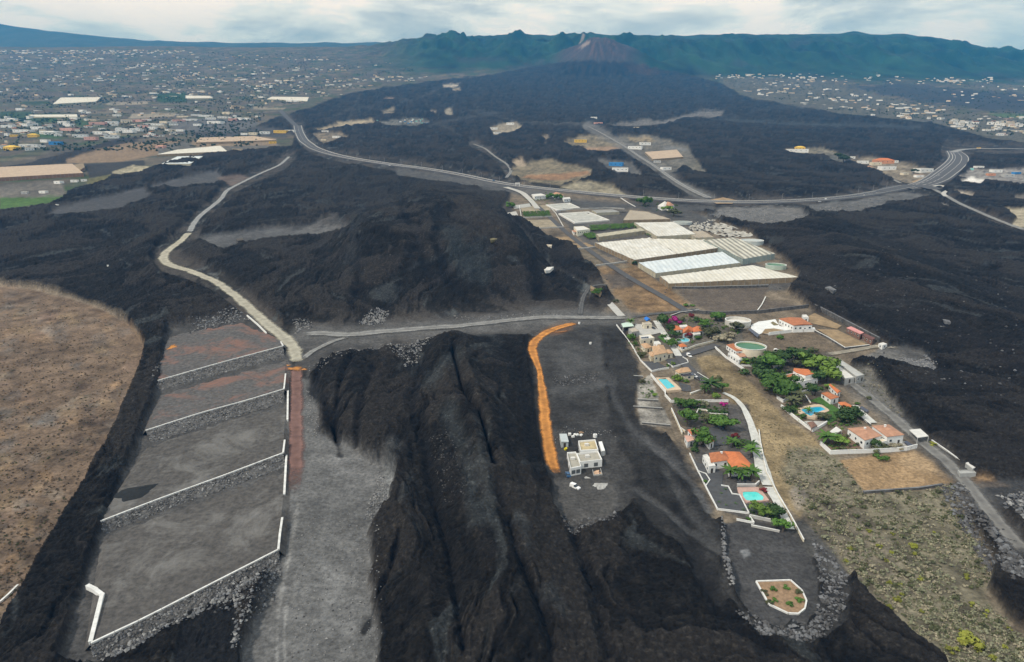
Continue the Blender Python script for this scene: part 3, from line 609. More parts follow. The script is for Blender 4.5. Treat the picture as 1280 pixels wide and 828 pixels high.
def _gm():
    nt = ground_mat.node_tree; b = nt.nodes['Principled BSDF']; N = nt.nodes.new; Lk = nt.links.new
    b.inputs['Roughness'].default_value = 0.9; b.inputs['Specular IOR Level'].default_value = 0.15
    at = N('ShaderNodeAttribute'); at.attribute_name = 'Col'
    tc = N('ShaderNodeTexCoord')
    n1 = N('ShaderNodeTexNoise'); n1.inputs['Scale'].default_value = 0.7; n1.inputs['Detail'].default_value = 8; n1.inputs['Roughness'].default_value = 0.72
    n2 = N('ShaderNodeTexNoise'); n2.inputs['Scale'].default_value = 0.11; n2.inputs['Detail'].default_value = 6; n2.inputs['Roughness'].default_value = 0.65; n2.inputs['Distortion'].default_value = 0.8
    for n in (n1, n2): Lk(tc.outputs['Object'], n.inputs['Vector'])
    m1 = N('ShaderNodeMapRange'); m1.inputs[1].default_value = .3; m1.inputs[2].default_value = .7; m1.inputs[3].default_value = 0.45; m1.inputs[4].default_value = 1.55; Lk(n1.outputs[0], m1.inputs[0])
    m2 = N('ShaderNodeMapRange'); m2.inputs[1].default_value = .3; m2.inputs[2].default_value = .7; m2.inputs[3].default_value = 0.80; m2.inputs[4].default_value = 1.20; Lk(n2.outputs[0], m2.inputs[0])
    mm = N('ShaderNodeMath'); mm.operation = 'MULTIPLY'; Lk(m1.outputs[0], mm.inputs[0]); Lk(m2.outputs[0], mm.inputs[1])
    vo = N('ShaderNodeTexVoronoi'); vo.inputs['Scale'].default_value = 0.42; vo.inputs['Detail'].default_value = 1.0; vo.inputs['Roughness'].default_value = .7; vo.inputs['Randomness'].default_value = 1
    wa = N('ShaderNodeVectorMath'); wa.operation = 'MULTIPLY_ADD'; Lk(n1.outputs['Color'], wa.inputs[0]); wa.inputs[1].default_value = (2.5, 2.5, 2.5); Lk(tc.outputs['Object'], wa.inputs[2]); Lk(wa.outputs[0], vo.inputs['Vector'])
    mv = N('ShaderNodeMapRange'); mv.inputs[1].default_value = .05; mv.inputs[2].default_value = .75; mv.inputs[3].default_value = 1.35; mv.inputs[4].default_value = 0.45; Lk(vo.outputs['Distance'], mv.inputs[0])
    lm = N('ShaderNodeMix'); lm.inputs[2].default_value = 1.0; Lk(at.outputs['Alpha'], lm.inputs[0]); Lk(mv.outputs[0], lm.inputs[3])
    m3 = N('ShaderNodeMath'); m3.operation = 'MULTIPLY'; Lk(mm.outputs[0], m3.inputs[0]); Lk(lm.outputs[0], m3.inputs[1]); mm = m3
    mx = N('ShaderNodeVectorMath'); mx.operation = 'SCALE'; Lk(at.outputs['Color'], mx.inputs[0]); Lk(mm.outputs[0], mx.inputs['Scale'])
    Lk(mx.outputs[0], b.inputs['Base Color'])
    bp = N('ShaderNodeBump'); bp.inputs['Distance'].default_value = 1.3
    st = N('ShaderNodeMapRange'); st.inputs[3].default_value = 0.15; st.inputs[4].default_value = 0.9; Lk(at.outputs['Alpha'], st.inputs[0]); Lk(st.outputs[0], bp.inputs['Strength'])
    sb = N('ShaderNodeMath'); sb.operation = 'MULTIPLY_ADD'; Lk(vo.outputs['Distance'], sb.inputs[0]); sb.inputs[1].default_value = -0.9; Lk(n1.outputs[0], sb.inputs[2]); Lk(sb.outputs[0], bp.inputs['Height']); Lk(bp.outputs[0], b.inputs['Normal'])
_gm()
def terrain_done():
    terrain_mesh('ground', 0, NFAR+1); terrain_mesh('mountain', NFAR, len(YR))
_AR = np.arange(len(YR), dtype=float)
def gz(x, y):
    """height of the finished terrain"""
    i = float(np.interp(y, YR, _AR)); i0 = min(int(i), len(YR)-2); fi = i-i0
    def rowz(k):
        s = (x/WY[k]+1)/2*(NC-1); j = min(max(int(s), 0), NC-2); t = min(max(s-j, 0), 1)
        return Z[k, j]*(1-t)+Z[k, j+1]*t
    return float(rowz(i0)*(1-fi)+rowz(i0+1)*fi)
def G(px, py):
    p = P(px, py); return Vector((p.x, p.y, gz(p.x, p.y)))

# ------------------------------------------------------------------ far mountains behind the town
def far_range(name, pts, yd, base, rough, col, seed):
    """a ridge at distance yd whose crest passes the listed rows"""
    nx, ny = 260, 26
    mb_v = []; cols = []
    xs = np.linspace(pts[0][0], pts[-1][0], nx)
    cr = np.interp(xs, [p[0] for p in pts], [p[1] for p in pts])
    u = (xs-640)/F*0.925
    for j in range(ny):
        t = j/(ny-1)
        y = yd-2600*(1-t) if t < .8 else yd+1500*(t-.8)
        f = min(1, t/0.8)
        zt = CAMH+yd*dz_of_row(cr); zb = base
        z = zb+(zt-zb)*f**1.35-(max(0, t-.8)*900)
        x = u*y
        z = z+rough*ridge(x/900+seed, np.full(nx, y)/1500, 4)*f*(1-f)+rough*.05*fbm(x/260, np.full(nx, y/300), 3)*f
        mb_v += list(zip(x.tolist(), [float(y)]*nx, z.tolist()))
    b = MB(); b.v = mb_v
    for j in range(ny-1):
        for i in range(nx-1):
            a = j*nx+i; b.f.append((a, a+1, a+nx+1, a+nx)); b.m.append(0)
    o = b.build(name, col, smooth=True); o['kind'] = 'structure'; return o
M_far = mat('far_forest', (0.020, 0.034, 0.030), .95, 0.6, 0.004, col2=(0.040, 0.055, 0.040))
far_range('hills', [(-300, 26), (-100, 30), (0, 36), (60, 44), (130, 52), (180, 56), (220, 58), (300, 59.5), (420, 59.5), (470, 59), (540, 60), (700, 60)], 11500, 1300, 260, M_far, 3)

# ------------------------------------------------------------------ roads and tracks
def strip(name, pts, hw, material, dz=0.3, jitter=0.0, step=None, kind='structure', skirt=0.0, fade=(2.5, 2.5)):
    """a draped ribbon along image points; hw half width in metres (or list)"""
    W = [P(*q) for q in pts]
    L = [0.0]
    for a, b in zip(W, W[1:]): L.append(L[-1]+math.hypot(b.x-a.x, b.y-a.y))
    n = max(8, int(L[-1]/(step or 4)))
    s = np.linspace(0, L[-1], n)
    # smooth interpolation
    def cr(vals):
        v = np.interp(s, L, vals)
        k = max(1, int(n/len(pts)/2.2)); ker = np.ones(2*k+1)/(2*k+1)
        vp = np.concatenate([2*v[0]-v[1:k+1][::-1], v, 2*v[-1]-v[-k-1:-1][::-1]])
        return np.convolve(vp, ker, 'valid')
    x = cr([w.x for w in W]); y = cr([w.y for w in W])
    h = np.interp(s, L, hw) if isinstance(hw, (list, tuple)) else np.full(n, float(hw))
    dx = np.gradient(x); dy = np.gradient(y); l = np.hypot(dx, dy); nx_, ny_ = -dy/l, dx/l
    jl = jitter*np.array([gnoise(np.array([v/9.0]), np.array([3.3]))[0] for v in s]); jr = jitter*np.array([gnoise(np.array([v/9.0]), np.array([8.1]))[0] for v in s])
    b = MB(); cols = [-1, -.8, -.58, -.4, -.2, 0, .2, .4, .58, .8, 1]; prof = [.35, .45, .9, .75, .35, .2, .35, .75, .9, .45, .35]; edge_ = [0, .30, .62, .95, 1, 1, 1, .95, .62, .30, 0]; att = []
    for i in range(n):
        endf = min(1, i/fade[0], (n-1-i)/fade[1])
        for c in cols:
            o = c*(h[i]+(jl[i] if c < 0 else jr[i]))
            X_, Y_ = x[i]+nx_[i]*o, y[i]+ny_[i]*o
            b.v.append((X_, Y_, float(z0(X_, Y_))+dz+float(np.clip(Y_/4000, 0, 1)))); ci = cols.index(c); att.append((prof[ci], edge_[ci]*endf, 0, 1))
    k = len(cols)
    for i in range(n-1):
        for c in range(k-1):
            a = i*k+c; b.f.append((a+k, a+k+1, a+1, a)); b.m.append(0)
    if skirt:
        m0 = len(b.v)
        for i in range(n):
            for c, sg in ((0, -1), (k-1, 1)):
                v = b.v[i*k+c]; b.v.append((v[0]+nx_[i]*sg*skirt*1.4, v[1]+ny_[i]*sg*skirt*1.4, v[2]-skirt))
        for i in range(n-1):
            b.f.append((i*k, (i+1)*k, m0+2*(i+1), m0+2*i)); b.m.append(0)
            b.f.append(((i+1)*k+k-1, i*k+k-1, m0+2*i+1, m0+2*(i+1)+1)); b.m.append(0)
    o = b.build(name, material, smooth=False)
    att += [(.4, 1, 0, 1)]*(len(b.v)-len(att)); ca_ = o.data.color_attributes.new('Across', 'FLOAT_COLOR', 'POINT'); ca_.data.foreach_set('color', np.array(att, np.float32).ravel())
    if kind: o['kind'] = kind
    return o, (x, y, h, nx_, ny_)
def track_mat(name, col, rut, edge=.55, var=.28):
    m = mat(name, col, .95, var, .22, .25); nt = m.node_tree; b = nt.nodes['Principled BSDF']; N = nt.nodes.new; Lk = nt.links.new
    src = b.inputs['Base Color'].links[0].from_socket; at = N('ShaderNodeAttribute'); at.attribute_name = 'Across'; sx = N('ShaderNodeSeparateColor'); Lk(at.outputs['Color'], sx.inputs[0])
    sc = N('ShaderNodeVectorMath'); sc.operation = 'SCALE'; mr = N('ShaderNodeMapRange'); mr.inputs[3].default_value = 1-rut; mr.inputs[4].default_value = 1+rut; Lk(sx.outputs[0], mr.inputs[0]); Lk(src, sc.inputs[0]); Lk(mr.outputs[0], sc.inputs['Scale']); Lk(sc.outputs[0], b.inputs['Base Color'])
    tc = N('ShaderNodeTexCoord'); n = N('ShaderNodeTexNoise'); n.inputs['Scale'].default_value = .45; n.inputs['Detail'].default_value = 6; n.inputs['Roughness'].default_value = .7; Lk(tc.outputs['Object'], n.inputs[0])
    ad = N('ShaderNodeMath'); ad.operation = 'SUBTRACT'; Lk(sx.outputs[1], ad.inputs[0]); Lk(n.outputs[0], ad.inputs[1]); m2 = N('ShaderNodeMapRange'); m2.inputs[1].default_value = -edge+.35; m2.inputs[2].default_value = .42; Lk(ad.outputs[0], m2.inputs[0]); Lk(m2.outputs[0], b.inputs['Alpha']); return m
M_asph = mat('asphalt', (0.075, 0.075, 0.078), .9, .15, .3)
M_line = mat('white_paint', (0.55, 0.55, 0.54), .7, .1, .4)
M_grav = track_mat('grey_gravel', (0.20, 0.198, 0.19), .28)
M_grav2 = track_mat('dark_gravel', (0.085, 0.085, 0.085), .3)
M_cream = track_mat('cream_gravel', (0.34, 0.318, 0.255), .14)
M_pale = track_mat('pale_gravel', (0.24, 0.245, 0.245), .12)
M_red = track_mat('red_cinder', (0.155, 0.088, 0.074), .2)
M_orange = track_mat('orange_earth', (0.43, 0.185, 0.045), .26, var=.38)
M_conc = mat('concrete', (0.42, 0.41, 0.385), .85, .15, .3)
M_kerb = mat('kerb_concrete', (0.36, 0.355, 0.34), .85, .15, .5)

hw_ = strip('highway', HWY, [13, 13, 13, 12, 11]+[8.5]*9+[8.5, 9, 9, 10, 11, 12], M_asph, dz=1.2, step=9, skirt=2.2)
hx, hy, hh, hnx, hny = hw_[1]
def offset_line(name, x, y, nx_, ny_, off, w, dz, material, dash=None, step=1, h=0.0, kind='structure'):
    b = MB(); acc = 0; n = len(x)
    for i in range(n-1):
        if dash and (i % dash[0]) >= dash[1]: continue
        q = []
        for t, o in ((i, off-w/2), (i+1, off-w/2), (i+1, off+w/2), (i, off+w/2)):
            oo = o if not hasattr(off, '__len__') else o[t]
            X_, Y_ = x[t]+nx_[t]*oo, y[t]+ny_[t]*oo
            q.append((X_, Y_, float(z0(X_, Y_))+dz+float(np.clip(Y_/4000, 0, 1))))
        if h: b.prism(q, 0, h)
        else: b.add(q, [(3, 2, 1, 0)])
    o = b.build(name, material)
    if kind: o['kind'] = kind
    return o
offset_line('road_marking', hx, hy, hnx, hny, hh-1.6, .8, 1.28, M_line)
offset_line('road_marking', hx, hy, hnx, hny, -(hh-1.6), .8, 1.28, M_line)
offset_line('road_marking', hx, hy, hnx, hny, hh*0, .4, 1.28, M_line, dash=(3, 2))
o = offset_line('crash_barrier', hx, hy, hnx, hny, hh-.3, .6, 1.2, M_kerb, h=0.9, kind=None); tag(o, 'long pale concrete barrier on the far edge of the highway', 'barrier')
o = offset_line('crash_barrier', hx, hy, hnx, hny, -(hh-.3), .6, 1.2, M_kerb, h=0.9, kind=None); tag(o, 'long pale concrete barrier on the near edge of the highway', 'barrier')
HW2 = [(1128, 236), (1150, 233), (1170, 225), (1186, 213), (1196, 204), (1199, 197), (1192, 190)]
h2 = strip('highway', HW2, [15, 17, 21, 22, 22, 20, 16], M_asph, dz=1.3, step=9, skirt=2)
for o_, d_ in ((1, None), (-1, None), (.33, (3, 2)), (-.33, (3, 2)), (0.62, None)):
    offset_line('road_marking', h2[1][0], h2[1][1], h2[1][3], h2[1][4], (h2[1][2]-1.5)*o_, .9, 1.4, M_line, dash=d_)
strip('road', [(1188, 193), (1194, 190), (1206, 187.5), (1240, 187), (1290, 187.5), (1340, 189)], [16, 15, 14, 13, 13, 13], M_pale, dz=1.6, step=14)
strip('road', [(1160, 236), (1175, 232), (1187, 238), (1178, 243), (1182, 247)], 3.2, M_conc, dz=1.4, step=6)
strip('road', EAST, 6, M_grav, dz=1.0, step=8, jitter=1)
strip('road', [(1100, 240.5), (1118, 236), (1140, 233.5), (1158, 234), (1168, 238)], [9, 17, 20, 16, 9], M_asph, dz=1.42, step=8)
strip('road', CROSS, [5, 6, 7, 8, 9, 10, 11], M_grav, dz=.9, jitter=2, step=7)
strip('road', [(632, 235), (652, 241), (664, 252), (672, 262)], [5, 5, 4, 4], M_conc, dz=1.0, step=5)
strip('road', [(590, 180), (606, 186), (618, 196), (634, 206), (640, 214), (632, 224)], 5, M_grav, dz=.8, step=7, jitter=1)
strip('road', [(672, 258), (690, 275), (712, 295), (745, 320), (790, 350), (830, 372), (862, 392)], 3.2, M_asph, dz=.35, step=6)
strip('road', PALE, 5.5, M_pale, dz=.6, jitter=1.2, step=5)
strip('path', CREAM, [6, 6, 6.5, 7, 7, 6, 6, 6, 6.5, 7, 7, 6, 5.5], M_cream, dz=.45, jitter=1.6, step=3)
strip('path', REDR, [4.6, 5, 5.2, 5.2, 4.8], M_red, dz=.2, fade=(3, 14), jitter=1.6, step=2.5)
strip('path', CENT, [4.5, 6.5, 7, 7, 6.5, 6, 6, 6.5, 6, 5], M_grav, dz=.5, jitter=2.0, step=3.5)
strip('path', CENT2, 3, M_grav, dz=.46, jitter=1.0, step=3)
strip('path', [(725, 397), (726, 385), (729, 372), (736, 360), (750, 356), (765, 358)], 3, M_grav2, dz=.4, jitter=.8, step=3)
strip('path', ORAN1, [4.0, 4.6, 4.8, 4.8, 4.4, 3.4, 1.8], M_orange, dz=.22, jitter=.7, step=2)
strip('path', ORAN2, [1.8, 4.1, 4.1, 3.9, 3.7, 3.0], M_orange, dz=.23, fade=(3, 5), jitter=.9, step=2)
strip('path', [(684, 416), (700, 416), (716, 413)], [.8, 2, 1.2], track_mat('rust_earth', (0.22, 0.10, 0.04), .2), dz=.3, jitter=.5, step=2)
strip('road', [(784, 399), (810, 394), (850, 390), (880, 386)], 3.4, M_grav2, dz=.42, step=4)
strip('path', RIGHT, [4.4, 4.4, 4.4, 4.4, 4.6, 4.8, 4.8, 4.8, 4.8, 4], track_mat('mid_gravel', (0.165, 0.16, 0.15), .25), dz=.45, jitter=1.2, step=3)
strip('path', [(1028, 445), (1060, 440), (1100, 433), (1130, 436)], [3.5, 3.5, 4, 5], track_mat('tan_gravel', (0.25, 0.225, 0.18), .2), dz=.45, jitter=.8, step=3)
strip('path', [(757, 376), (765, 383), (772, 391), (777, 396)], 3, M_conc, dz=.45, step=3)
# concrete drive of the lower villa and lane between the gardens
strip('road', [(904, 492), (918, 498), (930, 511), (938, 530), (945, 552), (949, 572), (954, 592), (961, 608)], [1.2, 1.3, 1.4, 1.7, 2.0, 2.4, 3.0, 2.4], mat('pale_concrete', (0.50, 0.50, 0.47), .9, .2, .4), dz=.4, step=2, jitter=.3)
strip('path', [(960, 610), (970, 626), (980, 646), (988, 663)], [2, 1.6, 1.6, 1.5], _M['pale_concrete'], dz=.42, step=2)
strip('road', [(848, 446), (862, 443), (885, 436), (896, 432)], 3, M_asph, dz=.38, step=3)
strip('road', [(848, 446), (858, 458), (872, 472), (890, 482)], 2.8, M_asph, dz=.40, step=3)
strip('road', [(820, 402), (826, 412), (834, 424), (843, 436), (848, 446)], 2.2, _M['pale_concrete'], dz=.42, step=3)
strip('road', [(1066, 508), (1078, 520), (1090, 530)], 2.6, _M['pale_concrete'], dz=.48, step=3)
# roundabout island
def sheet(name, px, material, dz=.3, sub=1, kind='structure', wobble=0):
    """a flat sheet over the ground with the listed image corners"""
    w = [P(*q) for q in px]
    if wobble:
        w2 = []
        for i in range(len(w)):
            a, b = w[i], w[(i+1) % len(w)]; n = max(1, int((b-a).length/6))
            for k in range(n):
                q = a.lerp(b, k/n); q += Vector((random.uniform(-1, 1), random.uniform(-1, 1), 0))*wobble*(0 if k == 0 else 1); w2.append(q)
        w = w2
    me = bmesh.new(); vs = [me.verts.new((p.x, p.y, 0)) for p in w]
    es = [me.edges.new((vs[i], vs[(i+1) % len(vs)])) for i in range(len(vs))]
    bmesh.ops.triangle_fill(me, edges=es, use_beauty=True, use_dissolve=False)
    for k in range(5):
        le = [e for e in me.edges if e.calc_length() > max(10, 0.022*e.verts[0].co.y)]
        if not le: break
        bmesh.ops.subdivide_edges(me, edges=le, cuts=1); bmesh.ops.triangulate(me, faces=me.faces)
    for v in me.verts: v.co.z = float(z0(v.co.x, v.co.y))+dz
    for f in me.faces:
        f.normal_update()
        if f.normal.z < 0: f.normal_flip()
    m = bpy.data.meshes.new(name); me.to_mesh(m); me.free(); m.materials.append(material)
    o = bpy.data.objects.new(name, m); C.objects.link(o)
    if kind: o['kind'] = kind
    return o
M_tan = mat('tan_soil', (0.25, 0.18, 0.105), .95, .35, .15, .2)
M_yard = mat('dark_picon', (0.070, 0.072, 0.076), .95, .2, .5, .2)
M_lawn = mat('lawn_grass', (0.050, 0.115, 0.022), .95, .35, .5, .3)
sheet('traffic_island', [(888, 251), (904, 248), (922, 252), (915, 256), (895, 256)], mat('ochre_soil', (0.30, 0.21, 0.12), .95, .3, .1), 1.4)
sheet('traffic_island', [(1140, 228), (1152, 224.5), (1160, 227), (1156, 231), (1142, 231)], _M['ochre_soil'], 1.6)

# ------------------------------------------------------------------ rubble
def stone_verts(c, r, flat=.75):
    vs = []
    rot = Matrix.Rotation(random.uniform(0, 6.28), 3, 'Z') @ Matrix.Rotation(random.uniform(-.5, .5), 3, 'X')
    for d in ((1, 0, 0), (-1, 0, 0), (0, 1, 0), (0, -1, 0), (0, 0, 1), (0, 0, -1)):
        v = rot @ (Vector(d)*r*random.uniform(.65, 1.25)); v.z *= flat; vs.append((c[0]+v.x, c[1]+v.y, c[2]+v.z))
    return vs
_of = [(0, 2, 4), (2, 1, 4), (1, 3, 4), (3, 0, 4), (2, 0, 5), (1, 2, 5), (3, 1, 5), (0, 3, 5)]
def stone(b, c, r, m=0): b.add(stone_verts(c, r), _of, m)
strip('road', [(350, 139), (358, 147), (366, 154), (373, 161)], 9, M_asph, dz=1.2, step=9)
M_rock = mat('basalt_rubble', (0.070, 0.068, 0.067), .9, .5, .35)
M_rock2 = mat('pale_rubble', (0.22, 0.216, 0.21), .9, .45, .3)
M_rock3 = mat('grey_boulders', (0.14, 0.142, 0.147), .9, .45, .3)
def rubble(name, poly, n, r0, r1, material=None, label_kind='stuff', dz=0.0):
    b = MB(); p = np.array(poly); k = 0; t = 0
    while k < n and t < n*12:
        t += 1
        x = random.uniform(p[:, 0].min(), p[:, 0].max()); y = random.uniform(p[:, 1].min(), p[:, 1].max())
        if sdpoly(poly, np.array([x]), np.array([y]))[0] > random.uniform(-3, 1): continue
        w = G(x, y); r = r0+(r1-r0)*random.random()**2.2
        stone(b, (w.x, w.y, w.z+r*.25+dz), r, random.choice([0, 0, 1, 2])); k += 1
    o = b.build(name, material or [M_rock, M_rock2, M_rock3]); o['kind'] = 'stuff'; return o

# ------------------------------------------------------------------ terraced plots on the left
M_white = mat('white_render', (0.74, 0.735, 0.71), .8, .06, .5)
M_cap = mat('white_coping', (0.62, 0.615, 0.59), .85, .2, .5)
M_stone = mat('stone_facing', (0.095, 0.092, 0.089), .95, .55, .55, .8)
def plot_mat(name, base, patch, sc):
    m = mat(name, base, .95, .42, .5, .35)
    nt = m.node_tree; b = nt.nodes['Principled BSDF']; src = b.inputs['Base Color'].links[0].from_socket
    tc = nt.nodes.new('ShaderNodeTexCoord'); n = nt.nodes.new('ShaderNodeTexNoise'); n.inputs['Scale'].default_value = sc; n.inputs['Detail'].default_value = 9; n.inputs['Roughness'].default_value = .72; n.inputs['Distortion'].default_value = .5
    nt.links.new(tc.outputs['Object'], n.inputs[0])
    r = nt.nodes.new('ShaderNodeMapRange'); r.inputs[1].default_value = .50; r.inputs[2].default_value = .68; nt.links.new(n.outputs[0], r.inputs[0])
    mx = nt.nodes.new('ShaderNodeMix'); mx.data_type = 'RGBA'; mx.inputs[7].default_value = (*patch, 1)
    nt.links.new(r.outputs[0], mx.inputs[0]); nt.links.new(src, mx.inputs[6]); nt.links.new(mx.outputs[2], b.inputs['Base Color']); return m
PM1 = plot_mat('reddish_plot', (0.088, 0.083, 0.080), (0.215, 0.108, 0.078), .045)
PM2 = plot_mat('grey_plot', (0.074, 0.069, 0.064), (0.17, 0.164, 0.155), .04)
def lerp_line(pts, n):
    """n points evenly along an image polyline"""
    p = np.array(pts, float); l = np.concatenate([[0], np.cumsum(np.hypot(*np.diff(p, axis=0).T))])
    s = np.linspace(0, l[-1], n); return list(zip(np.interp(s, l, p[:, 0]), np.interp(s, l, p[:, 1])))
def coping(b, W, w, h, base=-.1):
    for a, c in zip(W, W[1:]):
        d = Vector((c.x-a.x, c.y-a.y, 0)); L = d.length; d.normalize(); n = Vector((-d.y, d.x, 0))
        a2, c2 = a-d*w*.0, c-d*.12
        q = [a2-n*w/2, c2-n*w/2, c2+n*w/2, a2+n*w/2]
        b.prism(q, base, h)
def terrace(front, hook, toe, back, material, wall_label, plot_name='gravel_plot', H=2.7):
    n = 40
    fr = [P(*q, dz=H) for q in lerp_line(front, n)]; bk = [P(*q) for q in lerp_line(back, n)]; to = [P(*q) for q in lerp_line(toe, n)]
    b = MB(); rows = 14
    for j in range(rows+1):
        t = j/rows
        for i in range(n):
            p = fr[i].lerp(bk[i], t)
            p.z = fr[i].z*(1-t)**1.5+bk[i].z*(1-(1-t)**1.5)+.12+.10*math.sin(i*.9+j*1.7)*(0 < j < rows)
            b.v.append(tuple(p))
    for j in range(rows):
        for i in range(n-1): a = j*n+i; b.f.append((a, a+1, a+n+1, a+n)); b.m.append(0)
    for side in (0, n-1):                            # earth flanks down to the surrounding ground
        k = len(b.v)
        for j in range(rows+1):
            p = b.v[j*n+side]; b.v.append((p[0]+(-2.5 if side == 0 else 2.6), p[1], float(z0(p[0], p[1]))-.1))
        for j in range(rows):
            q = (j*n+side, (j+1)*n+side, k+j+1, k+j); b.f.append(q if side == 0 else q[::-1]); b.m.append(0)
    o = b.build(plot_name, material); o['kind'] = 'structure'
    root = empty('retaining_wall', to[n//2], wall_label, 'wall')
    f = MB(); rows2 = 6
    for j in range(rows2+1):
        t = j/rows2
        for i in range(n):
            p = to[i].lerp(fr[i], t); r = .25 if 0 < j < rows2 else 0
            f.v.append((p.x+random.uniform(-r, r), p.y+random.uniform(-r, r)-.3*(1-t), p.z+random.uniform(-r, r)-(.4 if j == 0 else 0)))
    for j in range(rows2):
        for i in range(n-1): a = j*n+i; f.f.append((a, a+1, a+n+1, a+n)); f.m.append(0)
    L = sum((fr[i+1]-fr[i]).length for i in range(n-1))
    for _ in range(int(L*14)):
        s = random.random()*(n-1.001); i = int(s); t = random.random()**.8
        p = to[i].lerp(to[i+1], s-i).lerp(fr[i].lerp(fr[i+1], s-i), t)
        stone(f, (p.x, p.y-.15, p.z+.05), random.uniform(.25, .62), random.choice([0, 0, 0, 1, 2]))
    f.build('stone_face', [M_stone, M_rock2, M_rock3], root)
    c = MB(); segs = max(4, int(L/7)); coping(c, [P(*q, dz=H) for q in lerp_line(front, segs+1)], .62, .45)
    if hook:
        hk = [P(*q, dz=H) for q in hook]; Lh = sum((u-v).length for u, v in zip(hk, hk[1:]))
        coping(c, [P(*q, dz=H) for q in lerp_line(hook, max(2, int(Lh/7)+1))], .75, .55)
        for q in lerp_line(hook, max(4, int(Lh/1.5))):     # masonry under the hooked end
            p = P(*q, dz=H); f2 = (p.x, p.y)
    c.build('coping', M_cap, root)
    return root
terrace([(190, 478.5), (272, 455), (354, 433)], [(354, 433), (355, 431), (351, 428)], [(201, 489), (280, 468), (356, 448)], [(213, 420), (260, 410), (302, 403), (350, 425)], PM1,
        'white coped stone retaining wall of the topmost terrace beside the cream track')
terrace([(182, 539), (250, 517), (309, 501), (355, 487)], [(355, 487), (356, 478), (357, 468)], [(190, 555), (260, 532), (356, 504)], [(204, 491), (280, 470), (357, 450)], PM1,
        'white coped stone retaining wall, second terrace down, at the start of the red road')
terrace([(122, 654), (200, 624), (280, 595), (354, 567)], [(354, 567), (355, 559), (356, 551)], [(131, 668), (210, 638), (357, 585)], [(188, 558), (260, 534), (357, 506)], PM2,
        'white coped stone retaining wall, third terrace down, below the black gravel heap')
terrace([(114, 805), (180, 774), (260, 733), (348, 688)], [(348, 688), (350, 668), (353, 648)], [(118, 822), (200, 790), (254, 765), (351, 706)], [(134, 672), (210, 641), (357, 588)], PM2,
        'longest white coped stone retaining wall, lowest of the four terraces on the left')
def low_wall(px, label, w=.5, h=1.0, dz=0, material=None, name='garden_wall', cat='wall', capw=None, cap=None, group=None):
    h *= .82; w *= .8
    W = [P(*q, dz=dz) for q in px]
    W2 = [W[0]]
    for a, c in zip(W, W[1:]):
        k = max(1, int((c-a).length/8)); W2 += [Vector((a.lerp(c, i/k).x, a.lerp(c, i/k).y, float(z0(a.lerp(c, i/k).x, a.lerp(c, i/k).y))+dz)) for i in range(1, k+1)]
    root = empty(name, centroid(W2), label, cat, group)
    b = MB()
    for a, c in zip(W2, W2[1:]):
        d = Vector((c.x-a.x, c.y-a.y, 0)); d.normalize(); n = Vector((-d.y, d.x, 0)); e = d*w*.49
        q = [a-e-n*w/2, c+e-n*w/2, c+e+n*w/2, a-e+n*w/2]; b.prism(q, -.5, h)
    b.build('wall_body', material or M_white, root)
    c_ = MB(); cw = capw or w+.14
    for a, c in zip(W2, W2[1:]):
        d = Vector((c.x-a.x, c.y-a.y, 0)); d.normalize(); n = Vector((-d.y, d.x, 0)); e = d*cw*.48
        q = [a-e-n*cw/2, c+e-n*cw/2, c+e+n*cw/2, a-e+n*cw/2]; c_.prism(q, h+.003, h+.12, 0, True)
    c_.build('coping', cap or M_cap, root)
    return root
low_wall([(128, 746), (114, 804)], 'short thick white wall closing the left end of the lowest terrace', 1.3, 1.1, 2.2, name='boundary_wall')
low_wall([(111, 735), (119, 739), (128, 746)], 'white wall stub bent outwards at the upper left corner of the lowest terrace', 1.5, 1.1, 1.6, name='boundary_wall')
low_wall([(309, 395), (322, 406), (333, 417)], 'short white kerb wall along the cream track above the topmost terrace', .8, .6, .5, name='boundary_wall')
low_wall([(360, 490), (359.4, 526)], 'short white kerb wall between the second terrace and the red road', .9, .7, .8, name='boundary_wall')
low_wall([(358, 571), (355.5, 619)], 'white kerb wall between the third terrace and the red road', .9, .7, .8, name='boundary_wall')
low_wall([(-12, 762), (2, 752), (12, 743), (22, 733)], 'thin cream wall crossing the brown field at the left edge', .6, .5, .2, name='field_wall')
# orange and rust spills of cinder
for q_, m_, lab_ in (([(358, 455), (366, 452), (379, 456), (384, 462), (374, 470), (362, 466)], M_orange, 'spill'), ([(209, 425), (218, 421), (224, 430), (216, 448), (210, 446)], None, 'spill')):
    pass
def spill(px, py, a, b_, material, dz, rot=0):
    c = P(px, py, dz=dz); b = MB(); n = 22; att = []
    for j in range(4):
        for i in range(n):
            t = 6.2832*i/n; r = (j/3)*(1+.25*math.sin(3*t+px)+.15*math.sin(5*t)); x, y = a*r*math.cos(t), b_*r*math.sin(t); x, y = x*math.cos(rot)-y*math.sin(rot), x*math.sin(rot)+y*math.cos(rot)
            X_, Y_ = c.x+x, c.y+y; b.v.append((X_, Y_, c.z+.05+(float(z0(X_, Y_))-float(z0(c.x, c.y))))); att.append((.5, [1, .9, .45, 0][j], 0, 1))
    for j in range(3):
        for i in range(n): p, q = j*n+i, j*n+(i+1) % n; b.f.append((p, p+n, q+n, q)); b.m.append(0)
    o = b.build('dirt_patch', material); o['kind'] = 'structure'; ca_ = o.data.color_attributes.new('Across', 'FLOAT_COLOR', 'POINT'); ca_.data.foreach_set('color', np.array(att, np.float32).ravel())
M_rust2 = track_mat('rust_cinder', (0.22, 0.105, 0.065), .1); M_ash = track_mat('pale_ash', (0.21, 0.208, 0.2), .1)
spill(369, 461, 6.5, 4.5, M_orange, .42); spill(380, 462, 3, 2, M_orange, .4); spill(359, 457, 2.5, 2, M_orange, .4)
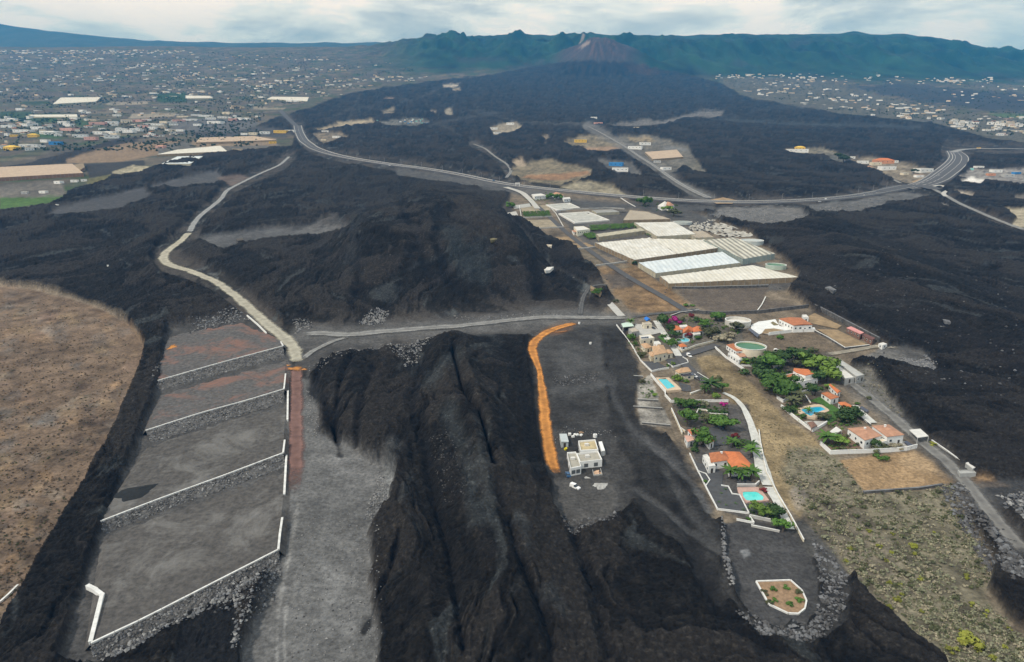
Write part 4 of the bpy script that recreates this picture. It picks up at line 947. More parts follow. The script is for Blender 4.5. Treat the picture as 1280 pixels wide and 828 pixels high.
spill(215, 434, 3.2, 7, M_orange, 1.7); spill(262, 447, 9, 4.5, M_rust2, 1.7, .4); spill(285, 437, 6, 3.5, M_rust2, 1.5, .4); spill(240, 513, 10, 5, M_rust2, 1.9, .4); spill(268, 494, 5, 3, M_rust2, 1.1, .4)
spill(262, 556, 6, 3, M_rust2, 1.0, .4); spill(258, 551, 2.2, 1.2, M_orange, 1.0, .4); spill(190, 706, 11, 5, M_ash, 1.2, .9); spill(172, 740, 9, 3, M_ash, 1.9, .9); spill(235, 665, 12, 3.5, M_ash, .9, .9); spill(320, 620, 8, 3.5, M_ash, .6, .8); spill(218, 730, 8, 1.6, M_ash, 2.0, .9); spill(335, 540, 5, 3, M_ash, .9, .8); spill(310, 640, 7, 1.6, M_ash, 1.0, .9)
# black heap of gravel
def heap(name, px, py, a, bb, rot, h, material, label, cat='heap', dz=0):
    c = P(px, py, dz=dz); b = MB(); n = 26; m = 9
    for j in range(m+1):
        r = j/m
        for i in range(n):
            t = 2*math.pi*i/n; rr = r*(1+.12*math.sin(3*t+1)+.06*math.sin(7*t))
            x = a*rr*math.cos(t); y = bb*rr*math.sin(t)*(1-.35*math.cos(t))
            X_ = x*math.cos(rot)-y*math.sin(rot); Y_ = x*math.sin(rot)+y*math.cos(rot)
            b.v.append((c.x+X_, c.y+Y_, c.z+h*(1-r**1.3)+random.uniform(-.05, .05)*h-(.3 if j == m else 0)))
    for j in range(m):
        for i in range(n):
            p, q = j*n+i, j*n+(i+1) % n; b.f.append((p, p+n, q+n, q)); b.m.append(0)
    o = b.build(name, material, origin=c, smooth=True); return tag(o, label, cat)
heap('gravel_heap', 177, 614, 10.5, 6.0, .75, 1.4, mat('black_picon', (0.014, 0.016, 0.017), .95, .3, .8, .4), 'black pointed heap of fine gravel lying on the third terrace', dz=1.9)
rubble('rubble', [(118, 824), (254, 768), (352, 708), (352, 722), (300, 765), (232, 790), (150, 830)], 900, .35, 1.0)
rubble('rubble', [(232, 790), (296, 745), (352, 715), (345, 745), (310, 790), (300, 828), (290, 828), (296, 775)], 420, .3, .85)
rubble('rubble', [(190, 480), (205, 470), (240, 412), (330, 392), (320, 400), (250, 415), (215, 430)], 380, .3, 1.0)
rubble('rubble', [(235, 405), (275, 395), (305, 390), (300, 400), (250, 412)], 260, .4, 1.2, [M_rock3, M_rock2, M_rock])
rubble('rubble', [(382, 480), (396, 500), (400, 545), (388, 548), (380, 520)], 120, .2, .5, [M_rock2])
rubble('rubble', [(475, 590), (490, 610), (488, 640), (470, 650), (455, 650), (465, 620)], 330, .25, .75, [M_rock2, M_rock3, M_rock])
rubble('rubble', [(362, 640), (480, 640), (480, 828), (362, 828)], 420, .15, .45, [M_rock2, M_rock3, M_rock])
rubble('rubble', [(380, 460), (480, 430), (560, 425), (520, 470), (470, 445), (400, 475)], 420, .3, .8, [M_rock2, M_rock3, M_rock])
rubble('rubble', [(470, 440), (512, 430), (540, 440), (520, 470), (508, 474), (498, 455)], 330, .4, 1.1, [M_rock2, M_rock3, M_rock])
rubble('rubble', [(448, 405), (458, 395), (474, 388), (486, 392), (482, 403), (466, 408)], 330, .4, 1.1, [M_rock2, M_rock3, M_rock2])
rubble('rubble', [(366, 402), (386, 398), (392, 408), (370, 418)], 150, .35, 1.0, [M_rock2, M_rock3, M_rock])
rubble('rubble', [(690, 470), (750, 466), (752, 478), (692, 486)], 260, .3, .8, [M_rock, M_rock, M_rock3])
rubble('rubble', [(690, 640), (715, 650), (770, 645), (772, 660), (740, 668), (712, 680)], 300, .3, .9, [M_rock, M_rock3, M_rock])
rubble('rubble', [(690, 560), (700, 530), (720, 537), (770, 540), (775, 548), (700, 545)], 120, .2, .5)
# boulders round the turning head and along the lava fronts
rubble('rubble', [(1014, 662), (1040, 692), (1060, 722), (1056, 770), (1030, 800), (1000, 812), (950, 800), (915, 770), (935, 772), (985, 790), (1016, 780), (1026, 740), (1022, 715)], 760, .3, 1.05, [M_rock3, M_rock, M_rock])
rubble('rubble', [(900, 640), (906, 655), (908, 700), (918, 745), (912, 742), (903, 700)], 130, .4, .95, [M_rock3, M_rock2, M_rock3])
rubble('rubble', [(1172, 608), (1200, 602), (1225, 640), (1262, 690), (1290, 740), (1262, 745), (1225, 700), (1195, 650)], 900, .4, 1.4, [M_rock, M_rock, M_rock3])
rubble('rubble', [(1240, 618), (1300, 618), (1300, 690), (1270, 655)], 260, .4, 1.3, [M_rock3, M_rock2, M_rock])
rubble('rubble', [(1095, 452), (1130, 456), (1165, 466), (1173, 461), (1152, 440), (1160, 452), (1130, 448)], 460, .4, 1.3, [M_rock3, M_rock2, M_rock3])
rubble('rubble', [(900, 264), (960, 260), (1008, 274), (992, 287), (950, 280), (880, 273)], 420, .5, 1.3, [M_rock3, M_rock2, M_rock3])
rubble('rubble', [(1010, 258), (1060, 254), (1125, 244), (1085, 262), (1030, 270)], 260, .5, 1.4, [M_rock3, M_rock2, M_rock])
rubble('rubble', [(560, 396), (690, 390), (720, 398), (560, 402)], 160, .3, .8, [M_rock2, M_rock3, M_rock])
rubble('rubble', [(400, 360), (1000, 300), (1270, 300), (1270, 520), (1120, 480), (1010, 370)], 300, .4, 1.2, [M_rock, M_rock3, M_rock])
rubble('rubble', [(530, 560), (560, 560), (600, 640), (560, 660)], 160, .2, .55, [M_rock, M_rock, M_rock])


# ------------------------------------------------------------------ houses
M_glass = mat('window_glass', (0.035, 0.045, 0.055), .15, .2, .5, spec=.5)
M_cream_w = mat('cream_render', (0.68, 0.61, 0.47), .85, .07, .5)
M_grey_w = mat('grey_block', (0.36, 0.36, 0.345), .9, .12, .5)
M_terra = mat('terracotta_tiles', (0.44, 0.165, 0.075), .8, .22, .5, .2, stripes=(1.1, .25))
M_orange_r = mat('orange_tiles', (0.58, 0.185, 0.070), .8, .18, .5, .2, stripes=(1.1, .25))
M_beige_r = mat('sand_tiles', (0.52, 0.335, 0.20), .8, .15, .5, .2, stripes=(1.1, .22))
M_pink_r = mat('faded_tiles', (0.47, 0.255, 0.165), .85, .22, .35, .2, stripes=(1.1, .25))
M_flat = mat('flat_roof', (0.60, 0.585, 0.55), .9, .1, .4)
M_solar = mat('solar_panel', (0.012, 0.018, 0.045), .2, .2, 1.5, spec=.6)
M_door = mat('dark_door', (0.06, 0.05, 0.04), .7, .2, 1)
M_brown_roof = mat('brown_roof', (0.20, 0.115, 0.085), .85, .2, .5)
def roof_poly(b, q, kind, rh, over=.0, m=0, th=.22):
    """q: four eave corners (Vectors, same height), long sides found automatically"""
    q = [Vector(p) for p in q]
    if kind == 'flat':
        b.prism([tuple(p) for p in q], -.05, .25, m, True); return
    l0 = (q[1]-q[0]).length+(q[3]-q[2]).length; l1 = (q[2]-q[1]).length+(q[0]-q[3]).length
    if l1 > l0: q = q[1:]+q[:1]; l0, l1 = l1, l0
    if kind == 'mono':
        top = [q[0], q[1], q[2]+Vector((0, 0, rh)), q[3]+Vector((0, 0, rh))]
        vs = [tuple(p) for p in top]+[(p.x, p.y, p.z-th) for p in top]
        fs = [(0, 1, 2, 3), (7, 6, 5, 4)]+[((i+1) % 4, i, i+4, (i+1) % 4+4) for i in range(4)]
        if (q[1]-q[0]).cross(q[3]-q[0]).z < 0: fs = [f[::-1] for f in fs]
        b.add(vs, fs, m); return
    ma = (q[0]+q[3])/2; mb_ = (q[1]+q[2])/2; d = mb_-ma
    ins = (l1/4 if kind == 'hip' else 0.0)
    k = min(.42, ins/max(d.length, .1))
    ra = ma+d*k+Vector((0, 0, rh)); rb = mb_-d*k+Vector((0, 0, rh))
    vs = [tuple(p) for p in q]+[tuple(ra), tuple(rb)]+[(p.x, p.y, p.z-th) for p in q]
    fs = [(0, 1, 5, 4), (2, 3, 4, 5), (1, 2, 5), (3, 0, 4)]+[((i+1) % 4, i, i+6, (i+1) % 4+6) for i in range(4)]+[(9, 8, 7, 6)]
    if (q[1]-q[0]).cross(q[3]-q[0]).z < 0: fs = [f[::-1] for f in fs]
    b.add(vs, fs, m)
def house(name, label, blocks, cat='house', group=None):
    """blocks: (roof corners in the image, eave height, roof kind, roof material, wall material, options)"""
    pts = [[P(*c, dz=bl[1]) for c in bl[0]] for bl in blocks]
    c0 = centroid([p for q in pts for p in q]); base = Vector((c0.x, c0.y, float(z0(c0.x, c0.y))))
    root = empty(name, base, label, cat, group)
    for bl, q in zip(blocks, pts):
        eave, kind, rm, wm = bl[1:5]; opt = bl[5] if len(bl) > 5 else {}
        zt = sum(p.z for p in q)/len(q); q = [Vector((p.x, p.y, zt)) for p in q]
        c = centroid(q); ov = opt.get('over', .35 if kind != 'flat' else 0.0)
        foot = [c+(p-c)*(1-ov/max((p-c).length, .5)) for p in q]
        zb = min(float(z0(p.x, p.y)) for p in foot)-.4
        if not opt.get('open'):
            w = MB(); w.prism([(p.x, p.y, zb) for p in foot], 0, zt-zb-.02-(.05 if kind == 'flat' else 0)); w.build('wall', wm, root)
        else:
            for p in foot:
                w = MB(); w.box((p.x, p.y, zb), (.25, .25, zt-zb)); w.build('post', wm, root)
        rb = MB()
        if len(q) == 4: roof_poly(rb, q, kind, opt.get('rh', .22*min((q[1]-q[0]).length, (q[2]-q[1]).length)+.2))
        else: rb.prism([tuple(p) for p in q], -.05, .25, 0, True)
        ro = rb.build('roof', rm, root)
        if kind == 'flat' and opt.get('parapet', True):
            pb = MB(); t = .22; inn = [c+(p-c)*(1-t/max((p-c).length, .5)*1.4) for p in q]
            n = len(q)
            for i in range(n):
                j = (i+1) % n; qq = [q[i], q[j], inn[j], inn[i]]; pb.prism([tuple(p) for p in qq], .253, opt.get('ph', .6), 0)
            pb.build('parapet', wm, ro)
        if opt.get('chimney'):
            ch = MB(); p = q[0].lerp(q[2], opt['chimney']); ch.box((p.x, p.y, zt-.1), (.8, .6, 2.2)); ch.box((p.x, p.y, zt+2.1), (1.0, .8, .15)); ch.build('chimney', M_white, ro)
        if opt.get('open') or opt.get('blind'): continue
        a = sum(foot[i].x*foot[(i+1) % len(foot)].y-foot[(i+1) % len(foot)].x*foot[i].y for i in range(len(foot)))
        door_done = False
        for i in range(len(foot)):
            u, v = foot[i], foot[(i+1) % len(foot)]
            if a < 0: u, v = v, u
            d = v-u; L = d.length
            if L < 2.5: continue
            d.normalize(); n = Vector((d.y, -d.x, 0))
            if n.dot(Vector((-u.x, -u.y, 0)).normalized()) < .15: continue      # the photograph shows only these fronts
            k = max(1, int(L/3.4))
            for s in range(k):
                p = u+d*(L*(s+.5)/k); ww, hh = random.uniform(1.0, 1.5), 1.1
                if not door_done and s == k//2 and eave > 2.4:
                    db = MB(); pz = zt-eave+.05
                    db.prism([tuple(Vector((*((p+d*e).xy), pz))+n*o) for e, o in ((-.55, .0), (.55, .0), (.55, .06), (-.55, .06))], 0, 2.1, 0, True); db.build('door', M_door, root); door_done = True; continue
                pz = zt-eave*.62
                fr = MB(); fr.prism([tuple(Vector((*((p+d*e).xy), pz))+n*o) for e, o in ((-ww/2-.1, 0), (ww/2+.1, 0), (ww/2+.1, .05), (-ww/2-.1, .05))], -.1, hh+.1, 0, True); fo = fr.build('window', M_white, root)
                gl = MB(); gl.prism([tuple(Vector((*((p+d*e).xy), pz))+n*o) for e, o in ((-ww/2, .053), (ww/2, .053), (ww/2, .08), (-ww/2, .08))], 0, hh, 0, True); gl.build('pane', M_glass, fo)
    return root
def ZM(x0, y0, sc, *pts): return [(x0+a*sc, y0+b*sc) for a, b in pts]
s2 = .1208
def z2(*p): return ZM(770, 380, s2, *p)
def z3(*p): return ZM(890, 380, s2, *p)
def z5(*p): return ZM(780, 460, s2, *p)
def z6(*p): return ZM(850, 540, .1691, *p)
def z7(*p): return ZM(950, 450, s2, *p)
def z8(*p): return ZM(1020, 480, .1328, *p)
W_, CR = M_white, M_cream_w
house('villa', 'sprawling cream villa with sand coloured roofs and a white wing, above the rectangular pool', [
    (z2((240, 332), (352, 318), (398, 362), (262, 384)), 3.0, 'flat', M_flat, CR), (z2((255, 412), (335, 405), (375, 450), (300, 466)), 3.2, 'hip', M_beige_r, CR),
    (z2((372, 432), (492, 416), (530, 508), (395, 545)), 4.6, 'hip', M_beige_r, CR, {'chimney': .3}), (z2((335, 500), (392, 490), (428, 540), (360, 552)), 3.2, 'hip', M_beige_r, CR),
    (z2((500, 478), (560, 466), (592, 510), (512, 524)), 3.2, 'hip', M_beige_r, CR), (z2((388, 396), (440, 388), (465, 420), (400, 430)), 5.0, 'flat', M_flat, W_)])
house('pavilion', 'small brown flat roofed pavilion in the yard behind the cream villa', [(z2((130, 262), (195, 242), (242, 290), (165, 306)), 3.0, 'flat', mat('beige_roof', (.42, .37, .30), .9, .12, .4), M_grey_w)], 'pavilion')
house('carport', 'pale green flat roofed shelter at the top of the long white garden wall', [(z2((55, 205), (150, 178), (186, 235), (72, 252)), 2.6, 'flat', mat('pale_green_roof', (.50, .62, .53), .8, .1, .3), W_, {'open': 1, 'parapet': False})], 'shelter')
house('annexe', 'cream flat roofed annexe beside the blue tarpaulin', [(z2((268, 202), (340, 184), (372, 216), (290, 222)), 2.8, 'flat', mat('beige_roof', (.42, .37, .30)), CR)], 'annexe')
house('villa', 'villa with bright orange roof wings beside the curved double pool', [
    (z2((570, 230), (640, 220), (692, 266), (572, 286)), 3.0, 'hip', M_orange_r, W_), (z2((690, 262), (800, 242), (792, 286), (690, 312)), 3.4, 'gable', M_orange_r, W_),
    (z2((788, 246), (862, 224), (916, 276), (800, 300)), 3.2, 'hip', M_orange_r, W_), (z2((655, 228), (728, 218), (745, 245), (668, 252)), 3.6, 'flat', M_flat, W_), (z2((780, 300), (868, 286), (876, 318), (800, 332)), 2.6, 'mono', M_flat, W_, {'rh': .4})])
house('pool_hut', 'small orange roofed hut beside the curved double pool', [(z2((640, 422), (708, 410), (738, 440), (668, 452)), 2.4, 'hip', M_orange_r, W_)], 'hut')
house('bungalow', 'sand roofed bungalow with a dark lean-to, beside the asphalt lane', [(z2((610, 690), (750, 650), (782, 700), (650, 722)), 3.2, 'hip', M_beige_r, CR), (z2((672, 732), (790, 704), (815, 738), (705, 756)), 2.4, 'mono', M_solar, CR, {'rh': .3})], 'bungalow')
house('villa', 'salmon and orange L shaped villa behind a bushy tree, below the long hedge', [
    (z5((655, 637), (752, 622), (812, 682), (695, 694)), 3.2, 'hip', mat('salmon_tiles', (.55, .17, .095), .8, .18, .5, .2, stripes=(1.1, .25)), W_), (z5((800, 690), (890, 676), (935, 760), (888, 782)), 3.2, 'hip', M_orange_r, W_),
    (z5((622, 706), (700, 698), (742, 742), (655, 782)), 2.6, 'mono', mat('pink_tiles', (.60, .36, .28), .8, .15, .5), W_, {'rh': .5})])
house('villa', 'large hip roofed orange villa with white porch, lowest on the slope', [
    (z6((214, 152), (330, 136), (378, 208), (228, 232)), 3.4, 'hip', M_terra, W_, {'chimney': .55}), (z6((332, 134), (442, 140), (548, 268), (362, 276)), 3.6, 'hip', M_orange_r, W_),
    (z6((168, 176), (200, 168), (262, 262), (212, 270)), 2.8, 'flat', M_flat, W_)])
house('villa', 'white villa with a rounded orange roof among dense green trees', [
    (z7((350, 82), (498, 96), (560, 150), (470, 172), (385, 142), (345, 112)), 6.0, 'flat', M_orange_r, W_, {'parapet': False}), (z7((235, 166), (340, 140), (386, 190), (292, 212)), 3.4, 'flat', M_terra, W_),
    (z7((110, 154), (180, 160), (232, 190), (130, 192)), 3.2, 'flat', M_terra, W_), (z7((380, 196), (560, 172), (600, 196), (395, 250)), 3.4, 'flat', M_flat, W_)])
house('villa', 'white bungalow row with two terracotta roofs beside the green lawn', [
    (z7((630, 338), (698, 322), (822, 386), (732, 416)), 3.0, 'hip', M_terra, W_), (z7((712, 250), (742, 250), (836, 330), (800, 356)), 3.0, 'gable', M_orange_r, W_), (z7((808, 432), (880, 428), (972, 486), (868, 516)), 3.0, 'hip', M_orange_r, W_)])
house('villa', 'white twin block villa with faded red tile roofs inside the long white wall', [
    (z8((295, 412), (490, 390), (622, 490), (460, 542)), 4.4, 'hip', M_pink_r, W_, {'chimney': .5, 'rh': 1.5}), (z8((526, 386), (690, 374), (832, 485), (668, 508)), 4.6, 'hip', M_pink_r, W_, {'chimney': .4, 'rh': 1.4}),
    (z8((530, 545), (625, 520), (668, 546), (570, 572)), 2.6, 'flat', mat('cream_roof', (.62, .55, .42), .9, .1, .4), W_)])
house('shed', 'white flat roofed shed standing alone at the lava edge by the gravel track', [(z8((878, 432), (982, 420), (1058, 500), (955, 517)), 3.0, 'flat', M_flat, M_grey_w, {'open': 1, 'parapet': False})], 'shed')
house('villa', 'low white house with terracotta terrace roofs below the green water tank', [(z3((150, 422), (222, 404), (322, 490), (250, 502)), 3.0, 'flat', M_terra, W_, {'parapet': False}), (z3((250, 515), (330, 505), (360, 545), (290, 562)), 2.6, 'mono', M_pink_r, W_, {'rh': .3}), (z3((165, 510), (205, 500), (320, 585), (275, 598)), 2.2, 'flat', M_flat, W_)])
house('farm_house', 'white farm building with one wide plain orange roof beside the white yard', [(z3((690, 146), (922, 130), (1042, 222), (842, 236)), 4.4, 'gable', M_terra, W_, {'rh': .7}), (z3((930, 118), (975, 114), (1000, 150), (950, 152)), 3.0, 'flat', M_flat, W_)], 'farmhouse')
house('house', 'small rust roofed house behind the dark trees below the green tank', [(z3((620, 530), (690, 515), (745, 590), (640, 625)), 3.0, 'hip', M_terra, W_), (z3((640, 480), (700, 470), (800, 555), (720, 565)), 2.8, 'flat', M_flat, W_)])
house('pavilion', 'brown hip roofed gazebo at the corner of the white wall by the blue pool', [(z7((490, 642), (552, 630), (592, 680), (532, 712)), 2.4, 'hip', M_brown_roof, M_brown_roof, {'open': 1})], 'gazebo')
house('pavilion', 'white topped patio shelter among bushes beside the twin block villa', [(z8((130, 452), (190, 400), (240, 440), (180, 482)), 2.4, 'flat', M_flat, W_, {'open': 1, 'parapet': False})], 'shelter')
house('shed', 'faded pink roofed shed against the dark stone wall', [([(1058, 410), (1064, 406.5), (1080, 416.5), (1075, 420)], 3, 'mono', mat('pink_sheet', (.60, .27, .25), .8, .2, .3), M_brown_roof, {'rh': .4})], 'shed')
house('shed', 'rusty brown roofed shed next to the pink roofed one', [([(1077, 419), (1081, 415.5), (1094, 423), (1090, 427)], 2.8, 'mono', mat('rust_sheet', (.14, .065, .055), .85, .3, .3), M_brown_roof, {'rh': .3})], 'shed')
house('shed', 'small white flat shed at the end of the dark stone wall', [([(1098, 430), (1104, 428), (1109, 430.5), (1103, 433)], 2.4, 'flat', M_flat, W_, {'parapet': False})], 'shed')
house('stable', 'long white building with parallel roof strips along the lava edge', [([(1034, 450.5), (1041, 449), (1068, 475), (1056, 477)], 2.5, 'flat', M_flat, M_grey_w, {'ph': .5}), ([(1043, 448.5), (1050, 447.5), (1080, 471.5), (1070, 474.5)], 3.0, 'flat', mat('grey_sheet', (.40, .40, .38), .8, .15, .3), M_grey_w, {'ph': .5})], 'building')
house('shed', 'small white boxy hut beside the gravel track at the right lava edge', [([(1207, 579), (1212, 577.5), (1222, 584), (1216, 587)], 2.6, 'flat', M_flat, M_grey_w, {'parapet': False, 'blind': 1})], 'hut')
house('shed', 'grey roofless pump hut with low walls by the gravel track', [([(1197, 589), (1216, 588.5), (1220, 593), (1200, 594)], 1.4, 'flat', M_grey_w, M_grey_w, {'blind': 1})], 'hut')
house('farm_house', 'cream flat roofed house between the banana rows and the lane', [(ZM(620, 220, .15625, (622, 400), (700, 393), (752, 438), (650, 458)), 4.0, 'flat', M_flat, mat('light_cream', (.76, .70, .56), .85, .06, .5)), (ZM(620, 220, .15625, (606, 432), (640, 428), (655, 455), (620, 458)), 2.5, 'mono', M_pink_r, W_, {'rh': .3})], 'farmhouse')
house('farm_house', 'long white house with red roof parts beside the highway side lane', [(ZM(620, 220, .15625, (285, 145), (360, 132), (400, 165), (310, 178)), 3.4, 'flat', M_flat, W_), (ZM(620, 220, .15625, (440, 142), (500, 136), (545, 160), (470, 168)), 3.2, 'hip', M_pink_r, W_), (ZM(620, 220, .15625, (530, 172), (590, 165), (596, 190), (545, 196)), 3.0, 'flat', M_flat, W_)], 'farmhouse')
house('house', 'white house with a peaked tile roof right below the highway', [([(822, 257), (834, 254.5), (840, 258.5), (828, 260.5)], 4.2, 'hip', M_flat, W_), ([(828, 255), (836, 253.5), (843, 257.5), (836, 259)], 6.5, 'hip', M_pink_r, W_)])

# ------------------------------------------------------------------ the unfinished white house and its yard
def Zc(*p): return ZM(680, 530, .1208, *p)
M_deck = mat('roof_slab', (.34, .32, .27), .9, .2, .35); M_deck2 = mat('roof_slab_ochre', (.45, .37, .22), .9, .25, .3)
blocksC = [(Zc((355, 168), (530, 152), (562, 270), (378, 282)), M_deck2), (Zc((335, 300), (560, 272), (602, 372), (372, 400)), M_deck), (Zc((238, 284), (330, 276), (385, 448), (275, 472)), M_deck)]
root = empty('house', P(732, 572), 'unfinished white flat roofed house with three open topped blocks on dark gravel', 'house')
for q_, dm in blocksC:
    w = [P(*c, dz=3.6) for c in q_]; zt = sum(p.z for p in w)/4; zb = min(float(z0(p.x, p.y)) for p in w)-.4; w = [Vector((p.x, p.y, zt)) for p in w]; c = centroid(w)
    inn = [c+(p-c)*.93 for p in w]
    b = MB()
    for i in range(4):
        j = (i+1) % 4; b.prism([tuple(p) for p in (w[i], w[j], inn[j], inn[i])], zb-zt, 0)
    wo = b.build('wall', M_white, root)
    d = MB(); d.prism([tuple(p) for p in inn], -1.2, -.75); ro = d.build('roof', dm, root)
    p = inn[0].lerp(inn[2], .42); h = MB(); h.box((p.x, p.y, zt-.75), (1.8, 1.3, 1.1), .2); h.build('stair_hatch', M_flat, ro)
    for e in ((0, 1), (1, 2), (2, 3), (3, 0)):
        u, v = w[e[0]], w[e[1]]; dd = (v-u); L = dd.length; dd.normalize()
        nn = Vector((dd.y, -dd.x, 0));
        if nn.dot(u-c) < 0: nn = -nn
        if nn.y > .4: continue
        for t in (.28, .72):
            pp = u.lerp(v, t); ww = .9
            o_ = MB(); o_.prism([tuple(Vector((*((pp+dd*e2).xy), zt-2.9))+nn*of) for e2, of in ((-ww, .0), (ww, .0), (ww, .05), (-ww, .05))], 0, 1.7, 0, True); o_.build('window', mat('opening_dark', (.10, .105, .105), .8, .2, .6), root)
house('shed', 'grey corrugated site shed left of the unfinished white house', [(Zc((158, 102), (235, 96), (256, 190), (176, 196)), 2.8, 'mono', mat('zinc_sheet', (.50, .54, .54), .5, .1, .3, stripes=(2.5, .2)), mat('zinc_sheet', (.50, .54, .54)), {'rh': .25})], 'shed')
def container(name, q, h, m, label):
    w = [P(*c, dz=h) for c in q]; zt = sum(p.z for p in w)/4; c = centroid(w); zg = float(z0(c.x, c.y)); root = empty(name, (c.x, c.y, zg), label, 'container')
    b = MB(); b.prism([(p.x, p.y, zg-.1) for p in w], 0, h); b.build('body', m, root)
    inn = [c+(p-c)*1.02 for p in w]; b = MB(); b.prism([(p.x, p.y, zg+h+.003-.1) for p in inn], 0, .14, 0, True); b.build('roof', m, root)
    u, v = w[2], w[3]; d = (v-u).normalized(); b = MB(); pp = u.lerp(v, .5); n = (pp-c); n.z = 0; n.normalize()
    for e in (-.6, .6):
        b = MB(); b.prism([tuple(Vector((*((pp+d*(e+f)).xy), zg+.1))+n*o) for f, o in ((-.5, .0), (.5, .0), (.5, .06), (-.5, .06))], 0, h-.4, 0, True); b.build('door', M_grey_w, root)
    return root
container('container', Zc((566, 180), (600, 176), (630, 282), (596, 288)), 2.5, M_white, 'narrow white site container right of the unfinished white house')
for k, (a, b_) in enumerate(((265, 120), (300, 145), (345, 125), (385, 125), (318, 118))):
    p = P(*Zc((a, b_))[0]); r = empty('pallet_stack', p, ['white wrapped pallet nearest the grey site shed', 'lower white wrapped pallet behind the unfinished house', 'white wrapped pallet in the middle of the row', 'right end white wrapped pallet behind the unfinished house', 'low white wrapped pallet between the others'][k], 'pallet', 'wrapped pallets behind the unfinished house')
    m = MB(); m.box((p.x, p.y, p.z), (1.5, 1.2, .15), .3*k); m.build('pallet', mat('pale_wood', (.32, .25, .16), .9, .2, 1), r)
    m = MB(); m.box((p.x, p.y, p.z+.153), (1.35, 1.05, 1.0-.12*k), .3*k); m.build('wrapped_load', M_white, r)
p = P(*Zc((528, 140))[0]); r = empty('water_tank', p, 'small white cylindrical tank at the back corner of the unfinished house', 'tank')
m = MB(); m.tube((p.x, p.y, p.z), (p.x, p.y, p.z+1.6), 1.0, .95, 14); m.build('drum', M_white, r); m = MB(); m.tube((p.x, p.y, p.z+1.603), (p.x, p.y, p.z+1.8), .4, .35, 10); m.build('lid', M_grey_w, r)
p = P(*Zc((222, 278))[0]); r = empty('cement_mixer', p, 'yellow cement mixer beside the grey site shed', 'mixer'); m = MB(); m.tube((p.x, p.y, p.z+.7), (p.x+.3, p.y-.8, p.z+1.7), .75, .45, 10); m.build('drum', mat('mixer_yellow', (.65, .55, .03), .6, .1, 1), r)
m = MB()
for a in (-.5, .5): m.tube((p.x+a, p.y+.3, p.z), (p.x, p.y, p.z+.9), .06, .06, 5); m.tube((p.x+a, p.y-.4, p.z), (p.x, p.y-.2, p.z+.9), .06, .06, 5)
m.build('frame', M_door, r)
q = [P(*c) for c in Zc((500, 492), (585, 476), (604, 540), (512, 548))]; r = empty('sand_bay', centroid(q), 'low walled bay holding pinkish sand in front of the unfinished house', 'sand bay')
m = MB(); c = centroid(q); inn = [c+(p-c)*.9 for p in q]
for i in range(4):
    j = (i+1) % 4
    if i != 0: m.prism([tuple(p) for p in (q[i], q[j], inn[j], inn[i])], -.2, .9)
m.build('wall', M_grey_w, r); m = MB(); m.prism([tuple(p) for p in [c+(p-c)*.86 for p in q]], -.2, .35); m.build('sand', mat('pink_sand', (.50, .33, .22), .95, .25, 1, .4), r)
heap('rubble_heap', *Zc((590, 640))[0], 4.2, 3.0, .4, .8, mat('plaster_rubble', (.33, .325, .31), .95, .35, .8, .5), 'spread heap of pale rubble in front of the sand bay')
heap('rubble_heap', *Zc((440, 560))[0], 3.0, 2.0, -.5, .5, _M['plaster_rubble'], 'grey heap of plaster waste against the front of the unfinished house')
heap('gravel_heap', *Zc((385, 95))[0], 1.6, 1.2, 0, .9, mat('brown_sand', (.24, .16, .10), .95, .25, 1), 'small brown heap of sand behind the wrapped pallets')
